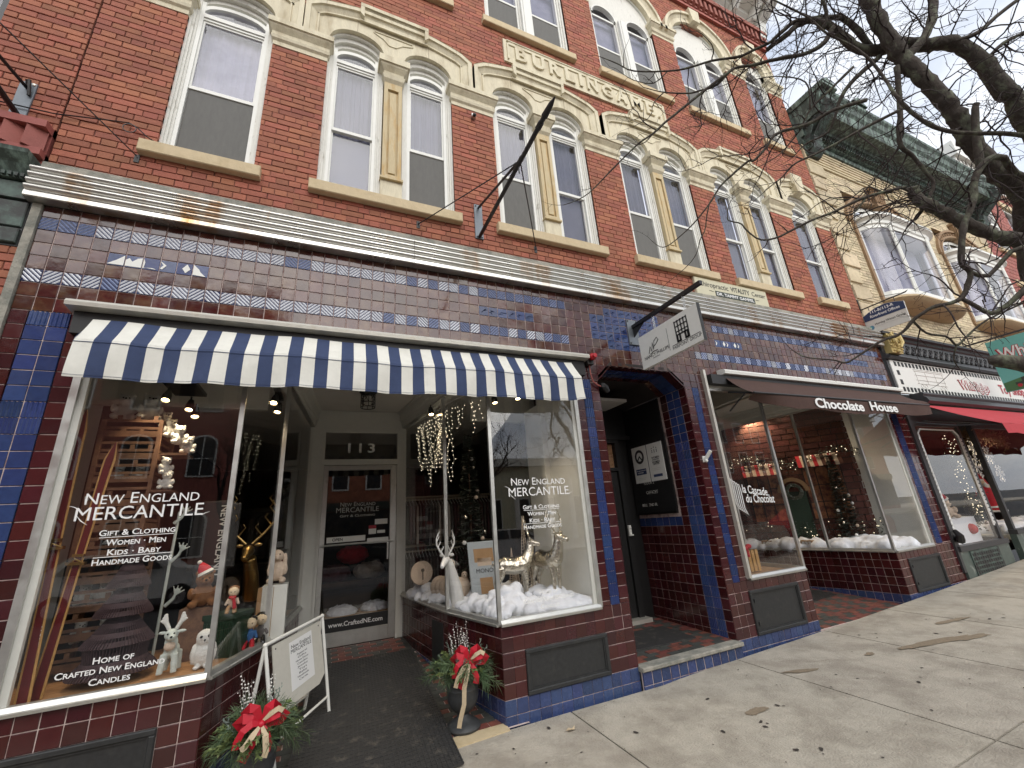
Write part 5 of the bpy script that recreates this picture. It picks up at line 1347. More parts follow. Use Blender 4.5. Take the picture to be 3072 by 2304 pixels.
    for s,u in ((-1,.02),(1,.03),(-.6,.075),(.7,.08)):
        ribbon([(0,0,.02,.4),(.05*s,u+.01,.045,.9),(.105*s,u+.025,.05),(.135*s,u+.0,.02,1),(.11*s,u-.03,.0),(.05*s,u-.03,.01,.8),(0,0,.012,.4)],w,'bow_loop','ribbon')
    ribbon([(0,0,.03,.5),(.03,-.06,.06),(.06,-.12,.05),(.09,-.17,.055,1.1)],w*.9,'bow_tail','ribbon'); ribbon([(0,0,.03,.5),(-.03,-.05,.05),(-.05,-.11,.055),(-.04,-.15,.05)],w*.8,'bow_tail','ribbon')
    ribbon([(0,.0,.034,.5),(.05,.02,.06),(.10,-.01,.07),(.125,-.06,.06),(.13,-.10,.05)],w*.7,'bow_tail','ribbon')
    if ribbon_tail: ribbon([(0,0,.045,.4),(.02,-.06,.09),(.05,-.16,.1),(.055,-.27,.09),(.09,-.38,.07),(.10,-.43,.06)],.034,'cream_ribbon','burlap'); ribbon([(0,0,.04,.4),(.05,-.03,.07),(.10,-.10,.075),(.12,-.16,.07)],.034,'cream_ribbon','burlap')
    else: ribbon([(0,0,.045,.4),(-.03,-.06,.08),(-.04,-.14,.09),(-.03,-.17,.085)],.034,'cream_ribbon','burlap'); ribbon([(0,0,.04,.4),(.04,-.04,.08),(.08,-.09,.09),(.10,-.10,.09)],.034,'cream_ribbon','burlap')
    ribbon([(0,.01,.03,.4),(-.05,.05,.05),(-.09,.07,.06),(-.12,.05,.05)],.03,'cream_ribbon','burlap')
    b=MB(); b.ball(c+n*.035,.022,k=8,m=6); b.build('bow_knot','ribbon',U_,smooth=True)
urn((3.26,.155,.015),'charcoal urn of Christmas greenery with red bow right of the black entry mat',5)
urn((1.80,-.02,-.02),'charcoal urn of Christmas greenery with red bow in front of the A-frame sign',8,.95,False)
# dry leaf
b=MB(); b.poly([(3.93,-.33,.008),(3.96,-.315,.016),(3.99,-.325,.01),(4.02,-.31,.018),(4.0,-.345,.008),(3.96,-.35,.015)]); b.poly([(3.93,-.33,.005),(3.96,-.35,.012),(4.0,-.345,.005),(4.02,-.31,.015),(3.99,-.325,.007),(3.96,-.315,.013)]); b.build('dry_leaf','burlap',None,label='curled dry leaf lying on the pavement near the blue tiles',cat='leaf')
# pink rounded top of a post at the lower edge
A=thing('pink_post_cap',(.86,-.55,.0),'dusty pink rounded post top in front of the left bulkhead','bollard')
b=MB(); b.lathe([(0,0),(.05,0),(.05,.18),(.06,.20),(.065,.225),(.05,.25),(.02,.262),(0,.264)],(.86,-.55,0),20); b.build('post','pinkp' if 'pinkp' in M else 'ribbon',A,smooth=True)
# ================================================================ things in the display windows
M.update(
 plushw=mat('white_plush',(.62,.62,.58),.95,var=.12,scale=30,bump=.6,bscale=160), plushg=mat('pale_green_plush',(.50,.55,.50),.95,var=.12,scale=30,bump=.6,bscale=160),
 plushb=mat('brown_plush',(.17,.075,.028),.95,var=.3,scale=30,bump=.7,bscale=140), plushc=mat('cream_plush',(.55,.44,.34),.95,var=.1,scale=30,bump=.5,bscale=160),
 crate=mat('crate_wood',(.16,.085,.045),.7,var=.2,scale=12,col2=(.10,.05,.03)), paper=mat('plum_paper',(.050,.026,.028),.75,var=.2,scale=10),
 gold=mat('gold_metal',(.36,.24,.09),.32,1,var=.1), silverf=mat('crumpled_silver_leaf',(.62,.57,.47),.22,1,var=.15,scale=12,bump=.8,bscale=35), whitec=mat('white_ceramic',(.74,.74,.72),.3,var=.03),
 cotton=mat('cotton_snow',(.72,.74,.78),.95,var=.05,scale=6,bump=.5,bscale=25), ski=mat('ski_lacquer',(.10,.012,.014),.3,var=.2,scale=8), skie=mat('ski_edge_wood',(.42,.24,.08),.4,var=.15),
 green=mat('dark_green_chest',(.012,.035,.018),.45,var=.2), kraft=mat('kraft_paper',(.36,.22,.11),.8,var=.08), redf=mat('red_felt',(.38,.01,.02),.85,var=.1), bluef=mat('blue_yarn',(.03,.10,.25),.9,var=.1,bump=.4,bscale=200),
 skin=mat('cream_yarn',(.62,.50,.34),.9,bump=.4,bscale=200), eye=mat('black_eye',(.01,.01,.01),.2,var=0), fir=mat('flocked_fir',(.05,.06,.045),.8,var=.4,scale=30,per=.3,col2=(.25,.27,.26),thr=(.55,.7)),
 wire=mat('champagne_wire',(.60,.50,.38),.35,.8), cardb=mat('pale_blue_card',(.36,.40,.42),.6,var=.05), cloth1=mat('grey_knitwear',(.10,.09,.085),.9,var=.3), cloth2=mat('plum_knitwear',(.09,.04,.045),.9,var=.3), cloth3=mat('cream_knitwear',(.42,.38,.33),.9,var=.2),
 rackm=mat('brushed_shelf',(.38,.33,.24),.5,.3), prnt=mat('printed_backdrop_brick',(.10,.032,.022),.7,var=.3,scale=5,per=.3), prnt2=mat('printed_warm_window',(.30,.12,.05),.7,var=.4,scale=9,col2=(.08,.02,.015)))
DZ=.737
def eyes(par,c,f,s,gap,m='eye',nose=None):
    c=Vector(c); f=Vector(f).normalized(); sd=f.cross(Vector((0,0,1))).normalized()
    for k in (-1,1): MB().ball(tuple(c+sd*gap*k),s,k=8,m=6).build('eye',m,par,smooth=True)
    if nose: MB().ball(nose,s*1.3,k=8,m=6).build('nose',m,par,smooth=True)
def owl(loc,label,sc=1,m='plushw',group=None,face=(.15,-1,0)):
    X,Y,Z=loc; A=thing('plush_owl',loc,label,'plush owl',group); f=Vector(face).normalized(); s=sc; b=MB()
    b.ball((X,Y,Z+.075*s),.058*s,.052*s,.078*s); b.ball((X+f.x*.008,Y+f.y*.008*s,Z+.165*s),.05*s,.046*s,.05*s)
    sd=f.cross(Vector((0,0,1)))
    for k in (-1,1): b.ball(tuple(Vector((X,Y,Z+.08*s))+sd*.05*s*k),.018*s,.026*s,.058*s); b.ball(tuple(Vector((X,Y,Z+.012*s))+sd*.025*s*k+f*.04*s),.02*s,.02*s,.012*s)
    soft(b,'body',m,A,voxel=.006*s,fuzz=.002); eyes(A,Vector((X,Y,Z+.178*s))+f*.048*s,f,.008*s,.02*s)
    MB().lathe([(0,0),(.007*s,0),(.001,.02*s)],tuple(Vector((X,Y,Z+.162*s))+f*.045*s),8,tuple(f+Vector((0,0,-.7)))).build('beak','eye',A)
    return A
def bear(loc,label,sc=1,m='plushw',group=None,face=(.1,-1,0),hat=False,lie=False):
    X,Y,Z=loc; A=thing('plush_bear',loc,label,'plush bear',group); f=Vector(face).normalized(); s=sc; sd=f.cross(Vector((0,0,1))); b=MB(); O=Vector((X,Y,Z))
    b.ball(tuple(O+Vector((0,0,.06*s))),.055*s,.05*s,.06*s); h=O+Vector((0,0,.14*s))+f*.012*s; b.ball(tuple(h),.044*s,.042*s,.04*s); b.ball(tuple(h+f*.04*s-Vector((0,0,.008*s))),.02*s,.02*s,.016*s)
    for k in (-1,1):
        b.ball(tuple(h+sd*.034*s*k+Vector((0,0,.034*s))),.014*s); b.ball(tuple(O+sd*.045*s*k+f*.045*s+Vector((0,0,.02*s))),.024*s,.024*s,.02*s); b.ball(tuple(O+sd*.055*s*k+f*.03*s+Vector((0,0,.075*s))),.018*s,.02*s,.03*s)
    soft(b,'body',m,A,voxel=.006*s,fuzz=.0015); eyes(A,h+f*.04*s+Vector((0,0,.008*s)),f,.005*s,.016*s,nose=tuple(h+f*.06*s))
    if hat:
        c=MB(); t=h+Vector((0,0,.03*s)); c.lathe([(0,0),(.036*s,0),(.03*s,.03*s),(.012*s,.06*s),(0,.07*s)],tuple(t),12,(-.5,0,1)); c.build('santa_hat','redf',A,smooth=True)
        c=MB(); c.lathe([(.03*s,-.008*s),(.042*s,0),(.036*s,.014*s),(.03*s,.012*s)],tuple(t),12,(-.5,0,1)); c.ball(tuple(t+Vector((-.035,0,.06))*s),.012*s); c.build('hat_trim','plushw',A,smooth=True)
    return A
# crate rack (slatted) with bears
def crate_rack():
    A=thing('crate_rack',(.60,.75,DZ),'tall brown slatted crate rack full of white plush animals behind the paper tree','rack')
    x0,x1,y0,y1=.42,.80,.62,.98; zt=2.60
    r=random.Random(1)
    for x in (x0,x1):
        for y in (y0,y1): MB().box(x-.014,x+.014,y-.014,y+.014,DZ,zt).build('post','crate',A)
    z=DZ+.05; k=0
    while z<zt:
        h=.022 if k%3 else .05
        MB().box(x0,x1,y0-.006,y0+.004,z,z+h).build('slat','crate',A); MB().box(x1-.004,x1+.006,y0,y1,z,z+h).build('slat','crate',A)
        if k%3==0: MB().box(x0,x1,y0+.004,y1,z,z+.012).build('shelf','crate',A)
        if k%2: 
            for q in range(3): MB().box(x0+.06+q*.12+ (k%4)*.02,x0+.09+q*.12+(k%4)*.02,y0-.005,y0+.003,z+h,z+h+.035).build('block','crate',A)
        z+=.062; k+=1
crate_rack()
n=0
for x,y,z,s in ((.50,.72,2.62,1.25),(.66,.72,2.62,1.3),(.79,.74,2.56,.8),(.84,.70,2.47,.9),(.92,.66,2.40,.95),(.99,.70,2.33,.85),(.88,.60,2.14,.8),(.91,.60,2.02,.8),(.55,.72,2.10,.7),(.68,.72,2.10,.7),(.60,.72,1.62,.7),(.50,.72,1.2,.8),(.62,.72,1.2,.8),(.52,.72,.95,.8),(.66,.72,.95,.8)):
    lab={0:'large white plush bear left on top of the slatted crate rack',1:'large white plush bear right on top of the slatted crate rack',6:'upper white plush hanging at the right side of the crate rack',7:'lower white plush hanging at the right side of the crate rack'}.get(n)
    if lab is None: lab={2:'topmost white plush bear of the four tumbling off the rack corner',3:'second from top of the four white bears tumbling off the rack corner',4:'third from top of the four white bears tumbling off the rack corner',5:'lowest of the four white bears tumbling off the rack corner',8:'small white bear at the left of the upper crate rack shelf',9:'small white bear at the right of the upper crate rack shelf',10:'lone small white bear on the middle crate rack shelf',11:'white bear at the left of the shelf behind the paper tree',12:'white bear at the right of the shelf behind the paper tree',13:'white bear at the left of the lowest crate rack shelf',14:'white bear at the right of the lowest crate rack shelf'}[n]
    bear((x,y,z),lab,s,'plushw','white plush bears on the crate rack' if n not in (0,1,6,7) else 'single plush bears by the crate rack',face=(R_.uniform(.0,.9),-1,0)); n+=1
# shelf bracket under hanging plush
b=MB(); b.box(.84,1.02,.58,.80,2.30,2.32); b.box(.81,.96,.56,.78,2.0,2.015); b.build('wall_shelf','crate',None,label='small brown shelf boards at the right side of the crate rack',cat='shelf')
# skis
def ski(p0,p1,tipdir,label,w=.072):
    A=thing('wooden_ski',p0,label,'ski','old skis leaning in the left display window'); p0,p1=Vector(p0),Vector(p1); d=(p1-p0).normalized(); up=Vector((0,-1,0)); sd=d.cross(up).normalized(); n=sd.cross(d).normalized()
    pts=[];ws=[]
    for i in range(25):
        t=i/24; q=p0.lerp(p1,t); L_=(p1-p0).length; c=max(0,(t-.86)/.14); q=q+n*0+Vector(tipdir)*(c**2)*.11; pts.append(q); ws.append(w*(1-.25*math.sin(PI*t))*(1 if t<.93 else max(.05,(1-t)/.07)))
    for nm,m,o,wd in (('base','skie',0,1.0),('top','ski',.006,.62)):
        b=MB(); rings=[]
        for q,ww in zip(pts,ws): rings.append([tuple(q+sd*ww*wd/2+n*o),tuple(q-sd*ww*wd/2+n*o),tuple(q-sd*ww*wd/2+n*(o+.006)),tuple(q+sd*ww*wd/2+n*(o+.006))])
        b.loft(rings); b.build(nm,m,A)
    m_=p0.lerp(p1,.48); b=MB(); b.bar(m_-sd*.05+n*.02,m_+sd*.05+n*.02,.04,.02); b.tube([m_-sd*.045+n*.03,m_+n*.06+d*.03,m_+sd*.045+n*.03],.006,6); b.bar(m_+d*.05+n*.02-sd*.03,m_+d*.05+n*.02+sd*.03,.02,.02); b.build('binding','gold',A)
    return A
sk=ski((.545,.10,DZ),(.47,.16,2.56),(.12,0,.03),'dark red and wood ski standing leftmost in the left display window')
ski((.56,.20,DZ),(.66,.22,2.34),(.10,.0,.0),'second ski leaning right, crossing the first in front of the crate rack')
text('JARVINEN',sk,(.518,.105,1.16),(.03,0,-1),(1,0,.03),width=.20,m='letter',off=.01)
# honeycomb paper tree
def paper_tree():
    X,Y=.86,.38; A=thing('paper_tree',(X,Y,DZ),'tall dark plum honeycomb paper Christmas tree in the left display window','paper tree')
    tiers=[(.02,.24,.155),(.19,.20,.075),(.37,.165,.06),(.55,.125,.045),(.72,.085,.02)]
    N=64; b=MB()
    for z0,r0,r1 in tiers:
        z1=z0+.22
        for i in range(N):
            a=2*PI*i/N; q=Vector((math.cos(a),math.sin(a),0)); P=[]
            for t,rr in ((0,r0*.97),(.04,r0),(.15,r0*.93),(.4,r0*.70),(.75,r1*1.15),(1,r1*.75)): P.append(Vector((X,Y,DZ+.03+z0+t*.22))+q*rr)
            ins=[Vector((X,Y,DZ+.03+z0+.22)),Vector((X,Y,DZ+.03+z0+.03))]
            tn=Vector((-q.y,q.x,0))*.0016
            poly=P+ins; b.poly([tuple(v+tn) for v in poly]); b.poly([tuple(v-tn) for v in reversed(poly)])
            for u,v in zip(P,P[1:]): b.quad(tuple(u+tn),tuple(u-tn),tuple(v-tn),tuple(v+tn))
            # cell zigzag between the leaves
            a2=2*PI*(i+1)/N; q2=Vector((math.cos(a2),math.sin(a2),0))
            for t,rr in ((.02,r0*.95),(.25,r0*.80),(.5,r0*.58)):
                zz=DZ+.03+z0+t*.22; b.quad(tuple(Vector((X,Y,zz))+q*rr),tuple(Vector((X,Y,zz))+q2*rr),tuple(Vector((X,Y,zz+.03))+q2*rr*.9),tuple(Vector((X,Y,zz+.03))+q*rr*.9))
    b.build('paper_leaves','paper',A,kind='stuff'); MB().tube([(X,Y,DZ),(X,Y,DZ+.98)],.01,6).build('stem','paper',A)
paper_tree()
def reindeer_plush():
    X,Y,Z=1.195,.27,DZ; A=thing('plush_reindeer',(X,Y,Z),'pale green plush reindeer with white antlers left of the white owl','plush reindeer'); b=MB()
    b.ball((X,Y+.03,Z+.14),.045,.07,.05); 
    for sx in (-1,1):
        for sy in (0,1): b.tube([(X+.03*sx,Y-.02+.1*sy,Z+.13),(X+.04*sx,Y-.03+.11*sy,Z+.01)],[.022,.02],8)
    b.ball((X,Y-.02,Z+.19),.04,.04,.06); b.ball((X,Y-.045,Z+.25),.04,.045,.038); b.ball((X+.015,Y-.09,Z+.238),.024,.026,.02)
    for s in (-1,1): b.ball((X+.055*s,Y-.03,Z+.265),.028,.01,.012)
    soft(b,'body','plushg',A,voxel=.006,fuzz=.002); MB().ball((X,Y-.045,Z+.18),.034,.03,.03).build('bib','plushc',A,smooth=True)
    for s in (-1,1):
        c=MB(); c.tube([(X+.02*s,Y-.03,Z+.28),(X+.045*s,Y-.03,Z+.33),(X+.05*s,Y-.03,Z+.385)],[.013,.015,.009],8)
        for k in range(3): c.tube([(X+.045*s,Y-.03,Z+.32+.015*k),(X+.078*s-.01*k*s,Y-.035,Z+.345+.018*k)],[.01,.007],6)
        soft(c,'antler','plushw',A,voxel=.005)
    eyes(A,(X+.006,Y-.088,Z+.262),(.1,-1,0),.006,.018,nose=(X+.017,Y-.117,Z+.245))
reindeer_plush()
owl((1.385,.30,DZ),'white plush snowy owl at the mullion, front of the left display window',1.15)
# green chest
A=thing('green_chest',(1.47,.62,DZ),'dark green ribbed wooden chest behind the plush owl','chest'); b=MB(); a_=math.radians(-28); R2=Matrix.Rotation(a_,4,'Z')
def rb(b,cx,cy,x0,x1,y0,y1,z0,z1,R): c=R@Vector(((x0+x1)/2,(y0+y1)/2,0)); b.obox((cx+c.x,cy+c.y,(z0+z1)/2),R@Vector(((x1-x0)/2,0,0)),R@Vector((0,(y1-y0)/2,0)),(0,0,(z1-z0)/2))
rb(b,1.47,.62,-.12,.12,-.11,.11,DZ,DZ+.26,R2)
for k in range(12): rb(b,1.47,.62,-.115+.02*k,-.107+.02*k,-.116,-.11,DZ+.02,DZ+.24,R2)
b.build('body','green',A); b=MB(); rb(b,1.47,.62,-.13,.13,-.12,.12,DZ+.262,DZ+.30,R2); b.build('lid','green',A)
def doll(x,y,z,label,m1,m2,hm,sc=1):
    A=thing('crochet_doll',(x,y,z),label,'doll'); b=MB(); b.ball((x,y,z+.09*sc),.032*sc,.028*sc,.05*sc)
    for s in (-1,1): b.tube([(x+.03*s*sc,y,z+.12*sc),(x+.05*s*sc,y-.02*sc,z+.07*sc)],[.013*sc,.011*sc],6)
    soft(b,'body',m1,A,voxel=.005)
    b=MB()
    for s in (-1,1): b.tube([(x+.02*s*sc,y-.01,z+.06*sc),(x+.028*s*sc,y-.05*sc,z+.02*sc),(x+.03*s*sc,y-.055*sc,z+.008*sc)],[.018*sc,.018*sc,.016*sc],6)
    soft(b,'legs',m2,A,voxel=.005); MB().ball((x,y-.005,z+.175*sc),.042*sc,.038*sc,.042*sc).build('head','skin',A,smooth=True)
    MB().ball((x,y+.008,z+.192*sc),.044*sc,.038*sc,.034*sc).build('hair',hm,A,smooth=True); eyes(A,(x,y-.043*sc,z+.175*sc),(0,-1,0),.004,.014*sc)
doll(1.50,.50,DZ+.30,'small crochet doll with brown hair and striped scarf sitting on the green chest','plushc','kraft','plushb',.9)
b=MB(); b.tube([(1.48,.47,DZ+.42),(1.50,.46,DZ+.415),(1.52,.47,DZ+.42)],.012,8); b.tube([(1.51,.46,DZ+.41),(1.525,.45,DZ+.34)],[.011,.013],6); b.build('knitted_scarf','redf',None,label='red and orange scarf worn by the doll on the green chest',cat='scarf')
doll(1.625,.66,DZ,'crochet doll with black hair, blue top and red trousers beside the green chest','bluef','redf','eye',1.1)
doll(1.69,.78,DZ,'crochet doll in grey and black sitting against the kraft bag','cloth1','eye','eye',1.1)
bear((1.27,.62,DZ+.36),'brown plush bear wearing a red Santa hat on the wooden block','1.4' and 1.45,'plushb',None,(.3,-1,0),True)
MB().box(1.14,1.36,.58,.80,DZ,DZ+.36).build('display_block','crate',None,label='rough brown wooden block under the bear in the Santa hat',cat='block')
A=thing('kraft_bag',(1.70,.98,DZ),'tall brown kraft paper bag printed with a hexagon B','paper bag'); b=MB(); rb(b,1.70,.98,-.07,.07,-.04,.04,DZ,DZ+.42,Matrix.Rotation(math.radians(-20),4,'Z')); b.build('bag','kraft',A)
text('B',A,(1.70,.93,DZ+.22),(1,.0,0),(0,0,1),size=.07,m='blackl',align='CENTER')
b=MB(); pts=[(1.715+.045*math.cos(PI/3*i+PI/6),.928,DZ+.245+.045*math.sin(PI/3*i+PI/6)) for i in range(7)]; b.tube(pts,.002,4); b.build('hexagon','blackl',A)
def bunny():
    X,Y,Z=1.76,1.0,DZ+.44; A=thing('plush_bunny',(X,Y,Z),'big cream plush bunny with hanging ears behind the side window','plush bunny'); b=MB()
    b.ball((X,Y,Z+.11),.06,.055,.09); b.ball((X-.01,Y-.02,Z+.24),.055,.05,.055)
    for s in (-1,1): b.ball((X+.058*s,Y-.01,Z+.18),.02,.018,.085); b.ball((X+.05*s,Y-.06,Z+.03),.03,.05,.028); b.ball((X+.065*s,Y-.02,Z+.12),.02,.022,.05)
    b.ball((X-.005,Y-.065,Z+.225),.024); soft(b,'body','plushc',A,voxel=.007,fuzz=.002); eyes(A,(X-.008,Y-.07,Z+.255),(0,-1,0),.006,.022)
bunny()
MB().box(1.66,1.86,.92,1.1,DZ,DZ+.435).build('plinth','paintg',None,label='grey plinth under the cream plush bunny',cat='plinth')
# gold stag bust
def antlers(b,base,s,up,sd,back,rad,n=4,L_=.28):
    base=Vector(base); pts=[base]; 
    main=[base,base+up*.25*L_+sd*s*.25*L_,base+up*.55*L_+sd*s*.48*L_,base+up*.85*L_+sd*s*.5*L_,base+up*1.1*L_+sd*s*.38*L_]
    b.tube(main,[rad,rad*.95,rad*.8,rad*.6,rad*.2],8)
    for k in range(n):
        t=.8+k*.85; i=min(int(t),3); q=main[i].lerp(main[i+1],t-int(t) if i<3 else .3); b.tube([q,q+(up*.10+sd*-s*.10-back*.04)*L_*1.6+up*.02,q+(up*.30-sd*s*.10-back*.06)*L_],[rad*.6,rad*.45,rad*.12],6)
A=thing('gold_stag_head',(1.52,1.15,1.12),'gold stag head with long antlers above the dolls in the left display','stag head'); b=MB(); c=Vector((1.50,1.05,1.50))
b.tube([(1.54,1.25,1.05),(1.53,1.18,1.25),(1.51,1.1,1.42)],[.075,.065,.055],12); b.ball(tuple(c+Vector((0,-.01,-.02))),.052,.065,.055); b.tube([tuple(c+Vector((0,-.04,-.03))),tuple(c+Vector((-.01,-.14,-.09)))],[.042,.026],10)
for s in (-1,1): b.ball(tuple(c+Vector((.075*s,.01,.03))),.04,.012,.02)
soft(b,'head','gold',A,voxel=.009)
b=MB()
for s in (-1,1): antlers(b,c+Vector((.025*s,0,.04)),s,Vector((0,0,1)),Vector((1,0,0)),Vector((0,1,0)),.011,4,.36)
b.build('antlers','gold',A,smooth=True)
# white branch sculpture
b=MB()
for k,(x,z) in enumerate(((1.0,1.75),(1.02,1.45),(1.03,1.12))):
    p=Vector((x-.03,.75,z)); b.tube([p,p+Vector((.05,0,.05)),p+Vector((.07,0,.12))],[.016,.013,.008],8)
    for q in range(4): a=-.5+q*.45; b.tube([p+Vector((.06,0,.08)),p+Vector((.06+.07*math.cos(1.3-a),-.02,.08+.07*math.sin(1.3-a)))],[.010,.006],6)
b.tube([(.97,.78,DZ),(.98,.78,1.4),(.99,.78,1.85)],.012,8); soft(b,'coral_branch','plushg',voxel=.006,label='white branching antler stand right of the paper tree',cat='ornament')
# hanging dark sweatshirt lettered ENGLAND
A=thing('dark_sweatshirt',(1.22,1.0,1.25),'dark sweatshirt with ENGLAND printed downwards behind the stag','sweatshirt'); b=MB(); b.box(1.10,1.34,1.02,1.09,1.2,1.95); b.box(1.04,1.10,1.03,1.08,1.35,1.92); b.box(1.34,1.40,1.03,1.08,1.35,1.92); soft(b,'cloth','blackp',A,voxel=.012,smooth=4)
text('NEW ENGLAND',A,(1.25,1.008,1.90),(0,0,-1),(1,0,0),width=.60,m='letterg',off=.01)
# track spotlights
def spot(p,d,label,m='bulb'):
    A=thing('track_spotlight',p,label,'spotlight','track spotlights over the shop displays'); d=Vector(d).normalized(); p=Vector(p)
    b=MB(); b.lathe([(0,-.05),(.022,-.05),(.034,.0),(.036,.06),(.031,.06),(.026,.03),(0,.03)],tuple(p),14,tuple(d)); b.tube([p-d*.02,p+Vector((0,0,.08))],.008,6); b.build('can','black',A,smooth=True)
    MB().lathe([(0,.045),(.027,.045),(.027,.05),(0,.05)],tuple(p),12,tuple(d)).build('bulb',m,A)
for i,(p,d,l) in enumerate((((.80,.62,2.83),(0,-.5,-1),'lit black spotlight, leftmost, over the skis and crate rack'),((.93,.80,2.80),(0,-.4,-1),'lit spotlight second from the left over the crate rack'),((.955,.90,2.76),(.1,-.4,-1),'lit spotlight third from the left over the crate rack'),((1.62,.70,2.86),(-.1,-.6,-1),'upper lit spotlight near the side window over the stag'),((1.65,.78,2.80),(-.1,-.3,-1),'lower spotlight near the side window over the stag'),
   ((4.06,.35,2.93),(0,-.3,-1),'rightmost lit spotlight hanging over the silver deer'),((3.86,.55,2.93),(0,-.3,-1),'black spotlight left of the rightmost one over the silver deer'),((3.28,1.25,2.95),(0,-.4,-1),'black spotlight over the hanging fairy lights'))): spot(p,d,l)
b=MB(); b.box(.75,1.0,.58,1.0,2.94,2.97); b.box(1.6,1.66,.5,1.1,2.96,2.99); b.box(3.7,4.1,.3,.6,3.02,3.045); b.build('light_track','black',None,label='black lighting tracks above the display windows',cat='light track')
def spotlamp(p,aim,w,ang=75,name='spot_lamp'):
    ld=bpy.data.lights.new(name,'SPOT'); ld.energy=w; ld.spot_size=math.radians(ang); ld.spot_blend=.6; ld.color=(1,.80,.55); ld.shadow_soft_size=.03
    o=bpy.data.objects.new(name,ld); COL.objects.link(o); o.location=p; o.rotation_euler=(Vector(p)-Vector(aim)).to_track_quat('Z','Y').to_euler()
spotlamp((.80,.45,2.80),(.62,.75,1.9),7,70); spotlamp((.95,.55,2.75),(.95,.4,1.0),22); spotlamp((1.64,.68,2.80),(1.45,.7,1.0),22); spotlamp((4.06,.34,2.87),(4.1,.5,1.0),16,90); spotlamp((3.30,1.2,2.88),(3.45,1.3,1.1),18)
# ================================================================ right display
def cotton(x0,x1,y0,y1,z,amp,label,f=None,nx=60,ny=26,seed=0,vx=.018):
    """heaped puffs of cotton wool fused into one soft mass"""
    r=random.Random(seed+50); b=MB(); P=[f(u,v) if f else (x0+(x1-x0)*u,y0+(y1-y0)*v) for u,v in ((0,0),(1,0),(1,1),(0,1))]
    area=abs(sum(P[i][0]*P[(i+1)%4][1]-P[(i+1)%4][0]*P[i][1] for i in range(4)))/2; n=int(area*(210 if vx<.02 else 70))+30
    for k in range(n):
        u,v=r.uniform(.03,.97),r.uniform(.04,.97); x,y=f(u,v) if f else (x0+(x1-x0)*u,y0+(y1-y0)*v)
        rad=r.uniform(.04,.085)*(1 if vx<.02 else 1.7); e=min(1,5*min(u,1-u,v,1-v)+.35)
        h=amp*(.35+.75*(.5+.5*mn.noise(Vector((x*3.2,y*3.2,seed)))*1.6))*e*r.uniform(.3,1)
        b.ball((x,y,z+max(rad*.5,h-rad*.4)),rad,rad*r.uniform(.8,1.1),rad*r.uniform(.7,1),7,5)
        if k%2: b.ball((x,y,z+max(.02,h*.3)),rad*1.1,rad,rad*.8,6,4)
    soft(b,'cotton_snow','cotton',None,voxel=vx,smooth=3,fuzz=.006,puff=.022,label=label,cat='artificial snow',kind='stuff')
def f2(u,v):
    # display floor polygon of the right window, mapped as a warped rectangle
    a=Vector((3.60,.045)).lerp(Vector((3.385,.94)),v) if 1 else 0; c=Vector((4.60,.045)).lerp(Vector((4.55,.75)),v); p=a.lerp(c,u); return p.x,p.y
cotton(0,1,0,1,DZ,.22,'fluffy white cotton snow across the right display window',f2,seed=2)
def f3(u,v):
    a=Vector((3.385,.96)).lerp(Vector((3.22,2.4)),v); c=Vector((3.9,.96)).lerp(Vector((3.7,2.4)),v); p=a.lerp(c,u); return p.x,p.y
cotton(0,1,0,1,DZ,.19,'cotton snow along the side window towards door 113',f3,30,30,seed=5)
def deer(loc,label,m,sc,heading,head_turn=(0,0),standing=True,group=None,cat='deer figure'):
    """standing deer; heading = unit vector in plan the body points along"""
    X,Y,Z=loc; A=thing('deer_figure',loc,label,cat,group); h=Vector((*heading,0)).normalized(); sd=h.cross(Vector((0,0,1))); U_=Vector((0,0,1)); O=Vector(loc); s=sc; b=MB()
    P=lambda f,l,u:O+h*f*s+sd*l*s+U_*u*s
    b.tube([P(-.17,0,.40),P(-.10,0,.41),P(.02,0,.39),P(.12,0,.40),P(.19,0,.44)],[.075*s,.10*s,.098*s,.108*s,.08*s],12)
    for f,l in ((-.15,-.04),(-.15,.04)): b.tube([P(f,l,.38),P(f-.01,l,.30),P(f-.055,l,.20),P(f-.04,l,.10),P(f-.035,l,.0)],[.06*s,.05*s,.026*s,.02*s,.022*s],8)
    for f,l in ((.14,-.04),(.14,.04)): b.tube([P(f,l,.36),P(f+.01,l,.24),P(f+.005,l,.12),P(f+.005,l,0)],[.045*s,.03*s,.02*s,.022*s],8)
    t=Vector((*head_turn,0)) if any(head_turn) else h; t=t.normalized()
    nb,nm,nt_=P(.17,0,.44),P(.215,0,.53),P(.235,0,.61); b.tube([nb,nm,nt_],[.085*s,.062*s,.05*s],10)
    hc=nt_+U_*.03*s; b.ball(tuple(hc),.05*s,.05*s,.048*s); b.tube([hc,hc+t*.07*s-U_*.02*s,hc+t*.125*s-U_*.035*s],[.046*s,.034*s,.026*s],10)
    ts=t.cross(U_)
    for k in (-1,1): b.tube([hc+ts*.03*s*k+U_*.02*s,hc+ts*.075*s*k+U_*.045*s,hc+ts*.10*s*k+U_*.05*s],[.014*s,.02*s,.004*s],8)
    b.tube([P(-.22,0,.44),P(-.26,0,.40)],[.02*s,.008*s],6)
    soft(b,'body',m,A,voxel=.009*s,smooth=3)
    for k in (-1,1):
        c=MB(); antlers(c,hc+ts*.02*s*k+U_*.03*s,k,(U_-t*.25).normalized(),ts,-t,.009*s,4,.24*s); c.build('antler',m,A,smooth=True)
    return A
deer((3.93,.50,DZ+.06),'crumpled silver deer standing side on behind the middle mullion',"silverf",.86,(1,-.15),(1,-.5))
deer((4.28,.42,DZ+.06),'crumpled silver deer standing upright nearest the white side wall',"silverf",.92,(.25,-1),(.5,-1))
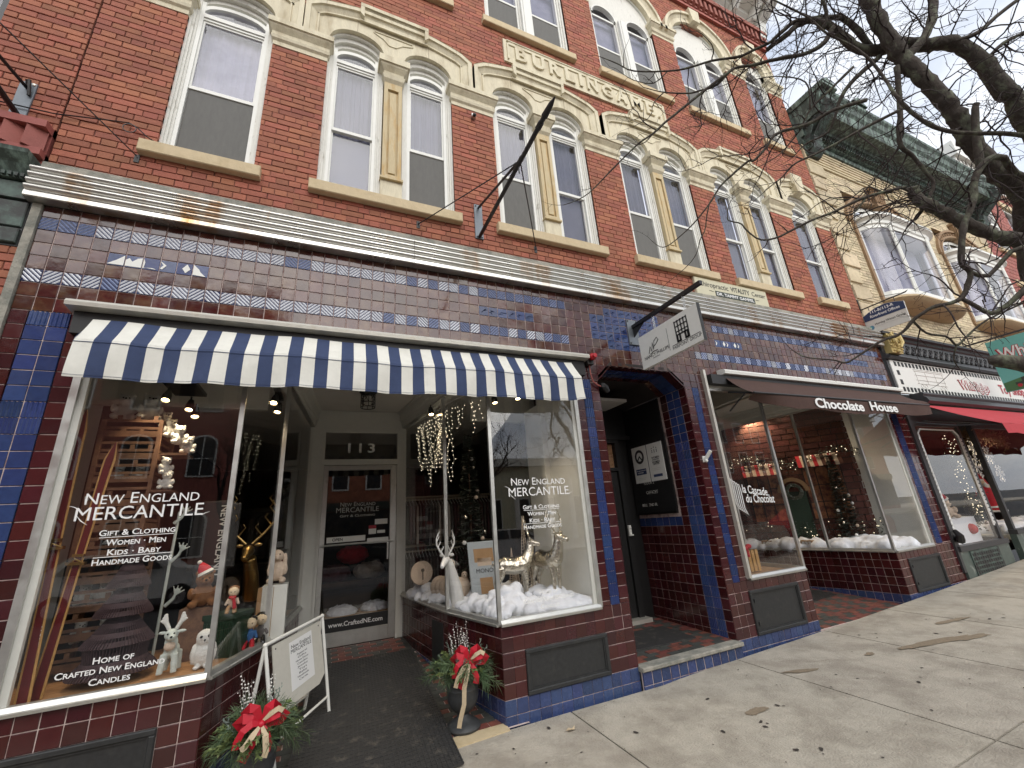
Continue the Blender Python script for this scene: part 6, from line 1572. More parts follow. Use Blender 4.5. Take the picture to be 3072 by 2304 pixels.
# white stag bust
A=thing('white_stag_bust',(3.42,1.0,DZ),'smooth white stag head and neck with antlers rising from the cotton snow','stag head'); b=MB(); c=Vector((3.36,.97,1.23))
b.tube([(3.50,1.05,DZ),(3.47,1.03,.95),(3.42,1.0,1.12),(3.39,.99,1.22)],[.085,.07,.052,.04],12); b.ball(tuple(c),.042,.05,.042); b.tube([tuple(c),(3.31,.90,1.19),(3.285,.86,1.165)],[.04,.028,.02],10)
b.ball((3.43,1.0,1.27),.034,.01,.02); b.ball((3.33,1.03,1.27),.03,.01,.018); soft(b,'head','whitec',A,voxel=.007)
for k in (-1,1):
    q=MB(); antlers(q,c+Vector((.02*k,.01,.03)),k,Vector((0,0,1)),Vector((.8,.3,0)),Vector((0,1,0)),.011,4,.22); q.build('antler','whitec',A,smooth=True)
# log roll with round end
A=thing('fabric_log',(3.2,1.6,DZ),'cream quilted roll with a round end and black peg in the side window','roll'); b=MB(); b.lathe([(0,0),(.135,0),(.14,.02),(.135,.03),(0,.03)],(3.30,1.95,DZ+.30),28,(.0,-1,0)); b.build('round_end','plushc',A,smooth=True)
b=MB(); b.ball((3.31,1.905,DZ+.33),.022,.01,.022); b.box(3.303,3.317,1.90,1.91,DZ+.22,DZ+.33); b.build('peg','eye',A,smooth=True)
b=MB()
for k in range(5): b.ball((3.42+.03*k,1.5-.09*k,DZ+.17),.115,.075,.12)
soft(b,'quilted_body','plushc',A,voxel=.012)
# wire cone trees
def cone(x,y,h,r,label):
    b=MB(); pts=[]
    n=26*12
    for i in range(n+1):
        t=i/n; a=2*PI*26*t; rr=r*(1-t)+.004; pts.append((x+rr*math.cos(a),y+rr*math.sin(a),DZ+.06+h*t))
    b.tube(pts,.0022,4)
    for k in range(6): a=PI/3*k; b.tube([(x+r*math.cos(a),y+r*math.sin(a),DZ+.05),(x,y,DZ+.08+h)],.0025,4)
    b.build('wire_cone_tree','wire',None,label=label,cat='cone tree')
cone(4.13,.62,.80,.075,'tall champagne wire cone tree between the two silver deer'); cone(4.02,.72,.48,.06,'short champagne wire cone tree behind the side-on silver deer'); cone(4.10,.80,.38,.05,'smallest wire cone tree behind the tall one')
# puzzle box
A=thing('boxed_game',(3.78,.95,DZ+.05),'pale blue boxed game with a building picture leaning behind the silver deer','box'); b=MB(); b.loft([[(3.64,.95,DZ+.05),(3.98,.90,DZ+.05),(3.985,.94,DZ+.05),(3.645,.99,DZ+.05)],[(3.62,1.03,DZ+.64),(3.96,.98,DZ+.64),(3.965,1.02,DZ+.64),(3.625,1.07,DZ+.64)]]); b.build('box','cardb',A)
u=Vector((.34,-.05,0)).normalized(); v=Vector((-.02,.08,.59)).normalized(); nn=u.cross(v); o=Vector((3.64,.95,DZ+.05))+nn*.001
def bp(a0,a1,h0,h1,m): q=[o+u*a+v*h_ for a,h_ in ((a0,h0),(a1,h0),(a1,h1),(a0,h1))]; MB().loft([[tuple(w_) for w_ in q],[tuple(w_+nn*.002) for w_ in q]]).build('printed_panel',m,A)
bp(.06,.28,.38,.52,'kraft'); bp(.09,.25,.34,.42,'plushc'); bp(.10,.24,.06,.22,'kraft'); text('MONO',A,o+u*.07+v*.27+nn*.002,u,v,width=.19,m='blackl')
def penguin(x,y,z,s,label):
    A=thing('penguin_figure',(x,y,z),label,'penguin figure'); b=MB(); b.ball((x,y,z+.10*s),.055*s,.05*s,.10*s); b.ball((x-.01,y-.01,z+.22*s),.036*s,.038*s,.04*s); b.tube([(x,y,z+.15*s),(x-.005,y,z+.2*s)],.03*s,8); soft(b,'body','plushc',A,voxel=.007*s); MB().lathe([(0,0),(.008*s,0),(.001,.035*s)],(x-.02,y-.04*s,z+.22*s),8,(-.3,-1,-.1)).build('beak','eye',A); eyes(A,(x-.014,y-.042*s,z+.235*s),(-.2,-1,0),.005*s,.014*s)
penguin(3.50,1.25,DZ+.12,1.35,'cream penguin figure with raised head left of the boxed game'); penguin(3.62,1.15,DZ+.08,1.0,'small round cream penguin figure beside the boxed game')
# flocked fir
def fir(x,y,z0,h,r,label,m='fir',n=900,seed=3,balls=True):
    rr=random.Random(seed); A=thing('christmas_tree',(x,y,z0),label,'Christmas tree'); MB().tube([(x,y,z0),(x,y,z0+h)],[.02,.004],8).build('trunk','crate',A); b=MB()
    for i in range(n):
        t=rr.random()**.8; a=rr.uniform(0,2*PI); R_0=r*(1-t)+.01; p=Vector((x,y,z0+h*t)); d=Vector((math.cos(a),math.sin(a),rr.uniform(-.25,.3))); L_=R_0*rr.uniform(.75,1.05); q=p+d*L_; s=d.cross(Vector((0,0,1))).normalized()*.012
        b.cr=rr.random()*.9+.05
        for k in range(3):
            t0=.3+.25*k; c=p+d*L_*t0; 
            for sg in (-1,1): b.poly([tuple(c),tuple(c+d*.03+s*2.6*sg+Vector((0,0,.006))),tuple(c+d*.055+s*sg*1.0)])
        b.poly([tuple(p+d*L_*.5-s*.6),tuple(q),tuple(p+d*L_*.5+s*.6+Vector((0,0,.01)))])
    b.build('needles',m,A,kind='stuff')
    if balls:
        for i in range(12):
            t=rr.uniform(.05,.9); a=rr.uniform(PI*.9,PI*2.1); MB().ball((x+(r*(1-t))*math.cos(a),y+(r*(1-t))*math.sin(a),z0+h*t),.026,k=10,m=7).build('bauble',('silverf','whitec','plushc')[i%3],A,smooth=True)
fir(3.78,1.35,DZ,1.93,.26,'slim flocked Christmas tree with grey baubles behind the right display')
# icicle fairy lights
A=thing('icicle_lights',(3.45,1.4,2.95),'white icicle fairy lights hanging in the side window by door 113','fairy lights'); b=MB(); bl=MB(); r=random.Random(6); b.tube([(3.22,2.2,2.98),(3.33,1.5,2.96),(3.42,1.0,2.98),(3.60,.5,3.0),(3.9,.35,3.0)],.004,5)
for i in range(34):
    t=r.random(); p=Vector((3.22,2.2,2.97)).lerp(Vector((3.42,1.0,2.97)),t) if i<26 else Vector((3.42,1.0,2.97)).lerp(Vector((3.66,.6,2.97)),r.random()); p.x+=.05; L_=r.uniform(.15,.85) if i<22 else r.uniform(.1,.4); pts=[p]
    n=int(L_/.05)+2
    for k in range(n): pts.append(pts[-1]+Vector((r.gauss(0,.012),r.gauss(0,.012),-.05)))
    b.tube(pts,.0018,4)
    for q in pts[1:]: bl.ball(tuple(q+Vector((r.gauss(0,.008),r.gauss(0,.008),0))),.0055,k=5,m=3)
b.build('wire','whitec',A,kind='stuff'); bl.build('bulbs','bulbw',A,kind='stuff')
# clothes racks behind
def rack(x0,x1,y,z,label,ms,n=26,drop=.6,sp=None):
    A=thing('clothes_rail',((x0+x1)/2,y,z-drop),label,'clothes rail'); MB().tube([(x0,y,z),(x1,y,z)],.012,8).build('rail','rackm',A); r=random.Random(int(x0*100)); 
    for i in range(n):
        x=x0+(x1-x0)*(i+.5)/n; L_=drop*r.uniform(.8,1.1); b=MB(); w=.16
        b.loft([[(x-.006,y-.02,z-.03),(x+.006,y-.02,z-.03),(x+.006,y+.02,z-.03),(x-.006,y+.02,z-.03)],[(x-.012,y-w,z-.11),(x+.012,y-w,z-.11),(x+.012,y+w,z-.11),(x-.012,y+w,z-.11)],[(x-.016+r.gauss(0,.006),y-w*.95,z-L_),(x+.016,y-w*.95,z-L_),(x+.016,y+w*.95,z-L_),(x-.016,y+w*.95,z-L_)]]); b.build('garment',ms[r.randrange(len(ms))],A)
    b=MB()
    for i in range(n): x=x0+(x1-x0)*(i+.5)/n; b.tube([(x,y,z+.02),(x,y-.02,z-.02),(x,y-.14,z-.085)],.003,4)
    b.build('hangers','whitec',A,kind='stuff')
rack(3.15,4.6,2.9,1.98,'upper clothes rail packed with dark tops behind the right display',['cloth1','cloth2','cloth1','cloth3'],30)
rack(3.15,4.6,2.9,1.25,'lower clothes rail packed with dark tops behind the right display',['cloth1','cloth2','cloth1'],30)
b=MB(); b.box(3.1,4.7,3.1,3.4,2.02,2.05); b.box(3.1,4.7,3.1,3.4,1.30,1.33); b.build('wall_shelf','rackm',None,label='long brass coloured shelves above the clothes rails',cat='shelf')
A=thing('display_table',(2.6,3.6,.2),'table heaped with quilts and baskets seen through the shop door','table'); b=MB(); b.box(2.1,3.2,3.4,4.1,.85,.9); b.build('top','darkw',A)
for x,y in ((2.15,3.45),(3.15,3.45),(2.15,4.05),(3.15,4.05)): MB().box(x-.025,x+.025,y-.025,y+.025,.21,.85).build('leg','darkw',A)
for i,(x,z,m_,nm,l) in enumerate(((2.35,.9,'cloth2','folded_quilt','plum folded quilt left on the display table'),(2.85,.9,'cloth3','folded_quilt','cream folded quilt right on the display table'),(2.6,1.15,'redf','folded_quilt','red quilt heaped on top of the display table'))):
    b=MB(); b.ball((x,3.7,z+.10),.24,.22,.13); soft(b,nm,m_,voxel=.02,fuzz=.02,label=l,cat='quilt')
def wicker(x,y,z,label):
    A=thing('wicker_basket',(x,y,z),label,'basket'); b=MB(); b.lathe([(0,0),(.20,0),(.25,.33),(.235,.33),(.19,.02),(0,.02)],(x,y,z),24); b.build('basket','kraft',A,smooth=True)
    b=MB(); 
    for k in range(9): b.lathe([(.205+.005*k,.0),(.214+.005*k,.012),(.207+.005*k,.024)],(x,y,z+.02+.034*k),24)
    b.build('weave','plushc',A,kind='stuff'); b=MB(); b.ball((x,y,z+.34),.20,.20,.09); soft(b,'fleece','cotton',A,voxel=.018,fuzz=.02)
wicker(2.45,3.15,.2,'left wicker basket of white fleece on the shop floor behind the door'); wicker(2.9,3.2,.2,'right wicker basket of white fleece on the shop floor behind the door')
# entry lantern
A=thing('ceiling_lantern',(2.56,1.6,3.06),'black caged ceiling lantern in the entry of door 113','lantern'); b=MB(); b.lathe([(0,0),(.11,0),(.11,-.02),(.085,-.045),(0,-.045)],(2.56,1.6,3.28),20); b.build('canopy','black',A,smooth=True); b=MB()
for z in (3.225,3.12,3.06): b.tube([(2.56+.085*math.cos(2*PI*i/20),1.6+.085*math.sin(2*PI*i/20),z) for i in range(21)],.006,5)
for k in range(8):
    a=PI/4*k; a2=a+PI/4; f=lambda a,z:(2.56+.085*math.cos(a),1.6+.085*math.sin(a),z); b.tube([f(a,3.23),f(a,3.06)],.004,4); 
    if k%2: b.tube([f(a,3.225),f(a2,3.12)],.003,4); b.tube([f(a2,3.225),f(a,3.12)],.003,4)
b.build('cage','black',A); b=MB(); b.lathe([(0,0),(.035,0),(.035,.12),(0,.12)],(2.56,1.6,3.09),12); b.build('lamp_glass','ceil',A,smooth=True)
# ================================================================ chocolate shop display
A=thing('village_backdrop',(10.0,2.3,.75),'dark brick Christmas village backdrop with striped awnings and a wreathed arched door','backdrop')
def BP(u,z,o=0): 
    a=Vector((8.75,2.70)) if 0 else None
B0=Vector((9.62,2.45,0)); B1=Vector((11.15,.55,0)); bd=(B1-B0).normalized(); bn=Vector((bd.y,-bd.x,0)); bn=bn if bn.dot(Vector((-1,-1,0)))>0 else -bn; BL=(B1-B0).length
def bq(u0,u1,z0,z1,m,nm,o=.0,t=.02,rv=0):
    b=MB(); P=[B0+bd*u0+bn*o,B0+bd*u1+bn*o,B0+bd*u1+bn*(o+t),B0+bd*u0+bn*(o+t)]; b.loft([[tuple(p+Vector((0,0,z0))) for p in P],[tuple(p+Vector((0,0,z1))) for p in P]]); return b.build(nm,m,A)
bq(0,BL,.75,3.28,'dark','panel',0,.02)
r=random.Random(12); z=.8; row=0
while z<3.22:
    u=.0-(row%2)*.11
    while u<BL:
        w_=r.choice((.2,.24,.28)); a,c=max(u,0),min(u+w_-.014,BL)
        if c-a>.04: bq(a,c,z,z+.098,'prnt','brick',.02,.012+r.random()*.01)
        u+=w_
    z+=.112; row+=1
for u0,u1,zt in ((.30,.95,2.28),(1.25,1.95,2.36)):
    n=11
    for k in range(n):
        a=u0+(u1-u0)*k/n; c=u0+(u1-u0)*(k+1)/n; b=MB(); f=lambda u,z,o:tuple(B0+bd*u+bn*o+Vector((0,0,z)))
        b.loft([[f(a,zt,.05),f(c,zt,.05),f(c,zt-.012,.05),f(a,zt-.012,.05)],[f(a,zt-.22,.2),f(c,zt-.22,.2),f(c,zt-.232,.2),f(a,zt-.232,.2)]]); b.build('awning_stripe','plushc' if k%2 else 'redf' if k%4==0 else 'prnt',A)
    bq(u0+.05,u1-.05,1.2,zt-.24,'prnt2','lit_window',.03,.02)
    for k in range(4): bq(u0+.05+(u1-u0-.1)*k/3-.008,u0+.05+(u1-u0-.1)*k/3+.008,1.2,zt-.24,'dark','window_bar',.05,.012)
    for zz in (1.2,1.5,1.8): bq(u0+.05,u1-.05,zz,zz+.014,'dark','window_bar',.05,.012)
spotlamp((9.9,1.85,3.25),(10.2,1.6,1.4),40,120); spotlamp((10.35,1.5,3.25),(10.7,1.1,1.4),30,120); spotlamp((9.75,.5,3.2),(10.1,.6,.8),18,110)
f=lambda u,z,o:tuple(B0+bd*u+bn*o+Vector((0,0,z)))
b=MB(); cu,cz=1.08,1.72
for i in range(16):
    a0,a1=PI*i/16,PI*(i+1)/16; P=[(cu-.26*math.cos(a0),cz+.26*math.sin(a0)),(cu-.26*math.cos(a1),cz+.26*math.sin(a1)),(cu-.19*math.cos(a1),cz+.19*math.sin(a1)),(cu-.19*math.cos(a0),cz+.19*math.sin(a0))]; b.loft([[f(u,z,.05) for u,z in P],[f(u,z,.08) for u,z in P]])
b.build('door_arch','kraft',A); bq(.89,1.27,.78,1.72,'green','arched_door',.05,.015)
b=MB(); pts=[f(cu+.12*math.cos(2*PI*i/24),1.72+.12*math.sin(2*PI*i/24),.10) for i in range(25)]; b.tube(pts,.032,8); soft(b,'wreath','fir',A,voxel=.012,fuzz=.012)
rr=random.Random(8); b=MB(); bl=MB()
for i in range(1500):
    u=rr.uniform(.0,BL); z=2.30+.10*math.sin(u*4)+rr.gauss(0,.05) if rr.random()<.55 else rr.uniform(.8,1.2); q=Vector(f(u,z,.08+rr.random()*.05)); d=Vector((rr.gauss(0,1),rr.gauss(0,1),rr.gauss(0,1))).normalized()*.05; e=d.orthogonal().normalized()*.010; b.cr=rr.random()*.9+.05; b.poly([tuple(q-e),tuple(q+d),tuple(q+e)])
    if i%14==0: bl.ball(tuple(q),.008,k=5,m=3)
b.build('garland','fir',A,kind='stuff'); bl.build('garland_lights','bulbw',A,kind='stuff')
def f4(u,v):
    a=Vector((9.79,.05)).lerp(Vector((9.75,.86)),v); c=Vector((10.78,.05)).lerp(Vector((10.6,1.0)),v); p=a.lerp(c,u); return p.x,p.y
cotton(0,1,0,1,.748,.10,'cotton snow in the front display of the chocolate shop',f4,40,24,seed=8,vx=.03)
def f5(u,v):
    a=Vector((9.75,.87)).lerp(Vector((9.50,2.3)),v); c=Vector((10.3,.87)).lerp(Vector((9.75,2.4)),v); p=a.lerp(c,u); return p.x,p.y
cotton(0,1,0,1,.748,.11,'cotton snow along the side display of the chocolate shop',f5,24,34,seed=9,vx=.03)
fir(10.55,.95,.75,1.55,.24,'snowy Christmas tree with tiny lights at the right of the chocolate display',n=700,seed=5)
for i,(x,y) in enumerate(((9.72,1.6),(9.66,1.9),(9.78,1.25))):
    A=thing('gift_box',(x,y,.80),('open kraft gift box, middle of three in the cotton snow','open kraft gift box farthest into the chocolate shop entry','open kraft gift box nearest the street in the cotton snow')[i],'gift box'); MB().box(x-.05,x+.12,y-.1,y+.1,.80,.90).build('box','kraft',A)
    for k in range(3): MB().box(x-.055,x-.05,y-.08+.055*k,y-.04+.055*k,.82,.88).build('label_card','whitec',A)
# burlap sack and crate in the third window
A=thing('burlap_sack',(6.86,.45,.75),'tall heap of burlap sacking in the small chocolate window','sack'); b=MB(); b.ball((6.84,.42,.95),.13,.12,.24); b.ball((6.85,.45,1.25),.11,.1,.22); b.ball((6.84,.4,1.5),.06,.06,.12); soft(b,'cloth','kraft',A,voxel=.012,fuzz=.02)
A=thing('slatted_crate',(7.14,.38,.75),'small pale wooden crate beside the burlap sack','crate')
for x in (7.03,7.10,7.17,7.24): MB().box(x,x+.05,.30,.312,.75,1.0).build('slat','skie',A)
for z in (.78,.94): MB().box(7.02,7.30,.313,.325,z,z+.035).build('rail','skie',A)
for x in (7.02,7.28): MB().box(x,x+.012,.31,.5,.75,1.0).build('side','skie',A)
b=MB(); b.ball((7.05,.28,1.03),.045,.03,.035); b.ball((7.12,.28,1.05),.045,.03,.03); b.tube([(7.08,.27,1.03),(7.06,.26,.93)],[.01,.02],6); b.build('red_bow','redf',None,label='red bow tied on the pale crate in the chocolate window',cat='bow',smooth=True)
b=MB(); 
for k in range(7): b.box(6.37,6.385,.06+.2*k,.14+.2*k,.75,2.3)
b.build('curtain','blackp',None,label='dark pleated curtain at the left of the chocolate window',cat='curtain')
for i,(x,y) in enumerate(((9.9,1.9),(10.35,1.55))):
    A=thing('recessed_downlight',(x,y,3.28),('left round downlight, lit, over the village backdrop','right round downlight, lit, over the village backdrop')[i],'downlight'); MB().lathe([(.055,0),(.075,0),(.07,-.012),(.055,-.008)],(x,y,3.30),20).build('trim','black',A); MB().lathe([(0,-.002),(.055,-.002),(.055,.004),(0,.004)],(x,y,3.297),20).build('bulb','bulb',A)
# ================================================================ yellow brick neighbour
M.update(
 ybrick=mat('buff_brick',(.57,.48,.32),.8,var=.14,scale=3,per=.2,bump=.3,bscale=90,col2=(.46,.38,.245),thr=(.45,.7)), ymort=mat('buff_mortar',(.22,.18,.11),.9,var=.2,scale=6),
 terra=mat('brown_terracotta',(.28,.18,.10),.75,var=.2,scale=14,bump=.5,bscale=50), copper=mat('green_copper',(.050,.068,.056),.6,var=.3,scale=4,col2=(.22,.31,.26),thr=(.46,.70),stretch=(3,3,.5),bump=.15), copperd=mat('dark_copper',(.035,.038,.035),.6,var=.3,scale=8,col2=(.08,.12,.10)),
 tanst=mat('tan_sill_stone',(.40,.30,.17),.7,var=.12,scale=6), goldp=mat('gold_painted_iron',(.50,.39,.16),.5,.2,var=.25,scale=25), ironb=mat('charcoal_painted_iron',(.035,.035,.037),.45,var=.15,scale=6),
 signw=mat('white_fascia',(.74,.74,.70),.5,var=.03), marb=mat('green_marble',(.07,.095,.085),.3,var=.3,scale=5,col2=(.35,.38,.34),thr=(.56,.68),det=10), teal=mat('teal_sign',(.14,.42,.37),.55,var=.04), grass=mat('painted_green',(.06,.16,.06),.6), bluep=mat('painted_blue',(.08,.20,.30),.6))
YB=thing('buff_brick_building',(15.3,0,0),'buff yellow brick building with two curved bay windows under a green copper cornice','building')
yops=[(12.17,14.91,5.2,8.0),(16.02,18.76,5.2,8.0)]
brick_field(YB,11.19,19.42,4.43,8.95,yops,'ybrick','ymort',bw=.215,bh=.066,jt=.008,seed=4,bond=lambda r:r%7==6)
# quoin bands at both corners
for x0,x1 in ((11.195,11.75),(18.95,19.40)):
    z=4.75; k=0
    while z<8.7:
        w=(x1-x0)*(1 if k%2 else .72); xa=x0 if x0<15 else x1-w
        b=MB(); b.bbox(xa,xa+w,-.03,-.001,z,z+.30,.008); b.build('quoin','ybrick',YB); z+=.38; k+=1
for k in range(6): MB().bbox(11.19,19.42,-.035,-.001,8.45+.085*k,8.50+.085*k,.004).build('band_course','ybrick',YB)
def baywin(cx):
    hw=1.365; xl,xr=cx-hw,cx+hw
    # arch mouldings
    b=MB(); N_=24; zs=7.15
    def P(a,e): return (cx-(hw+a)*math.cos(e),zs+(.75+a)*math.sin(e))
    for r0,r1,y0 in ((.0,.05,-.05),(.05,.16,-.02),(.16,.22,-.06)):
        for i in range(N_):
            e0,e1=PI*i/N_,PI*(i+1)/N_; p=[P(r0,e0),P(r1,e0),P(r1,e1),P(r0,e1)]
            b.loft([[(x,y0,z) for x,z in p],[(x,.12,z) for x,z in p]])
    b.build('arch_moulding','terra',YB)
    b=MB(); r=random.Random(3)
    for i in range(26):
        e=PI*(i+.5)/26; x,z=P(.105,e); b.ball((x,-.03,z),.028,.02,.035,k=6,m=4)
    for s in (-1,1):
        for k in range(18): b.ball((cx+s*(hw+.03),-.025,5.4+.1*k),.03,.02,.04,k=6,m=4)
    b.build('carved_ornament','terra',YB,kind='stuff')
    b=MB(); 
    for s in (-1,1): xa=cx+s*hw; b.box(*sorted((xa-s*.02,xa+s*.07)),-.045,.1,5.2,zs)
    b.build('jamb_moulding','terra',YB)
    b=MB(); b.slab([(cx-.16,zs+.7),(cx+.16,zs+.7),(cx+.26,zs+1.12),(cx-.26,zs+1.12)],-.10,.05); b.box(cx-.3,cx+.3,-.14,.05,zs+1.12,zs+1.17)
    for k in range(5): b.tube([(cx-.18+.09*k,-.11,zs+.78),(cx-.2+.1*k,-.12,zs+1.08)],.018,6)
    b.build('keystone','terra',YB)
    # bay: plan polygon with rounded shoulders
    plan=[(xl+.03,.12),(xl+.05,-.02),(xl+.12,-.14),(xl+.24,-.23),(xl+.42,-.30),(xl+.62,-.33),(xr-.62,-.33),(xr-.42,-.30),(xr-.24,-.23),(xr-.12,-.14),(xr-.05,-.02),(xr-.03,.12)]
    def grow(o): 
        c=Vector((cx,.3)); return [(x+(x-cx)/hw*o*.8,y-o if y<.1 else y) for x,y in plan]
    b=MB(); b.loft([[(x,y,z) for x,y in grow(o)] for o,z in ((-.30,5.02),(-.12,5.06),(.04,5.12),(.10,5.20),(.08,5.25),(.02,5.26))]); b.build('bay_sill','tanst',YB,smooth=True)
    b=MB(); b.loft([[(x,y,z) for x,y in grow(o)] for o,z in ((.0,5.26),(.05,5.27),(.05,5.31),(.0,5.33))]); b.loft([[(x,y,z) for x,y in grow(o)] for o,z in ((.0,6.98),(.02,7.0),(.02,7.08),(.06,7.12),(.10,7.14),(.10,7.20),(.03,7.24),(-.25,7.27))])
    root=b.build('bay_frame','white',YB,smooth=True)
    for i in (1,5,6,10):
        x,y=plan[i]; 
        for dx in (-.035,.035): MB().tube([(x+dx,y,5.32),(x+dx,y,6.98)],.024,8).build('colonnette','white',root,smooth=True)
    for a,c in ((1,5),(5,6),(6,10)):
        pts=plan[a:c+1]; b=MB()
        for z0,z1 in ((5.33,5.42),(6.90,6.98)): b.loft([[(x,y+.005,z) for x,y in pts]+[(x,y+.04,z) for x,y in reversed(pts)] for z in (z0,z1)])
        b.build('sash','white',root)
        b=MB(); b.loft([[(x,y+.02,z) for x,y in pts]+[(x,y+.026,z) for x,y in reversed(pts)] for z in (5.42,6.90)]); b.build('pane','glassu',root,smooth=True)
    b=MB(); b.box(xl+.3,xr-.3,.05,.06,5.4,6.95); b.build('curtain','blind',root)
    b=MB(); b.loft([[P(-.06,PI*i/16)[0:1]+(.06,)+P(-.06,PI*i/16)[1:2] for i in range(17)],[P(-.14,PI*i/16)[0:1]+(.06,)+P(-.14,PI*i/16)[1:2] for i in range(17)]],caps=False,close=False)
    for k in (-.5,0,.5): b.box(cx+k-.02,cx+k+.02,.05,.09,7.2,7.72)
    b.build('fanlight_frame','white',root); b=MB(); b.slab([(xl+.1,7.15)]+[P(-.10,PI*i/16) for i in range(17)]+[(xr-.1,7.15)],.08,.09); b.build('pane','glassu',root)
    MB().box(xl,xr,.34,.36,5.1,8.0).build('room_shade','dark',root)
for cx in (13.54,17.39): baywin(cx)
# copper cornice
b=MB(); pr=[(.1,8.94),(-.06,8.95),(-.08,9.0),(-.05,9.03),(-.05,9.10),(-.12,9.11),(-.13,9.28),(-.22,9.30),(-.24,9.36),(-.52,9.38),(-.54,9.43),(-.55,9.60),(-.60,9.66),(-.63,9.78),(-.68,9.84),(-.69,9.90),(-.60,9.93),(.1,9.97)]
b.prism(pr[::-1],11.23,19.45); cq=b.build('copper_cornice','copper',YB); fix(cq)
b=MB(); x=11.75; k=0
while x<19.0: b.prism([(-.125,9.12),(-.20,9.13),(-.20,9.27),(-.125,9.27)],x,x+.055); b.prism([(-.20,9.16),(-.235,9.2),(-.20,9.26)],x+.02,x+.04); x+=.10
b.build('dentils','copperd',YB,kind='stuff')
for xb in (11.24,19.05):
    A_=MB(); A_.box(xb,xb+.42,-.06,.0,8.62,9.85)
    A_.prism([(0,8.62),(-.10,8.60),(-.20,8.70),(-.22,8.82),(-.14,8.95),(-.20,9.10),(-.36,9.22),(-.58,9.32),(-.68,9.46),(-.70,9.64),(-.60,9.74),(-.5,9.78),(0,9.80)][::-1],xb+.04,xb+.38)
    o=A_.build('corner_bracket','copperd',YB); fix(o)
    s=MB()
    for side in (xb+.03,xb+.39):
        for (cy,cz,R0,sg) in ((-.47,9.53,.17,1),(-.13,8.80,.11,-1)):
            pts=[(side,cy+sg*R0*(1-t/26)*math.cos(t*.5),cz+R0*(1-t/26)*math.sin(t*.5)) for t in range(25)]; s.tube(pts,[.022*(1-t/40) for t in range(25)],6)
        for t in range(7): s.tube([(side,-.12-.02*t,8.95+.05*t),(side,-.25-.03*t,9.08+.05*t),(side,-.18-.05*t,9.30+.03*t)],[.02,.016,.006],5)
    for t in range(6): s.tube([(xb+.08+.05*t,-.62,9.70),(xb+.08+.05*t,-.70,9.5),(xb+.10+.045*t,-.5,9.26),(xb+.10+.045*t,-.25,9.02),(xb+.1+.045*t,-.2,8.72)],[.02,.025,.02,.015,.02],6)
    s.build('scroll_carving','copperd',YB,kind='stuff')
    c=MB(); c.prism([(.1,9.97),(-.74,9.97),(-.76,9.92),(-.76,9.86),(-.70,9.84),(-.05,9.83)][::-1],xb-.04,xb+.46); c.loft([[(xb-.04,-.76,9.97),(xb+.46,-.76,9.97),(xb+.46,.1,9.97),(xb-.04,.1,9.97)],[(xb+.21-.01,-.76,10.12),(xb+.21+.01,-.76,10.12),(xb+.22,.1,10.12),(xb+.20,.1,10.12)]]); c.build('bracket_cap','copper',YB)
c=MB(); c.box(12.85,13.35,-.55,.1,9.95,10.28); c.loft([[(12.8,-.6,10.28),(13.4,-.6,10.28),(13.4,.1,10.28),(12.8,.1,10.28)],[(13.09,-.6,10.48),(13.11,-.6,10.48),(13.11,.1,10.48),(13.09,.1,10.48)]]); c.lathe([(0,0),(.09,0),(.09,.02),(0,.02)],(13.1,-.55,10.12),14,(0,-1,0)); c.build('cornice_crest','copper',YB)
# iron fascia with guilloche
b=MB(); b.prism([(.1,3.90),(-.10,3.90),(-.12,3.94),(-.07,3.97),(-.06,4.0),(-.03,4.02),(-.03,4.30),(-.06,4.32),(-.08,4.36),(-.13,4.38),(-.14,4.42),(.1,4.44)][::-1],11.36,19.6); fix(b.build('iron_fascia','ironb',YB))
x=12.02
while x<19.4:
    b=MB(); b.tube([(x+.085*math.cos(2*PI*i/16),-.04,4.16+.085*math.sin(2*PI*i/16)) for i in range(17)],.016,6); b.tube([(x+.045*math.cos(2*PI*i/12),-.04,4.16+.045*math.sin(2*PI*i/12)) for i in range(13)],.012,5); b.tube([(x+.085,-.038,4.07),(x+.125,-.045,4.16),(x+.165,-.038,4.25)],.012,5); b.build('guilloche_ring','ironb',YB); x+=.215
b=MB(); b.box(11.46,11.83,-.13,.0,4.0,4.40); r=random.Random(2)
for i in range(46): b.ball((r.uniform(11.48,11.81),-.14+r.uniform(-.02,.02),r.uniform(4.02,4.39)),.035,.03,.028,k=6,m=4)
b.tube([(11.5,-.17,4.36),(11.52,-.19,4.2),(11.6,-.18,4.1)],[.03,.035,.02],8); b.tube([(11.8,-.17,4.36),(11.78,-.19,4.2),(11.7,-.18,4.1)],[.03,.035,.02],8); b.build('gold_capital','goldp',YB,smooth=True)
b=MB(); b.box(11.37,11.44,-.03,.1,0.3,4.42); b.build('iron_pilaster','ironb',YB)
b=MB(); b.prism([(.1,3.02),(-.22,3.02),(-.26,3.06),(-.24,3.12),(-.20,3.16),(-.22,3.20),(-.20,3.235),(.1,3.235)][::-1],11.75,19.4); fix(b.build('iron_lintel','ironb',YB)); MB().box(11.44,19.4,-.02,.1,2.75,3.23).build('awning_recess','blackp',YB)
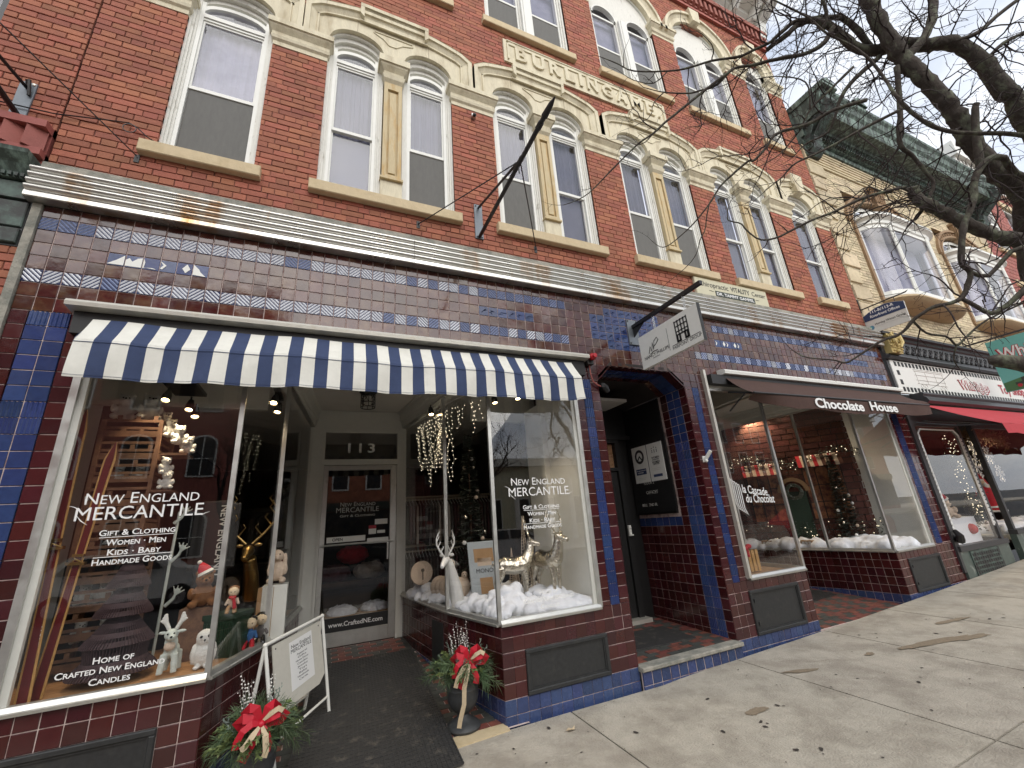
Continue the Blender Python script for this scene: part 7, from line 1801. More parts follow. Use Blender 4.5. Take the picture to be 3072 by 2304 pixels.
# white fascia sign
FS=thing('fascia_sign',(14.5,-.05,3.24),'long white shop fascia lettered Whirligigs Toy Shop with a black toothed border','sign')
MB().bbox(11.45,19.3,-.045,-.002,3.245,3.885,.006).build('board','signw',FS)
x=11.56; i=0
while x<19.2:
    for z in (3.285,3.775): MB().box(x,x+.07,-.05,-.046,z,z+.085).build('painted_square','blackl',FS)
    x+=.125
for z in (3.42,3.60): MB().box(11.56,11.64,-.05,-.046,z,z+.09).build('painted_square','blackl',FS)
def ft(s,x,z,w,h,m,o=-.051,**k): text(s,FS,(x,o,z),(1,0,0),(0,0,1),width=w,height=h,m=m,**k)
ft('Whirligigs',13.78,3.46,1.28,.20,'redl',off=.05); ft('Whirligigs',13.82,3.467,1.20,.185,'signw',-.0535,off=.012)
ft('Toy Shop',15.6,3.47,1.25,.20,'redl',off=.02)
b=MB(); x0,x1,z0,z1=12.15,13.25,3.42,3.72
for a,c in (((x0,z0+.05),(x1,z0+.05)),((x0,z1),(x1,z1)),((x0+.05,z0+.05),(x0+.05,z1)),((x1-.05,z0+.05),(x1-.05,z1)),((12.55,z0+.05),(12.55,z1)),((12.9,z0+.05),(12.9,z1)),((x0,z0+.12),(x1,z0+.12)),((x0,z0+.22),(x1,z0+.22)),((12.15,z1+.03),(13.25,z1+.03))): b.tube([(a[0],-.048,a[1]),(c[0],-.048,c[1])],.004,4)
for xx in (12.28,12.42,13.0,13.14): b.tube([(xx+.045*math.cos(2*PI*i/12),-.048,z0+.0+.045*math.sin(2*PI*i/12)) for i in range(13)],.004,4)
b.build('rail_wagon_drawing','letterg',FS)
# red awning
A=thing('red_awning',(14.3,-.6,2.4),'faded red awning over the toy shop windows','awning')
b=MB(); n=24
for i in range(n):
    for k in range(6):
        f=lambda i,k:(11.52+(19.2-11.52)*i/n,-.22-.83*k/6,2.98-.52*k/6-.02*math.sin(PI*k/6)+.008*math.sin(i*1.7)*k/6)
        p=[f(i,k),f(i+1,k),f(i+1,k+1),f(i,k+1)]; b.quad(p[3],p[2],p[1],p[0]); b.quad(*[(x,y,z-.004) for x,y,z in p])
    g=lambda i,k:(11.52+(19.2-11.52)*i/n,-1.055-.01*k,2.46-.08*k+.008*math.sin(i*2.3)*k)
    for k in range(2): p=[g(i,k),g(i+1,k),g(i+1,k+1),g(i,k+1)]; b.quad(p[3],p[2],p[1],p[0]); b.quad(*[(x,y+.004,z) for x,y,z in p])
b.build('fabric','awnr',A,smooth='all')
b=MB(); b.tube([(11.55,-.05,2.7),(11.6,-.5,2.55),(11.6,-1.03,2.46)],.016,6); b.tube([(11.9,-.02,2.75),(12.3,-.5,2.62),(12.6,-1.03,2.47)],.016,6); b.build('arm','ironb',A)
# toy shop windows
zb=.25
tw=MB(); tw.box(11.44,11.52,-.02,.06,.6,2.75); tw.box(13.02,13.10,-.02,.06,.6,2.75); tw.box(11.52,13.02,-.02,.06,2.66,2.75); tw.box(11.42,13.14,-.06,.06,.60,.68)
TW=tw.build('shop_window','ironb',YB); MB().box(11.52,13.02,.0,.008,.68,2.66).build('window_pane','glass',TW)
b=MB(); 
for k in range(22): b.ball((11.53,-.02,.95+.07*k),.017,.015,.03,k=6,m=4); b.ball((13.0,-.02,.95+.07*k),.014,.012,.03,k=6,m=4)
b.tube([(11.56,-.012,.9),(11.56,-.012,2.52),(11.68,-.012,2.60),(12.85,-.012,2.60),(12.97,-.012,2.50),(12.97,-.012,.9)],.014,6); b.build('beaded_frame','whitec',TW,kind='stuff')
b=MB(); b.box(13.10,13.16,0,.9,.62,.70); b.box(13.1,13.13,.0,.9,2.6,2.75); b.build('side_rail','ironb',TW); MB().box(13.06,13.066,.06,.9,.7,2.66).build('window_pane','glass',TW)
b=MB(); b.box(13.62,13.70,-.02,.06,.6,2.75); b.box(17.5,17.6,-.02,.06,.6,2.75); b.box(13.70,17.5,-.02,.06,2.66,2.75); b.box(13.6,17.6,-.06,.06,.70,.78); T2=b.build('shop_window','ironb',YB); MB().box(13.7,17.5,0,.008,.78,2.66).build('window_pane','glass',T2)
b=MB(); b.loft([[(11.44,-.03,.05),(13.16,-.03,.05),(13.16,.9,.05),(11.44,.9,.05)],[(11.44,-.03,.60),(13.16,-.03,.60),(13.16,.9,.60),(11.44,.9,.60)]]); b.build('marble_bulkhead','marb',YB)
b=MB(); b.box(13.6,19.4,-.03,.06,.1,.70); b.build('marble_bulkhead','marb',YB)
b=MB(); b.box(11.72,12.72,-.045,-.03,.215,.58); gp=b.build('vent_grille','copperd',YB)
for i in range(12):
    for j in range(5): MB().box(11.76+.078*i,11.81+.078*i,-.049,-.045,.245+.065*j,.285+.065*j).build('grille_hole','blackl',gp)
istruct=lambda b,n,m: struct(b,n,m)
b=MB(); b.box(11.4,19.4,2.6,2.7,.2,3.3); b.box(19.3,19.4,.1,2.6,.2,3.3); b.box(11.40,11.44,.1,2.6,.2,3.3); istruct(b,'shop_wall','darkw'); istruct(MB().box(11.44,19.3,.08,2.6,3.0,3.05),'shop_ceiling','darkw'); istruct(MB().box(11.44,13.06,.02,1.5,.55,.62),'display_floor','paintg'); istruct(MB().box(13.7,17.5,.06,1.5,.6,.68),'display_floor','paintg'); istruct(MB().box(13.1,19.3,.9,2.6,.2,.26),'shop_floor','darkw')
i=0
for x,y,s,m_,lab in ((11.80,.28,1.5,'plushb','golden brown plush bear with red bow left in the toy shop window'),(12.30,.30,1.7,'plushc','cream plush bear in a Santa hat middle of the toy shop window'),(12.62,.42,1.5,'plushc','cream plush bear with raised paw right in the toy shop window'),(12.10,.75,1.7,'plushb','brown plush bear at the back of the toy shop window')):
    bear((x,y,.64+(.42 if y<.5 else .75)),lab,s*1.15,m_,None,(-.5,-1,0),i==1); i+=1
MB().box(11.6,13.0,.22,.9,.62,1.06).build('draped_step','cotton',None,label='white draped step carrying the plush bears in the toy window',cat='step')
A=thing('price_board',(11.68,.09,.68),'small cream price board on the toy window floor','board'); MB().loft([[(11.60,.10,.70),(11.80,.07,.70),(11.80,.08,.70),(11.60,.11,.70)],[(11.56,.15,1.02),(11.76,.12,1.02),(11.76,.13,1.02),(11.56,.16,1.02)]]).build('board','plushc',A)
b=MB(); b.ball((12.75,.22,.86),.11,.08,.09); b.build('red_ball','redf',None,label='shiny red toy ball low in the toy shop window',cat='ball',smooth=True)
def santa(x,y,z,l='Santa figure with long white beard, nearer the window mullion, in the second toy window'):
    A=thing('santa_figure',(x,y,z),l,'Santa figure'); b=MB(); b.lathe([(0,0),(.17,0),(.15,.2),(.11,.36),(.07,.42),(0,.42)],(x,y,z),18); b.tube([(x-.10,y,z+.36),(x-.17,y-.06,z+.24)],[.05,.035],8); b.tube([(x+.10,y,z+.36),(x+.18,y-.06,z+.26)],[.05,.035],8); soft(b,'coat','redf',A,voxel=.012)
    MB().ball((x,y-.01,z+.48),.07,.065,.075).build('head','skin',A,smooth=True); c=MB(); c.ball((x,y-.05,z+.40),.065,.045,.10); c.ball((x,y+.01,z+.53),.08,.07,.05); c.lathe([(.155,.0),(.18,.0),(.18,.03),(.155,.035)],(x,y,z),18); soft(c,'beard','plushw',A,voxel=.01,fuzz=.004); MB().lathe([(0,0),(.07,0),(.05,.08),(.02,.15),(0,.17)],(x,y+.01,z+.54),12,(.3,.1,1)).build('hat','redf',A,smooth=True)
santa(14.15,.35,1.15); santa(14.75,.5,1.05,'Santa figure standing farther right and lower in the second toy window')
A=thing('snowflake_garland',(14.6,.5,1.7),'string of big white snowflakes hanging in the second toy window','snowflakes')
for cx,cz,R0 in ((14.75,2.35,.2),(14.55,1.95,.24),(14.95,2.05,.16),(14.2,2.15,.10),(15.3,2.2,.2),(15.5,1.8,.18)):
    b=MB()
    for k in range(6):
        a=PI/3*k; d=Vector((math.cos(a),0,math.sin(a))); c=Vector((cx,.45,cz)); b.bar(c,c+d*R0,.03,.008,up=(0,1,0)); 
        for t in (.5,.8):
            for s in (-1,1): e=Vector((math.cos(a+s*.9),0,math.sin(a+s*.9))); b.bar(c+d*R0*t,c+d*R0*t+e*R0*.32,.025,.008,up=(0,1,0))
    b.build('snowflake','whitec',A)
def leafcloud(name,label,cat,pts,m,n,sp,sz,seed,lights=0):
    rr=random.Random(seed); b=MB(); bl=MB()
    for i in range(n):
        c=Vector(pts[rr.randrange(len(pts))]); q=c+Vector((rr.gauss(0,sp),rr.gauss(0,sp*.6),rr.gauss(0,sp))); d=Vector((rr.gauss(0,1),rr.gauss(0,1),rr.gauss(0,1))).normalized()*sz; e=d.orthogonal().normalized()*sz*.3; b.cr=rr.random()*.9+.05; b.poly([tuple(q-e),tuple(q+d*.6-e),tuple(q+d),tuple(q+e)])
        if lights and i%lights==0: bl.ball(tuple(q),.01,k=5,m=3)
    A=thing(name,pts[0],label,cat); b.build('leaves',m,A,kind='stuff')
    if lights: bl.build('lights','bulbw',A,kind='stuff')
leafcloud('dried_garland','thick brown dried garland arching over the second toy window','garland',[(13.75+.12*k,.15,2.62-.02*abs(k-5)) for k in range(14)],'terra',900,.09,.05,3)
leafcloud('lit_garland','dark fir garland with tiny lights down the edge of the toy window','garland',[(13.5+.02*(k%5),.35,.9+.13*k) for k in range(13)]+[(13.8+.05*k,.4,1.0+.1*k) for k in range(5)],'fir',900,.08,.05,4,9)
spotlamp((12.0,.62,2.72),(12.2,.4,1.2),25,120); spotlamp((14.5,.9,2.7),(14.6,.4,1.4),35,120)
cotton(13.75,17.3,.1,.9,.68,.14,'cotton snow along the second toy shop window',None,50,14,seed=3,vx=.045)
A=thing('pendant_lamp',(11.95,.6,2.75),'small round lit lamp inside the toy shop window','lamp'); MB().lathe([(0,0),(.06,0),(.05,.03),(0,.04)],(11.95,.6,2.80),14).build('bulb','bulb',A,smooth=True)
A=thing('wall_sconce',(12.85,2.0,2.2),'little yellow lit sconce deep inside the toy shop','lamp'); MB().ball((12.85,2.2,2.25),.05).build('bulb','bulb',A,smooth=True); MB().ball((13.0,2.2,2.25),.04).build('bulb','bulb',A,smooth=True)
b=MB(); b.tube([(11.50,-.03,.80),(11.42,-.10,.78),(11.40,-.12,.84),(11.44,-.06,.92)],[.05,.06,.05,.03],8); b.build('hose_cover','black',None,label='black bulky fitting at the foot of the iron pilaster',cat='fitting')
# ---- wing sign 111-R/113-R
A=thing('bracket_sign',(11.2,-.3,4.36),'hanging sign in navy and grey reading 111-R/113-R Riverfront Offices','sign'); X=11.2
P=[(-.0,4.38),(-.625,4.36),(-.635,4.74),(-.52,4.79),(-.38,4.825),(-.22,4.815),(-.1,4.775),(-.0,4.735)]
def ysl(poly,x0,x1,nm,m): b=MB(); b.loft([[(x0,y,z) for y,z in poly],[(x1,y,z) for y,z in poly]]); fix(b.build(nm,m,A))
ysl(P,X-.012,X+.012,'board','letterg' if 0 else 'white2'); ysl([(-.005,4.62),(-.63,4.60),(-.633,4.735),(-.52,4.785),(-.38,4.82),(-.22,4.81),(-.1,4.77),(-.005,4.73)],X-.0155,X-.0125,'navy_panel','awnb')
def wtx(s,y,z,w,h,m,**k): text(s,A,(X-.016,y,z),(0,-1,-.01),(0,0,1),width=w,height=h,m=m,**k)
wtx('111-R/113-R',-.13,4.735,.36,.05,'letter',off=.02); wtx('Riverfront Offices',-.11,4.655,.45,.05,'letter',off=.015)
X0=X; text('Horsley Witten Group',A,(X-.013,-.14,4.50),(0,-1,0),(0,0,1),width=.46,height=.04,m='blackl',off=.006); text('SUSTAINABLE ENVIRONMENTAL SOLUTIONS',A,(X-.013,-.14,4.465),(0,-1,0),(0,0,1),width=.42,height=.014,m='letterg')
b=MB(); b.ball((X-.013,-.075,4.475),.003,.042,.042,k=16,m=10); b.build('globe_emblem','bluep',A,smooth=True); b=MB(); b.ball((X-.016,-.065,4.485),.002,.02,.024,k=8,m=6); b.build('globe_land','teal',A,smooth=True)
b=MB(); b.box(11.18,11.22,-.01,.0,4.82,5.10); b.bar((11.2,-.01,4.88),(11.2,-.70,4.88),.016,.02); b.tube([(11.2,-.01,5.08),(11.2,-.62,4.90)],.005,5); b.tube([(11.2,-.70,4.88),(11.2,-.74,4.90)],[.012,.003],5)
for y in (-.12,-.52): b.tube([(11.2,y,4.88),(11.2,y,4.80)],.006,5)
b.build('bracket','ironb',A)
# ---- teal blade sign
X=14.9; A=thing('teal_blade_sign',(X,-.8,3.45),'large teal hanging sign with red WHIRLIGIGS Toy Shop lettering and a little green train','sign')
MB().box(X-.02,X+.02,-1.55,-.33,3.36,4.46).build('board','teal',A); 
def tt(s,y,z,w,h,m,o,**k): text(s,A,(X-o,y,z),(0,-1,0),(0,0,1),width=w,height=h,m=m,**k)
tt('Whirligigs',-.42,4.02,1.05,.25,'redl',.021,off=.06); tt('Whirligigs',-.45,4.03,.98,.23,'signw',.0235,off=.015); tt('Toy Shop',-.62,3.84,.75,.13,'redl',.021,off=.02)
b=MB(); b.loft([[(X-.0225,y,z) for y,z in ((-.34,3.37),(-1.54,3.37),(-1.54,3.70),(-1.1,3.66),(-.7,3.62),(-.34,3.55))],[(X-.0205,y,z) for y,z in ((-.34,3.37),(-1.54,3.37),(-1.54,3.70),(-1.1,3.66),(-.7,3.62),(-.34,3.55))]]); b.build('painted_hill','grass',A)
b=MB(); b.box(X-.026,X-.023,-1.3,-.5,3.47,3.52); b.box(X-.026,X-.023,-.9,-.6,3.52,3.60); b.box(X-.026,X-.023,-1.25,-1.0,3.52,3.64); b.build('train_body','greend',A)
for y in (-.55,-.66,-.77,-.95,-1.15,-1.26): MB().lathe([(0,0),(.035,0),(.035,.003),(0,.003)],(X-.027,y,3.45),12,(1,0,0)).build('train_wheel','redl',A)
b=MB(); b.box(X-.015,X+.015,-.01,.0,4.45,4.75); b.bar((X,-.01,4.52),(X,-1.6,4.52),.03,.03); 
pts=[(X,-.10-.10*(1-t/30)*math.cos(t*.42)-.03,4.62+.10*(1-t/30)*math.sin(t*.42)) for t in range(28)]; b.tube(pts,.008,5)
for y in (-.5,-1.4): b.tube([(X,y,4.52),(X,y,4.46)],.008,5)
b.build('bracket','ironb',A)
b=MB(); b.box(13.9,14.4,-.2,-.18,5,5.02) if 0 else b.box(19.4,19.401,0,.01,1,1.01)
# ================================================================ red brick building further on
RB=thing('far_brick_building',(24,0,0),'plain red brick building with dark windows beyond the buff brick block','building')
wops=[(20.3+2.1*k,21.35+2.1*k,z0,z0+2.1) for k in range(5) for z0 in (4.9,8.3)]
brick_field(RB,19.42,30.5,.3,11.9,wops+[(19.6,30.2,.3,3.3)],'brickp','mortar',bw=.22,bh=.14,jt=.012,seed=9,bond=lambda r:False)
for (x0,x1,z0,z1) in wops:
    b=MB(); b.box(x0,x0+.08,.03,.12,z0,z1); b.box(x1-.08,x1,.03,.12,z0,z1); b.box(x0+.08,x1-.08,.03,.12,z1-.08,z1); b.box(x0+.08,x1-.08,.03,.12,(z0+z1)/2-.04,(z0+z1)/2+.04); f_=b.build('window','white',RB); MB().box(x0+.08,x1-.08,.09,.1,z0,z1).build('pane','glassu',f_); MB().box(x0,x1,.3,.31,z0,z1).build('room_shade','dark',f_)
    MB().bbox(x0-.12,x1+.12,-.07,.1,z0-.12,z0,.01).build('window_sill','sill',RB); MB().bbox(x0-.12,x1+.12,-.05,.1,z1,z1+.2,.01).build('lintel','sill',RB)
b=MB(); b.box(19.42,30.5,-.12,.3,10.9,11.1); x=19.5
while x<30: b.box(x,x+.12,-.2,-.0,11.1,11.4); x+=.26
b.box(19.42,30.5,-.3,.3,11.4,11.9); b.build('corbel_cornice','white',RB)
b=MB(); b.box(19.6,30.2,.1,.2,.3,3.3); b.build('shopfront','darkw',RB); b=MB(); b.box(19.5,30.3,-.05,.1,3.2,3.9); b.build('fascia','ironb',RB)
# ================================================================ left neighbour
LB=thing('left_brick_building',(-2.5,0,0),'red brick building at the left edge with corbelled string course and green copper strip','building')
brick_field(LB,-5.5,-.075,4.86,9.5,[(-1.75,-.62,5.5,8.0)],'brick','mortar',seed=6,bond=lambda r:r%7==6)
brick_field(LB,-5.5,-.06,-.1,3.74,[],'brick','mortar',seed=8,bond=lambda r:r%6==5,wall_name='lower_wall')
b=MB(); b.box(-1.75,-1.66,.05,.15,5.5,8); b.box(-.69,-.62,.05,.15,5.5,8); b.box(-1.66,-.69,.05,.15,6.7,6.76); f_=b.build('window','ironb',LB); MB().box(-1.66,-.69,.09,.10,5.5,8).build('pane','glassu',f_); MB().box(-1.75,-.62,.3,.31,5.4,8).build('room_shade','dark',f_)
b=MB(); b.box(-5.5,-.085,-.10,.1,4.79,4.855); b.box(-5.5,-.085,-.07,.1,4.54,4.60); b.box(-5.5,-.085,.0,.1,4.48,4.86); b.build('string_course','brickp',LB)
x=-.16
while x>-5.3:
    q=MB(); q.obox((x,-.03,4.695),(.052,.03,0),(-.02,.035,0),(0,0,.094)); q.build('raked_brick','brickp',LB); x-=.128
b=MB(); b.prism([(.1,4.30),(-.05,4.30),(-.06,4.34),(-.10,4.40),(-.16,4.46),(-.17,4.49),(.1,4.50)][::-1],-5.5,-.09); fix(b.build('copper_moulding','copper',LB)); 
b=MB(); x=-.12
while x>-5.4: b.box(x-.02,x,-.075,-.05,4.305,4.335); x-=.035
b.build('bead_row','copperd',LB,kind='stuff')
b=MB(); b.box(-5.5,-.07,-.005,.2,3.74,4.30); b.build('stone_band_backing','grate',LB)
x=-.075
for w_ in (.55,.8,.8,.8,.8,.8):
    MB().bbox(x-w_+.012,x,-.02,.0,3.90,4.12,.006).build('stone_block','greyst' if 'greyst' in M else 'copperd',LB); MB().bbox(x-w_+.012,x,-.03,.0,3.76,3.88,.006).build('stone_block','copperd',LB); x-=w_
b=MB(); b.box(-5.5,-.07,-.03,.0,4.14,4.28); b.build('stone_string','copperd',LB)
# sign bracket and cables at the left
A=thing('left_sign_bracket',(-.31,0,4.9),'grey steel plate with two black rods running out to the left','sign bracket'); MB().bbox(-.366,-.262,-.018,-.002,4.90,5.27,.003).build('wall_plate','greyp',A)
for x,z in ((-.35,5.25),(-.278,5.25)): MB().lathe([(0,0),(.014,0),(.01,.009),(0,.01)],(x,-.018,z),8,(0,-1,0)).build('bolt','alu',A)
b=MB(); b.tube([(-.32,-.02,4.93),(-.32,-1.5,4.95)],.021,8); b.build('arm','black',A,smooth=True); b=MB(); b.tube([(-.31,-.02,5.20),(-.315,-.9,5.02),(-.32,-1.45,4.97)],.013,8); b.tube([(-.31,-.02,5.20),(-.31,-.05,5.26),(-.29,-.06,5.25),(-.28,-.03,5.12)],.012,6); b.build('strut','black',A,smooth=True)
A=thing('cable_stay',(.46,0,4.75),'thin black stay cable with steel anchor beside the first window sill','cable'); MB().box(.445,.48,-.012,-.001,4.71,4.79).build('anchor','grate',A); MB().tube([(.463,-.02,4.765),(-.32,-1.35,4.97)],.005,5).build('cable','black',A)
A=thing('wall_cable',(.3,-.03,5.0),'black cable with a small loop running along the brickwork to the first window','cable'); b=MB()
pts=[(-1.2,-.05,5.10),(-.43,-.04,4.985),(-.1,-.03,5.0),(.2,-.03,5.06),(.36,-.03,5.09),(.42,-.03,5.06),(.50,-.03,4.985),(.56,-.03,4.95),(.60,-.0,4.945)]; b.tube(pts,.0055,5); b.tube([(.375+.045*math.cos(2*PI*i/16),-.035,5.03+.045*math.sin(2*PI*i/16)) for i in range(17)],.004,5); b.build('cable','black',A)
# ================================================================ street tree (trunk just outside the frame to the right)
def up3(u,v,t): return CAM+(FW+RX*((u-1536)/FOC)+DN*((v-1152)/FOC))*t
TREE=thing('street_tree',(7.55,-4.0,0.0),'bare winter street tree whose dark limbs reach over the pavement from the right','tree')
rg=random.Random(21)
LIMBS=[]
def limb(pts,w0,w1,name='limb',k=9,kn=.10):
    """pts in 3D; radii from w0 to w1; resampled with slight wobble and knobs"""
    P=[Vector(p) for p in pts]; out=[];rad=[]
    n=len(P)
    tot=sum((P[i+1]-P[i]).length for i in range(n-1)); steps=max(6,int(tot/.05)); 
    # Catmull-Rom
    def cr(t):
        f=t*(n-1); i=min(int(f),n-2); u=f-i; p0=P[max(i-1,0)];p1=P[i];p2=P[i+1];p3=P[min(i+2,n-1)]
        return ((p1*2)+(p2-p0)*u+(p0*2-p1*5+p2*4-p3)*u*u+(p1*3-p0-p2*3+p3)*u**3)*.5
    for i in range(steps+1):
        t=i/steps; r=(w0+(w1-w0)*t); nzv=mn.noise(Vector((i*.35,w0*99,tot))); out.append(cr(t)+Vector((rg.gauss(0,1),rg.gauss(0,1),rg.gauss(0,1)))*r*.06); rad.append(r*(1+kn*nzv*2+(.18 if rg.random()<.07 else 0)))
    b=MB(); b.tube(out,rad,k); o=b.build(name,'bark',TREE,smooth='all'); LIMBS.append((out,rad)); return out
E_=[(3072,600,3.05),(3072,400,3.15),(3072,760,2.9)]
FK=Vector((7.45,-4.0,2.5))
limb([(7.55,-4.0,-.05),(7.52,-4.0,.6),(7.48,-4.0,1.5),FK,(7.3,-3.9,3.0)],.19,.13,'trunk',14)
px=lambda L_:[up3(*q) for q in L_]
f=lambda w,t:w*.82/FOC*t/2
limb([(7.4,-3.95,2.7)]+px([(3160,800,3.1),(3072,600,3.05),(2985,510,3.05),(2925,440,3.08),(2880,365,3.1),(2830,300,3.12),(2770,235,3.15),(2712,180,3.2),(2660,105,3.25),(2620,30,3.3),(2590,-60,3.35),(2570,-200,3.4)]),f(64,3.1),f(46,3.3))
limb([(7.45,-4.0,2.9)]+px([(3200,620,3.2),(3110,430,3.2),(3045,300,3.2),(3010,270,3.2),(2950,190,3.22),(2890,140,3.25),(2840,128,3.28),(2780,135,3.3),(2700,130,3.32),(2640,150,3.35),(2570,145,3.38),(2530,110,3.4),(2490,80,3.42),(2450,62,3.45),(2400,70,3.5),(2365,100,3.5),(2300,150,3.55)]),f(70,3.2),f(16,3.5))
limb([(7.35,-3.9,2.6)]+px([(3180,860,2.8),(3072,735,2.85),(3000,712,2.9),(2940,690,2.92),(2880,662,2.95),(2820,632,3.0),(2775,612,3.0),(2748,590,3.05),(2738,560,3.05)]),f(52,2.9),f(34,3.0))
limb(px([(2945,520,2.95),(2930,420,2.98),(2925,330,3.0),(2930,310,3.0)]),f(26,2.9),f(20,3.0)) 
limb(px([(3072,920,2.4),(3040,1010,2.3)]) and px([(3160,1120,2.4),(3090,1100,2.4),(3030,1085,2.4),(2992,1080,2.42),(2985,1070,2.42)]),f(62,2.4),f(44,2.4))
limb([(7.4,-3.95,2.65)]+px([(3150,560,2.9),(3000,470,2.9),(2930,520,2.88),(2920,600,2.85),(2892,680,2.82),(2884,740,2.8),(2887,790,2.8),(2911,816,2.8),(2905,850,2.8),(2884,895,2.8),(2840,912,2.82),(2799,922,2.84),(2760,945,2.86),(2738,962,2.88),(2715,990,2.9),(2689,1007,2.92),(2640,1025,2.95),(2568,1072,3.0),(2536,1088,3.02),(2500,1080,3.03),(2420,1072,3.05),(2381,1053,3.07)]),f(25,2.9),f(4,3.0),k=8)
def br(pl,w0,w1): return limb(px(pl),f(w0,3.2),f(w1,3.3),'branch',6,.06)
MAINB=[
 ([(2500,80,3.4),(2472,128,3.4),(2420,160,3.42),(2339,176,3.45),(2260,195,3.48),(2199,207,3.5),(2150,255,3.52),(2100,272,3.55),(2065,280,3.58),(1992,277,3.6),(1930,262,3.62)],20,3),
 ([(2620,150,3.38),(2540,60,3.42),(2472,55,3.45),(2430,58,3.45),(2381,67,3.5),(2340,100,3.5),(2308,128,3.52),(2260,150,3.55),(2217,170,3.58),(2138,182,3.6),(2060,205,3.62),(2004,213,3.64),(1901,213,3.66),(1850,190,3.66),(1800,170,3.68)],22,3),
 ([(2199,207,3.5),(2126,262,3.5),(2060,315,3.5),(1998,365,3.5),(1960,400,3.5),(1930,420,3.5),(1901,444,3.52),(1828,517,3.55),(1767,579,3.58),(1720,605,3.6),(1690,615,3.6)],12,2.5),
 ([(2600,300,3.2),(2500,330,3.25),(2430,370,3.3),(2331,400,3.3),(2300,440,3.3),(2263,481,3.32),(2244,484,3.33),(2196,525,3.35),(2160,560,3.37),(2128,612,3.38),(2090,660,3.4),(2055,696,3.42),(2006,736,3.45),(1980,740,3.46),(1955,722,3.47)],14,2),
 ([(2700,330,3.1),(2600,380,3.15),(2500,435,3.2),(2440,465,3.2),(2383,492,3.22),(2345,533,3.25),(2310,560,3.27),(2277,590,3.3)],11,2.5),
 ([(2720,560,3.0),(2600,590,3.05),(2500,636,3.1),(2437,660,3.12),(2380,688,3.15),(2331,713,3.17),(2280,719,3.2),(2239,690,3.22),(2223,671,3.23),(2190,663,3.24),(2182,652,3.25),(2185,617,3.26)],10,3),
 ([(2128,612,3.38),(2120,650,3.38),(2115,690,3.4),(2100,720,3.4),(2090,760,3.42),(2060,800,3.45),(2000,850,3.5)],5,2),
 ([(2560,200,3.3),(2500,260,3.3),(2430,330,3.32),(2400,390,3.33),(2360,440,3.34),(2330,470,3.35),(2250,515,3.4)],10,2),
 ([(2640,170,3.3),(2560,240,3.32),(2520,300,3.32),(2505,350,3.33),(2480,400,3.35),(2420,430,3.36),(2380,470,3.38)],18,3),
 ([(2690,200,3.2),(2700,330,3.15),(2700,430,3.1),(2740,470,3.1),(2780,520,3.08),(2800,560,3.06),(2760,640,3.05)],18,10),
 ([(2320,0,3.3),(2420,50,3.28),(2480,100,3.2),(2540,130,3.2),(2600,170,3.15),(2650,230,3.1),(2690,290,3.0),(2750,350,2.95),(2830,390,2.9),(2920,400,2.85),(3000,400,2.8),(3100,410,2.75)],6,16),
 ([(2884,895,2.8),(2930,920,2.78),(2970,940,2.76),(3000,930,2.75),(3040,900,2.72),(3090,850,2.7)],12,16),
 ([(2911,816,2.8),(2960,830,2.78),(3000,790,2.76),(3040,750,2.74),(3090,740,2.72)],12,14),
 ([(2738,962,2.88),(2780,1000,2.9),(2840,1010,2.92),(2870,1035,2.93),(2900,1010,2.94),(2960,960,2.95),(3090,900,2.9)],8,6),
 ([(2870,1035,2.93),(2862,1080,2.94),(2890,1120,2.95)],6,2),
 ([(2600,590,3.05),(2560,640,3.07),(2520,640,3.1),(2470,600,3.12),(2400,560,3.15)],7,2),
 ([(2748,590,3.05),(2700,560,3.05),(2660,580,3.06),(2600,560,3.08),(2540,600,3.1),(2450,580,3.15)],9,2),
 ([(2430,330,3.32),(2420,250,3.35),(2350,230,3.38),(2280,235,3.4),(2220,260,3.42)],7,2),
 ([(2712,180,3.2),(2780,100,3.2),(2800,20,3.25),(2790,-60,3.3)],30,24),
 ([(2850,128,3.25),(2930,100,3.2),(3000,40,3.2),(3080,-20,3.2)],16,12),
 ([(2950,190,3.22),(3010,130,3.2),(3090,90,3.2)],14,10),
 ([(2460,-20,3.4),(2480,40,3.4),(2470,90,3.42)],10,14),
 ([(1992,277,3.6),(1960,310,3.62),(1950,350,3.62),(1900,380,3.65)],5,2),
 ([(2004,213,3.64),(1960,250,3.66),(1900,240,3.67),(1860,215,3.68)],5,2),
]
for pl,w0,w1 in MAINB: br(pl,w0,w1)
# twigs grown off every limb
TW_=MB(); CNT=[0]
def twig(p,d,L_,r0,lev):
    n=max(3,int(L_/.045)); pts=[p]; dd=d.normalized(); q=p
    bend=Vector((rg.gauss(0,1),rg.gauss(0,1),rg.gauss(.15,1)))*.05
    for i in range(n):
        dd=(dd+bend*.5+Vector((rg.gauss(0,.20),rg.gauss(0,.20),rg.gauss(0,.20)))).normalized(); q=q+dd*L_/n; pts.append(q)
    if CNT[0]>5200: return
    CNT[0]+=1
    TW_.cr=rg.random(); TW_.tube(pts,[max(.0011,r0*(1-.8*i/n)) for i in range(n+1)],4 if r0<.004 else 5,False)
    for i in range(1,n+1):
        if lev>0 and rg.random()<(.50 if lev>1 else .42):
            t=(pts[i]-pts[i-1]).normalized(); s=Vector((rg.gauss(0,1),rg.gauss(0,1),rg.gauss(.1,1))); s=(s-t*s.dot(t)).normalized(); twig(pts[i],t*.55+s*.8,L_*rg.uniform(.3,.62)*(1-.4*i/n),max(.0014,r0*.55),lev-1)
        elif rg.random()<.25:
            t=(pts[i]-pts[i-1]).normalized(); s=t.orthogonal().normalized(); s=(s*rg.gauss(0,1)+t.cross(s)*rg.gauss(0,1)).normalized(); TW_.tube([pts[i],pts[i]+s*rg.uniform(.006,.016)],[max(.0016,r0*.5),.0013],4,False)
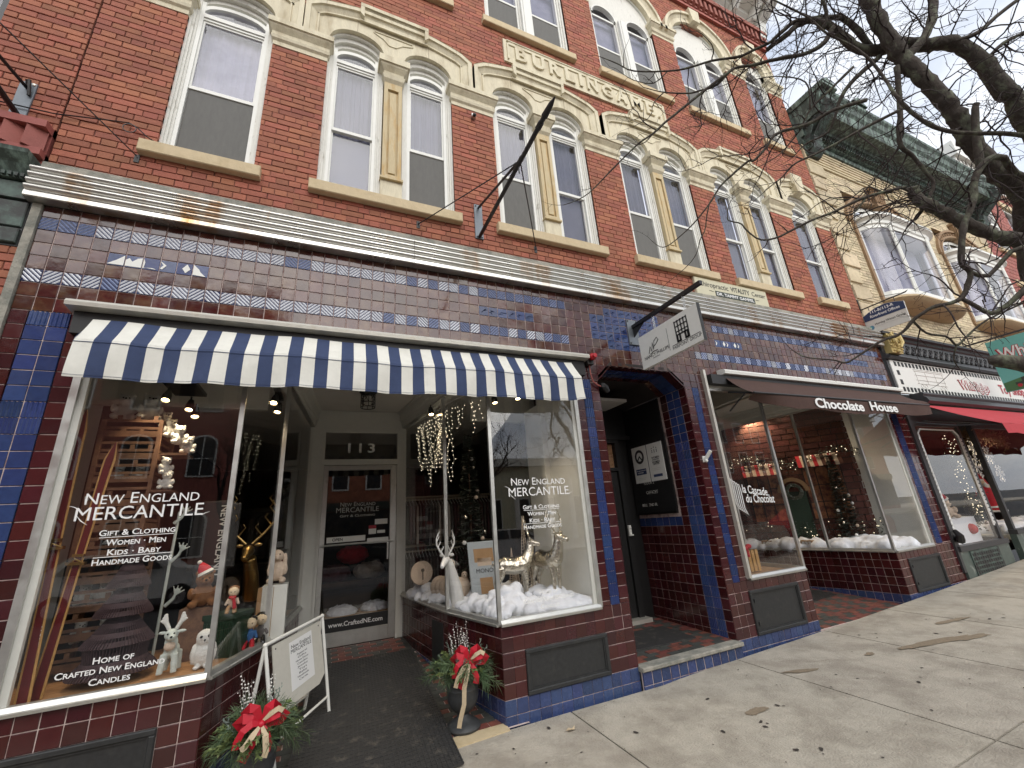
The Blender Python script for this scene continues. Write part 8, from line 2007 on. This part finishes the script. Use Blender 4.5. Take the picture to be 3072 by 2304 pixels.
for li,(out,rad) in enumerate(LIMBS):
    if li==0: continue
    for i in range(2,len(out)-1):
        q=proj(out[i]); 
        if q is None: continue
        x,y,_=q
        dens=.33 if (x>2250 and y<650) else (.18 if x>2250 else .15)
        if rad[i]>.05: dens*=.8
        if x>3150 or y<-250: dens*=.3
        if rg.random()<dens:
            t=(out[i+1]-out[i-1]).normalized(); s=Vector((rg.gauss(-.35,1),rg.gauss(.2,1),rg.gauss(.25,1))); s=(s-t*s.dot(t)).normalized()
            small=rad[i]<.008
            twig(out[i]+s*rad[i]*.5,t*.45+s,rg.uniform(.10,.34) if small else rg.uniform(.3,.85),min(.006,rad[i]*.45+.0012),1 if small else 2)
    e=out[-1]
    if rad[-1]<.012: twig(e,(out[-1]-out[-3]),.2,rad[-1]*.9,1)
TW_.build('twigs','twig',TREE,kind='stuff',smooth='all')
# ================================================================ across the street (seen only in the glass)
OB=thing('opposite_brick_building',(-4,-22,0),'brick building with arched windows across the street, seen reflected in the shop glass','building')
b=MB(); b.box(-16,-.5,-30,-22.2,-.02,15); b.build('wall','brickp',OB)  # wall raised this high to block sky reflections in the left frieze
for k in range(5):
    for z0 in (1.0,4.8,8.2,11.4):
        x=-15+2.7*k; b=MB(); P=[(x,z0),(x+1.2,z0),(x+1.2,z0+1.7)]+[(x+.6+.6*math.cos(PI*i/10),z0+1.7+.45*math.sin(PI*i/10)) for i in range(1,10)]+[(x,z0+1.7)]
        b.slab(P,-22.2,-22.1); w_=b.build('window','white',OB); P2=[(x+.6+(a-x-.6)*.86,z0+1.0+(c-z0-1.0)*.92) for a,c in P]; b=MB(); b.slab(P2,-22.1,-22.07); b.build('pane','blackl',w_); b=MB(); b.box(x+.58,x+.62,-22.07,-22.04,z0+.1,z0+2.1); b.box(x+.1,x+1.1,-22.07,-22.04,z0+.9,z0+.94); b.build('glazing_bar','white',w_)
b=MB(); b.box(-16.3,-.2,-30.3,-21.9,15,15.5); b.build('cornice','white',OB)
for bx0,bx1,hh,mm_,lab in ((-.3,8.6,8.2,'brick','added middle red brick building with dark shopfront across the street'),(24.8,60,9.5,'brickp','added long red brick row across the street to the right'),(-50,-16.6,10,'ybrick','added long buff brick row across the street to the left')):  # unseen rows added to close sky gaps and darken the glass reflections
    Q=thing('added_row_building',((bx0+bx1)/2,-24,0),lab,'building','added buildings across the street'); MB().box(bx0,bx1,-30,-23,-.02,hh).build('wall',mm_,Q); MB().box(bx0-.1,bx1+.1,-30,-22.7,hh,hh+.5).build('cornice','white2',Q); MB().box(bx0+.2,bx1-.2,-23.0,-22.93,.3,3.0).build('shopfront','blackp',Q); MB().box(bx0+.1,bx1-.1,-23,-22.8,3.05,3.6).build('fascia','greend',Q)
    xx=bx0+.8
    while xx<bx1-1.4:
        for zz in ((4.4,) if hh<9 else (4.2,6.9)): w_=MB().box(xx,xx+1.1,-23,-22.94,zz,zz+1.9).build('window','white',Q); MB().box(xx+.1,xx+1.0,-22.94,-22.92,zz+.1,zz+1.8).build('pane','blackl',w_)
        xx+=2.2
OH=thing('opposite_pale_house',(14,-25,0),'pale building with columns across the street, seen reflected in the shop glass','building')
b=MB(); b.box(9,24,-34,-26,-.02,5.5); b.build('wall','signc',OH); b=MB(); b.prism([(-34.4,5.5),(-25.4,5.5),(-30,6.8)],8.7,24.3); b.build('roof','conc',OH)
for k in range(6): MB().lathe([(0,0),(.25,0),(.2,.3),(.18,4.2),(.26,4.5),(0,4.5)],(10.5+2.3*k,-25,0),12).build('column','white',OH)
for k in range(6): w_=MB().box(10.9+2.3*k,12.0+2.3*k,-26.0,-25.95,1,3.2).build('window','white',OH); MB().box(11+2.3*k,11.9+2.3*k,-25.95,-25.92,1.1,3.1).build('pane','blackl',w_)
def car(x,y,col,label,suv=True):
    A=thing('parked_car',(x,y,-.16),label,'car','cars parked along the far kerb'); h=.2 if suv else 0; b=MB(); P=[(-2.2,.35),(2.2,.35),(2.25,.75),(2.1,.95+h*.3),(1.2,1.05+h*.4),(.55,1.42+h),(-1.3,1.45+h),(-2.0,1.05+h*.3),(-2.25,.85)]
    b.loft([[(x+a,y-.85,c-.16) for a,c in P],[(x+a*.99,y-.88 if c<1 else y-.7,c-.16) for a,c in P]]) if 0 else None
    rings=[]
    for yy,sc in ((-.88,1),(-.9,1),(.9,1),(.88,1)): rings.append([(x+a,y+(yy if c<1.1 else yy*.78),c-.16) for a,c in P])
    b.loft(rings); b.build('body',col,A,smooth=20)
    b=MB(); 
    for s in (-1,1):
        yy=.80*s; b.poly([(x+.95,y+.90*s,.90+h*.4),(x+.5,y+.75*s,1.22+h*.9),(x-.1,y+.75*s,1.24+h*.9),(x-.1,y+.90*s,.92+h*.4)][::s]); b.poly([(x-.2,y+.90*s,.92+h*.4),(x-.2,y+.75*s,1.24+h*.9),(x-1.2,y+.76*s,1.22+h*.9),(x-1.5,y+.90*s,.92+h*.4)][::s])
    b.build('side_glass','blackl',A)
    for wx in (-1.35,1.4):
        for s in (-1,1): t=MB().lathe([(0,-.1),(.33,-.1),(.34,0),(.33,.1),(0,.1)],(x+wx,y+.83*s,.18),20,(0,1,0)).build('tyre','blackp',A); MB().lathe([(0,.0),(.2,0),(.2,.02),(0,.02)],(x+wx,y+.93*s,.18),14,(0,s,0)).build('rim','steel',t)
for x,y,c,l,s in ((-3,-13.6,'white','white SUV leftmost of the cars reflected in the glass',True),(3.2,-13.6,'grate','dark grey car reflected in the glass',False),(9.3,-13.6,'whitec','white car reflected beside the pale building',False),(16,-13.6,'awnb','dark blue car rightmost of the reflected cars',False),(13.0,-6.2,'white','white SUV parked nearest the shops',True),(19.0,-6.3,'redf','red car parked behind the white SUV',False)): car(x,y,c,l,s)
def simple_tree(x,y,h,label,seed):
    r=random.Random(seed); A=thing('bare_tree',(x,y,0),label,'tree'); b=MB()
    def gr(p,d,L_,rad,lev):
        n=5; pts=[p]; q=p; dd=d
        for i in range(n): dd=(dd+Vector((r.gauss(0,.16),r.gauss(0,.16),r.gauss(.04,.1)))).normalized(); q=q+dd*L_/n; pts.append(q)
        b.tube(pts,[rad*(1-.45*i/n) for i in range(n+1)],6 if lev>2 else 4,False)
        if lev>0:
            for k in range(3 if lev>1 else 4):
                s=Vector((r.gauss(0,1),r.gauss(0,1),r.gauss(.4,.6))).normalized(); gr(pts[r.randrange(2,n+1)],(dd*.7+s*.8).normalized(),L_*r.uniform(.55,.8),rad*.5,lev-1)
    MB().tube([(x,y,-.2),(x,y,h*.28)],[.2,.16],10).build('trunk','bark',A); gr(Vector((x,y,h*.27)),Vector((.1,0,1)),h*.25,.16,5); gr(Vector((x,y,h*.25)),Vector((-.5,.1,.8)),h*.22,.12,4); gr(Vector((x,y,h*.25)),Vector((.6,0,.8)),h*.22,.12,4); b.build('crown','twig',A,kind='stuff')
simple_tree(9.2,-17.5,10,'bare tree across the street, reflected in the right shop window',2); simple_tree(-1.5,-18,9,'bare tree across the street in front of the arched brick building',7)
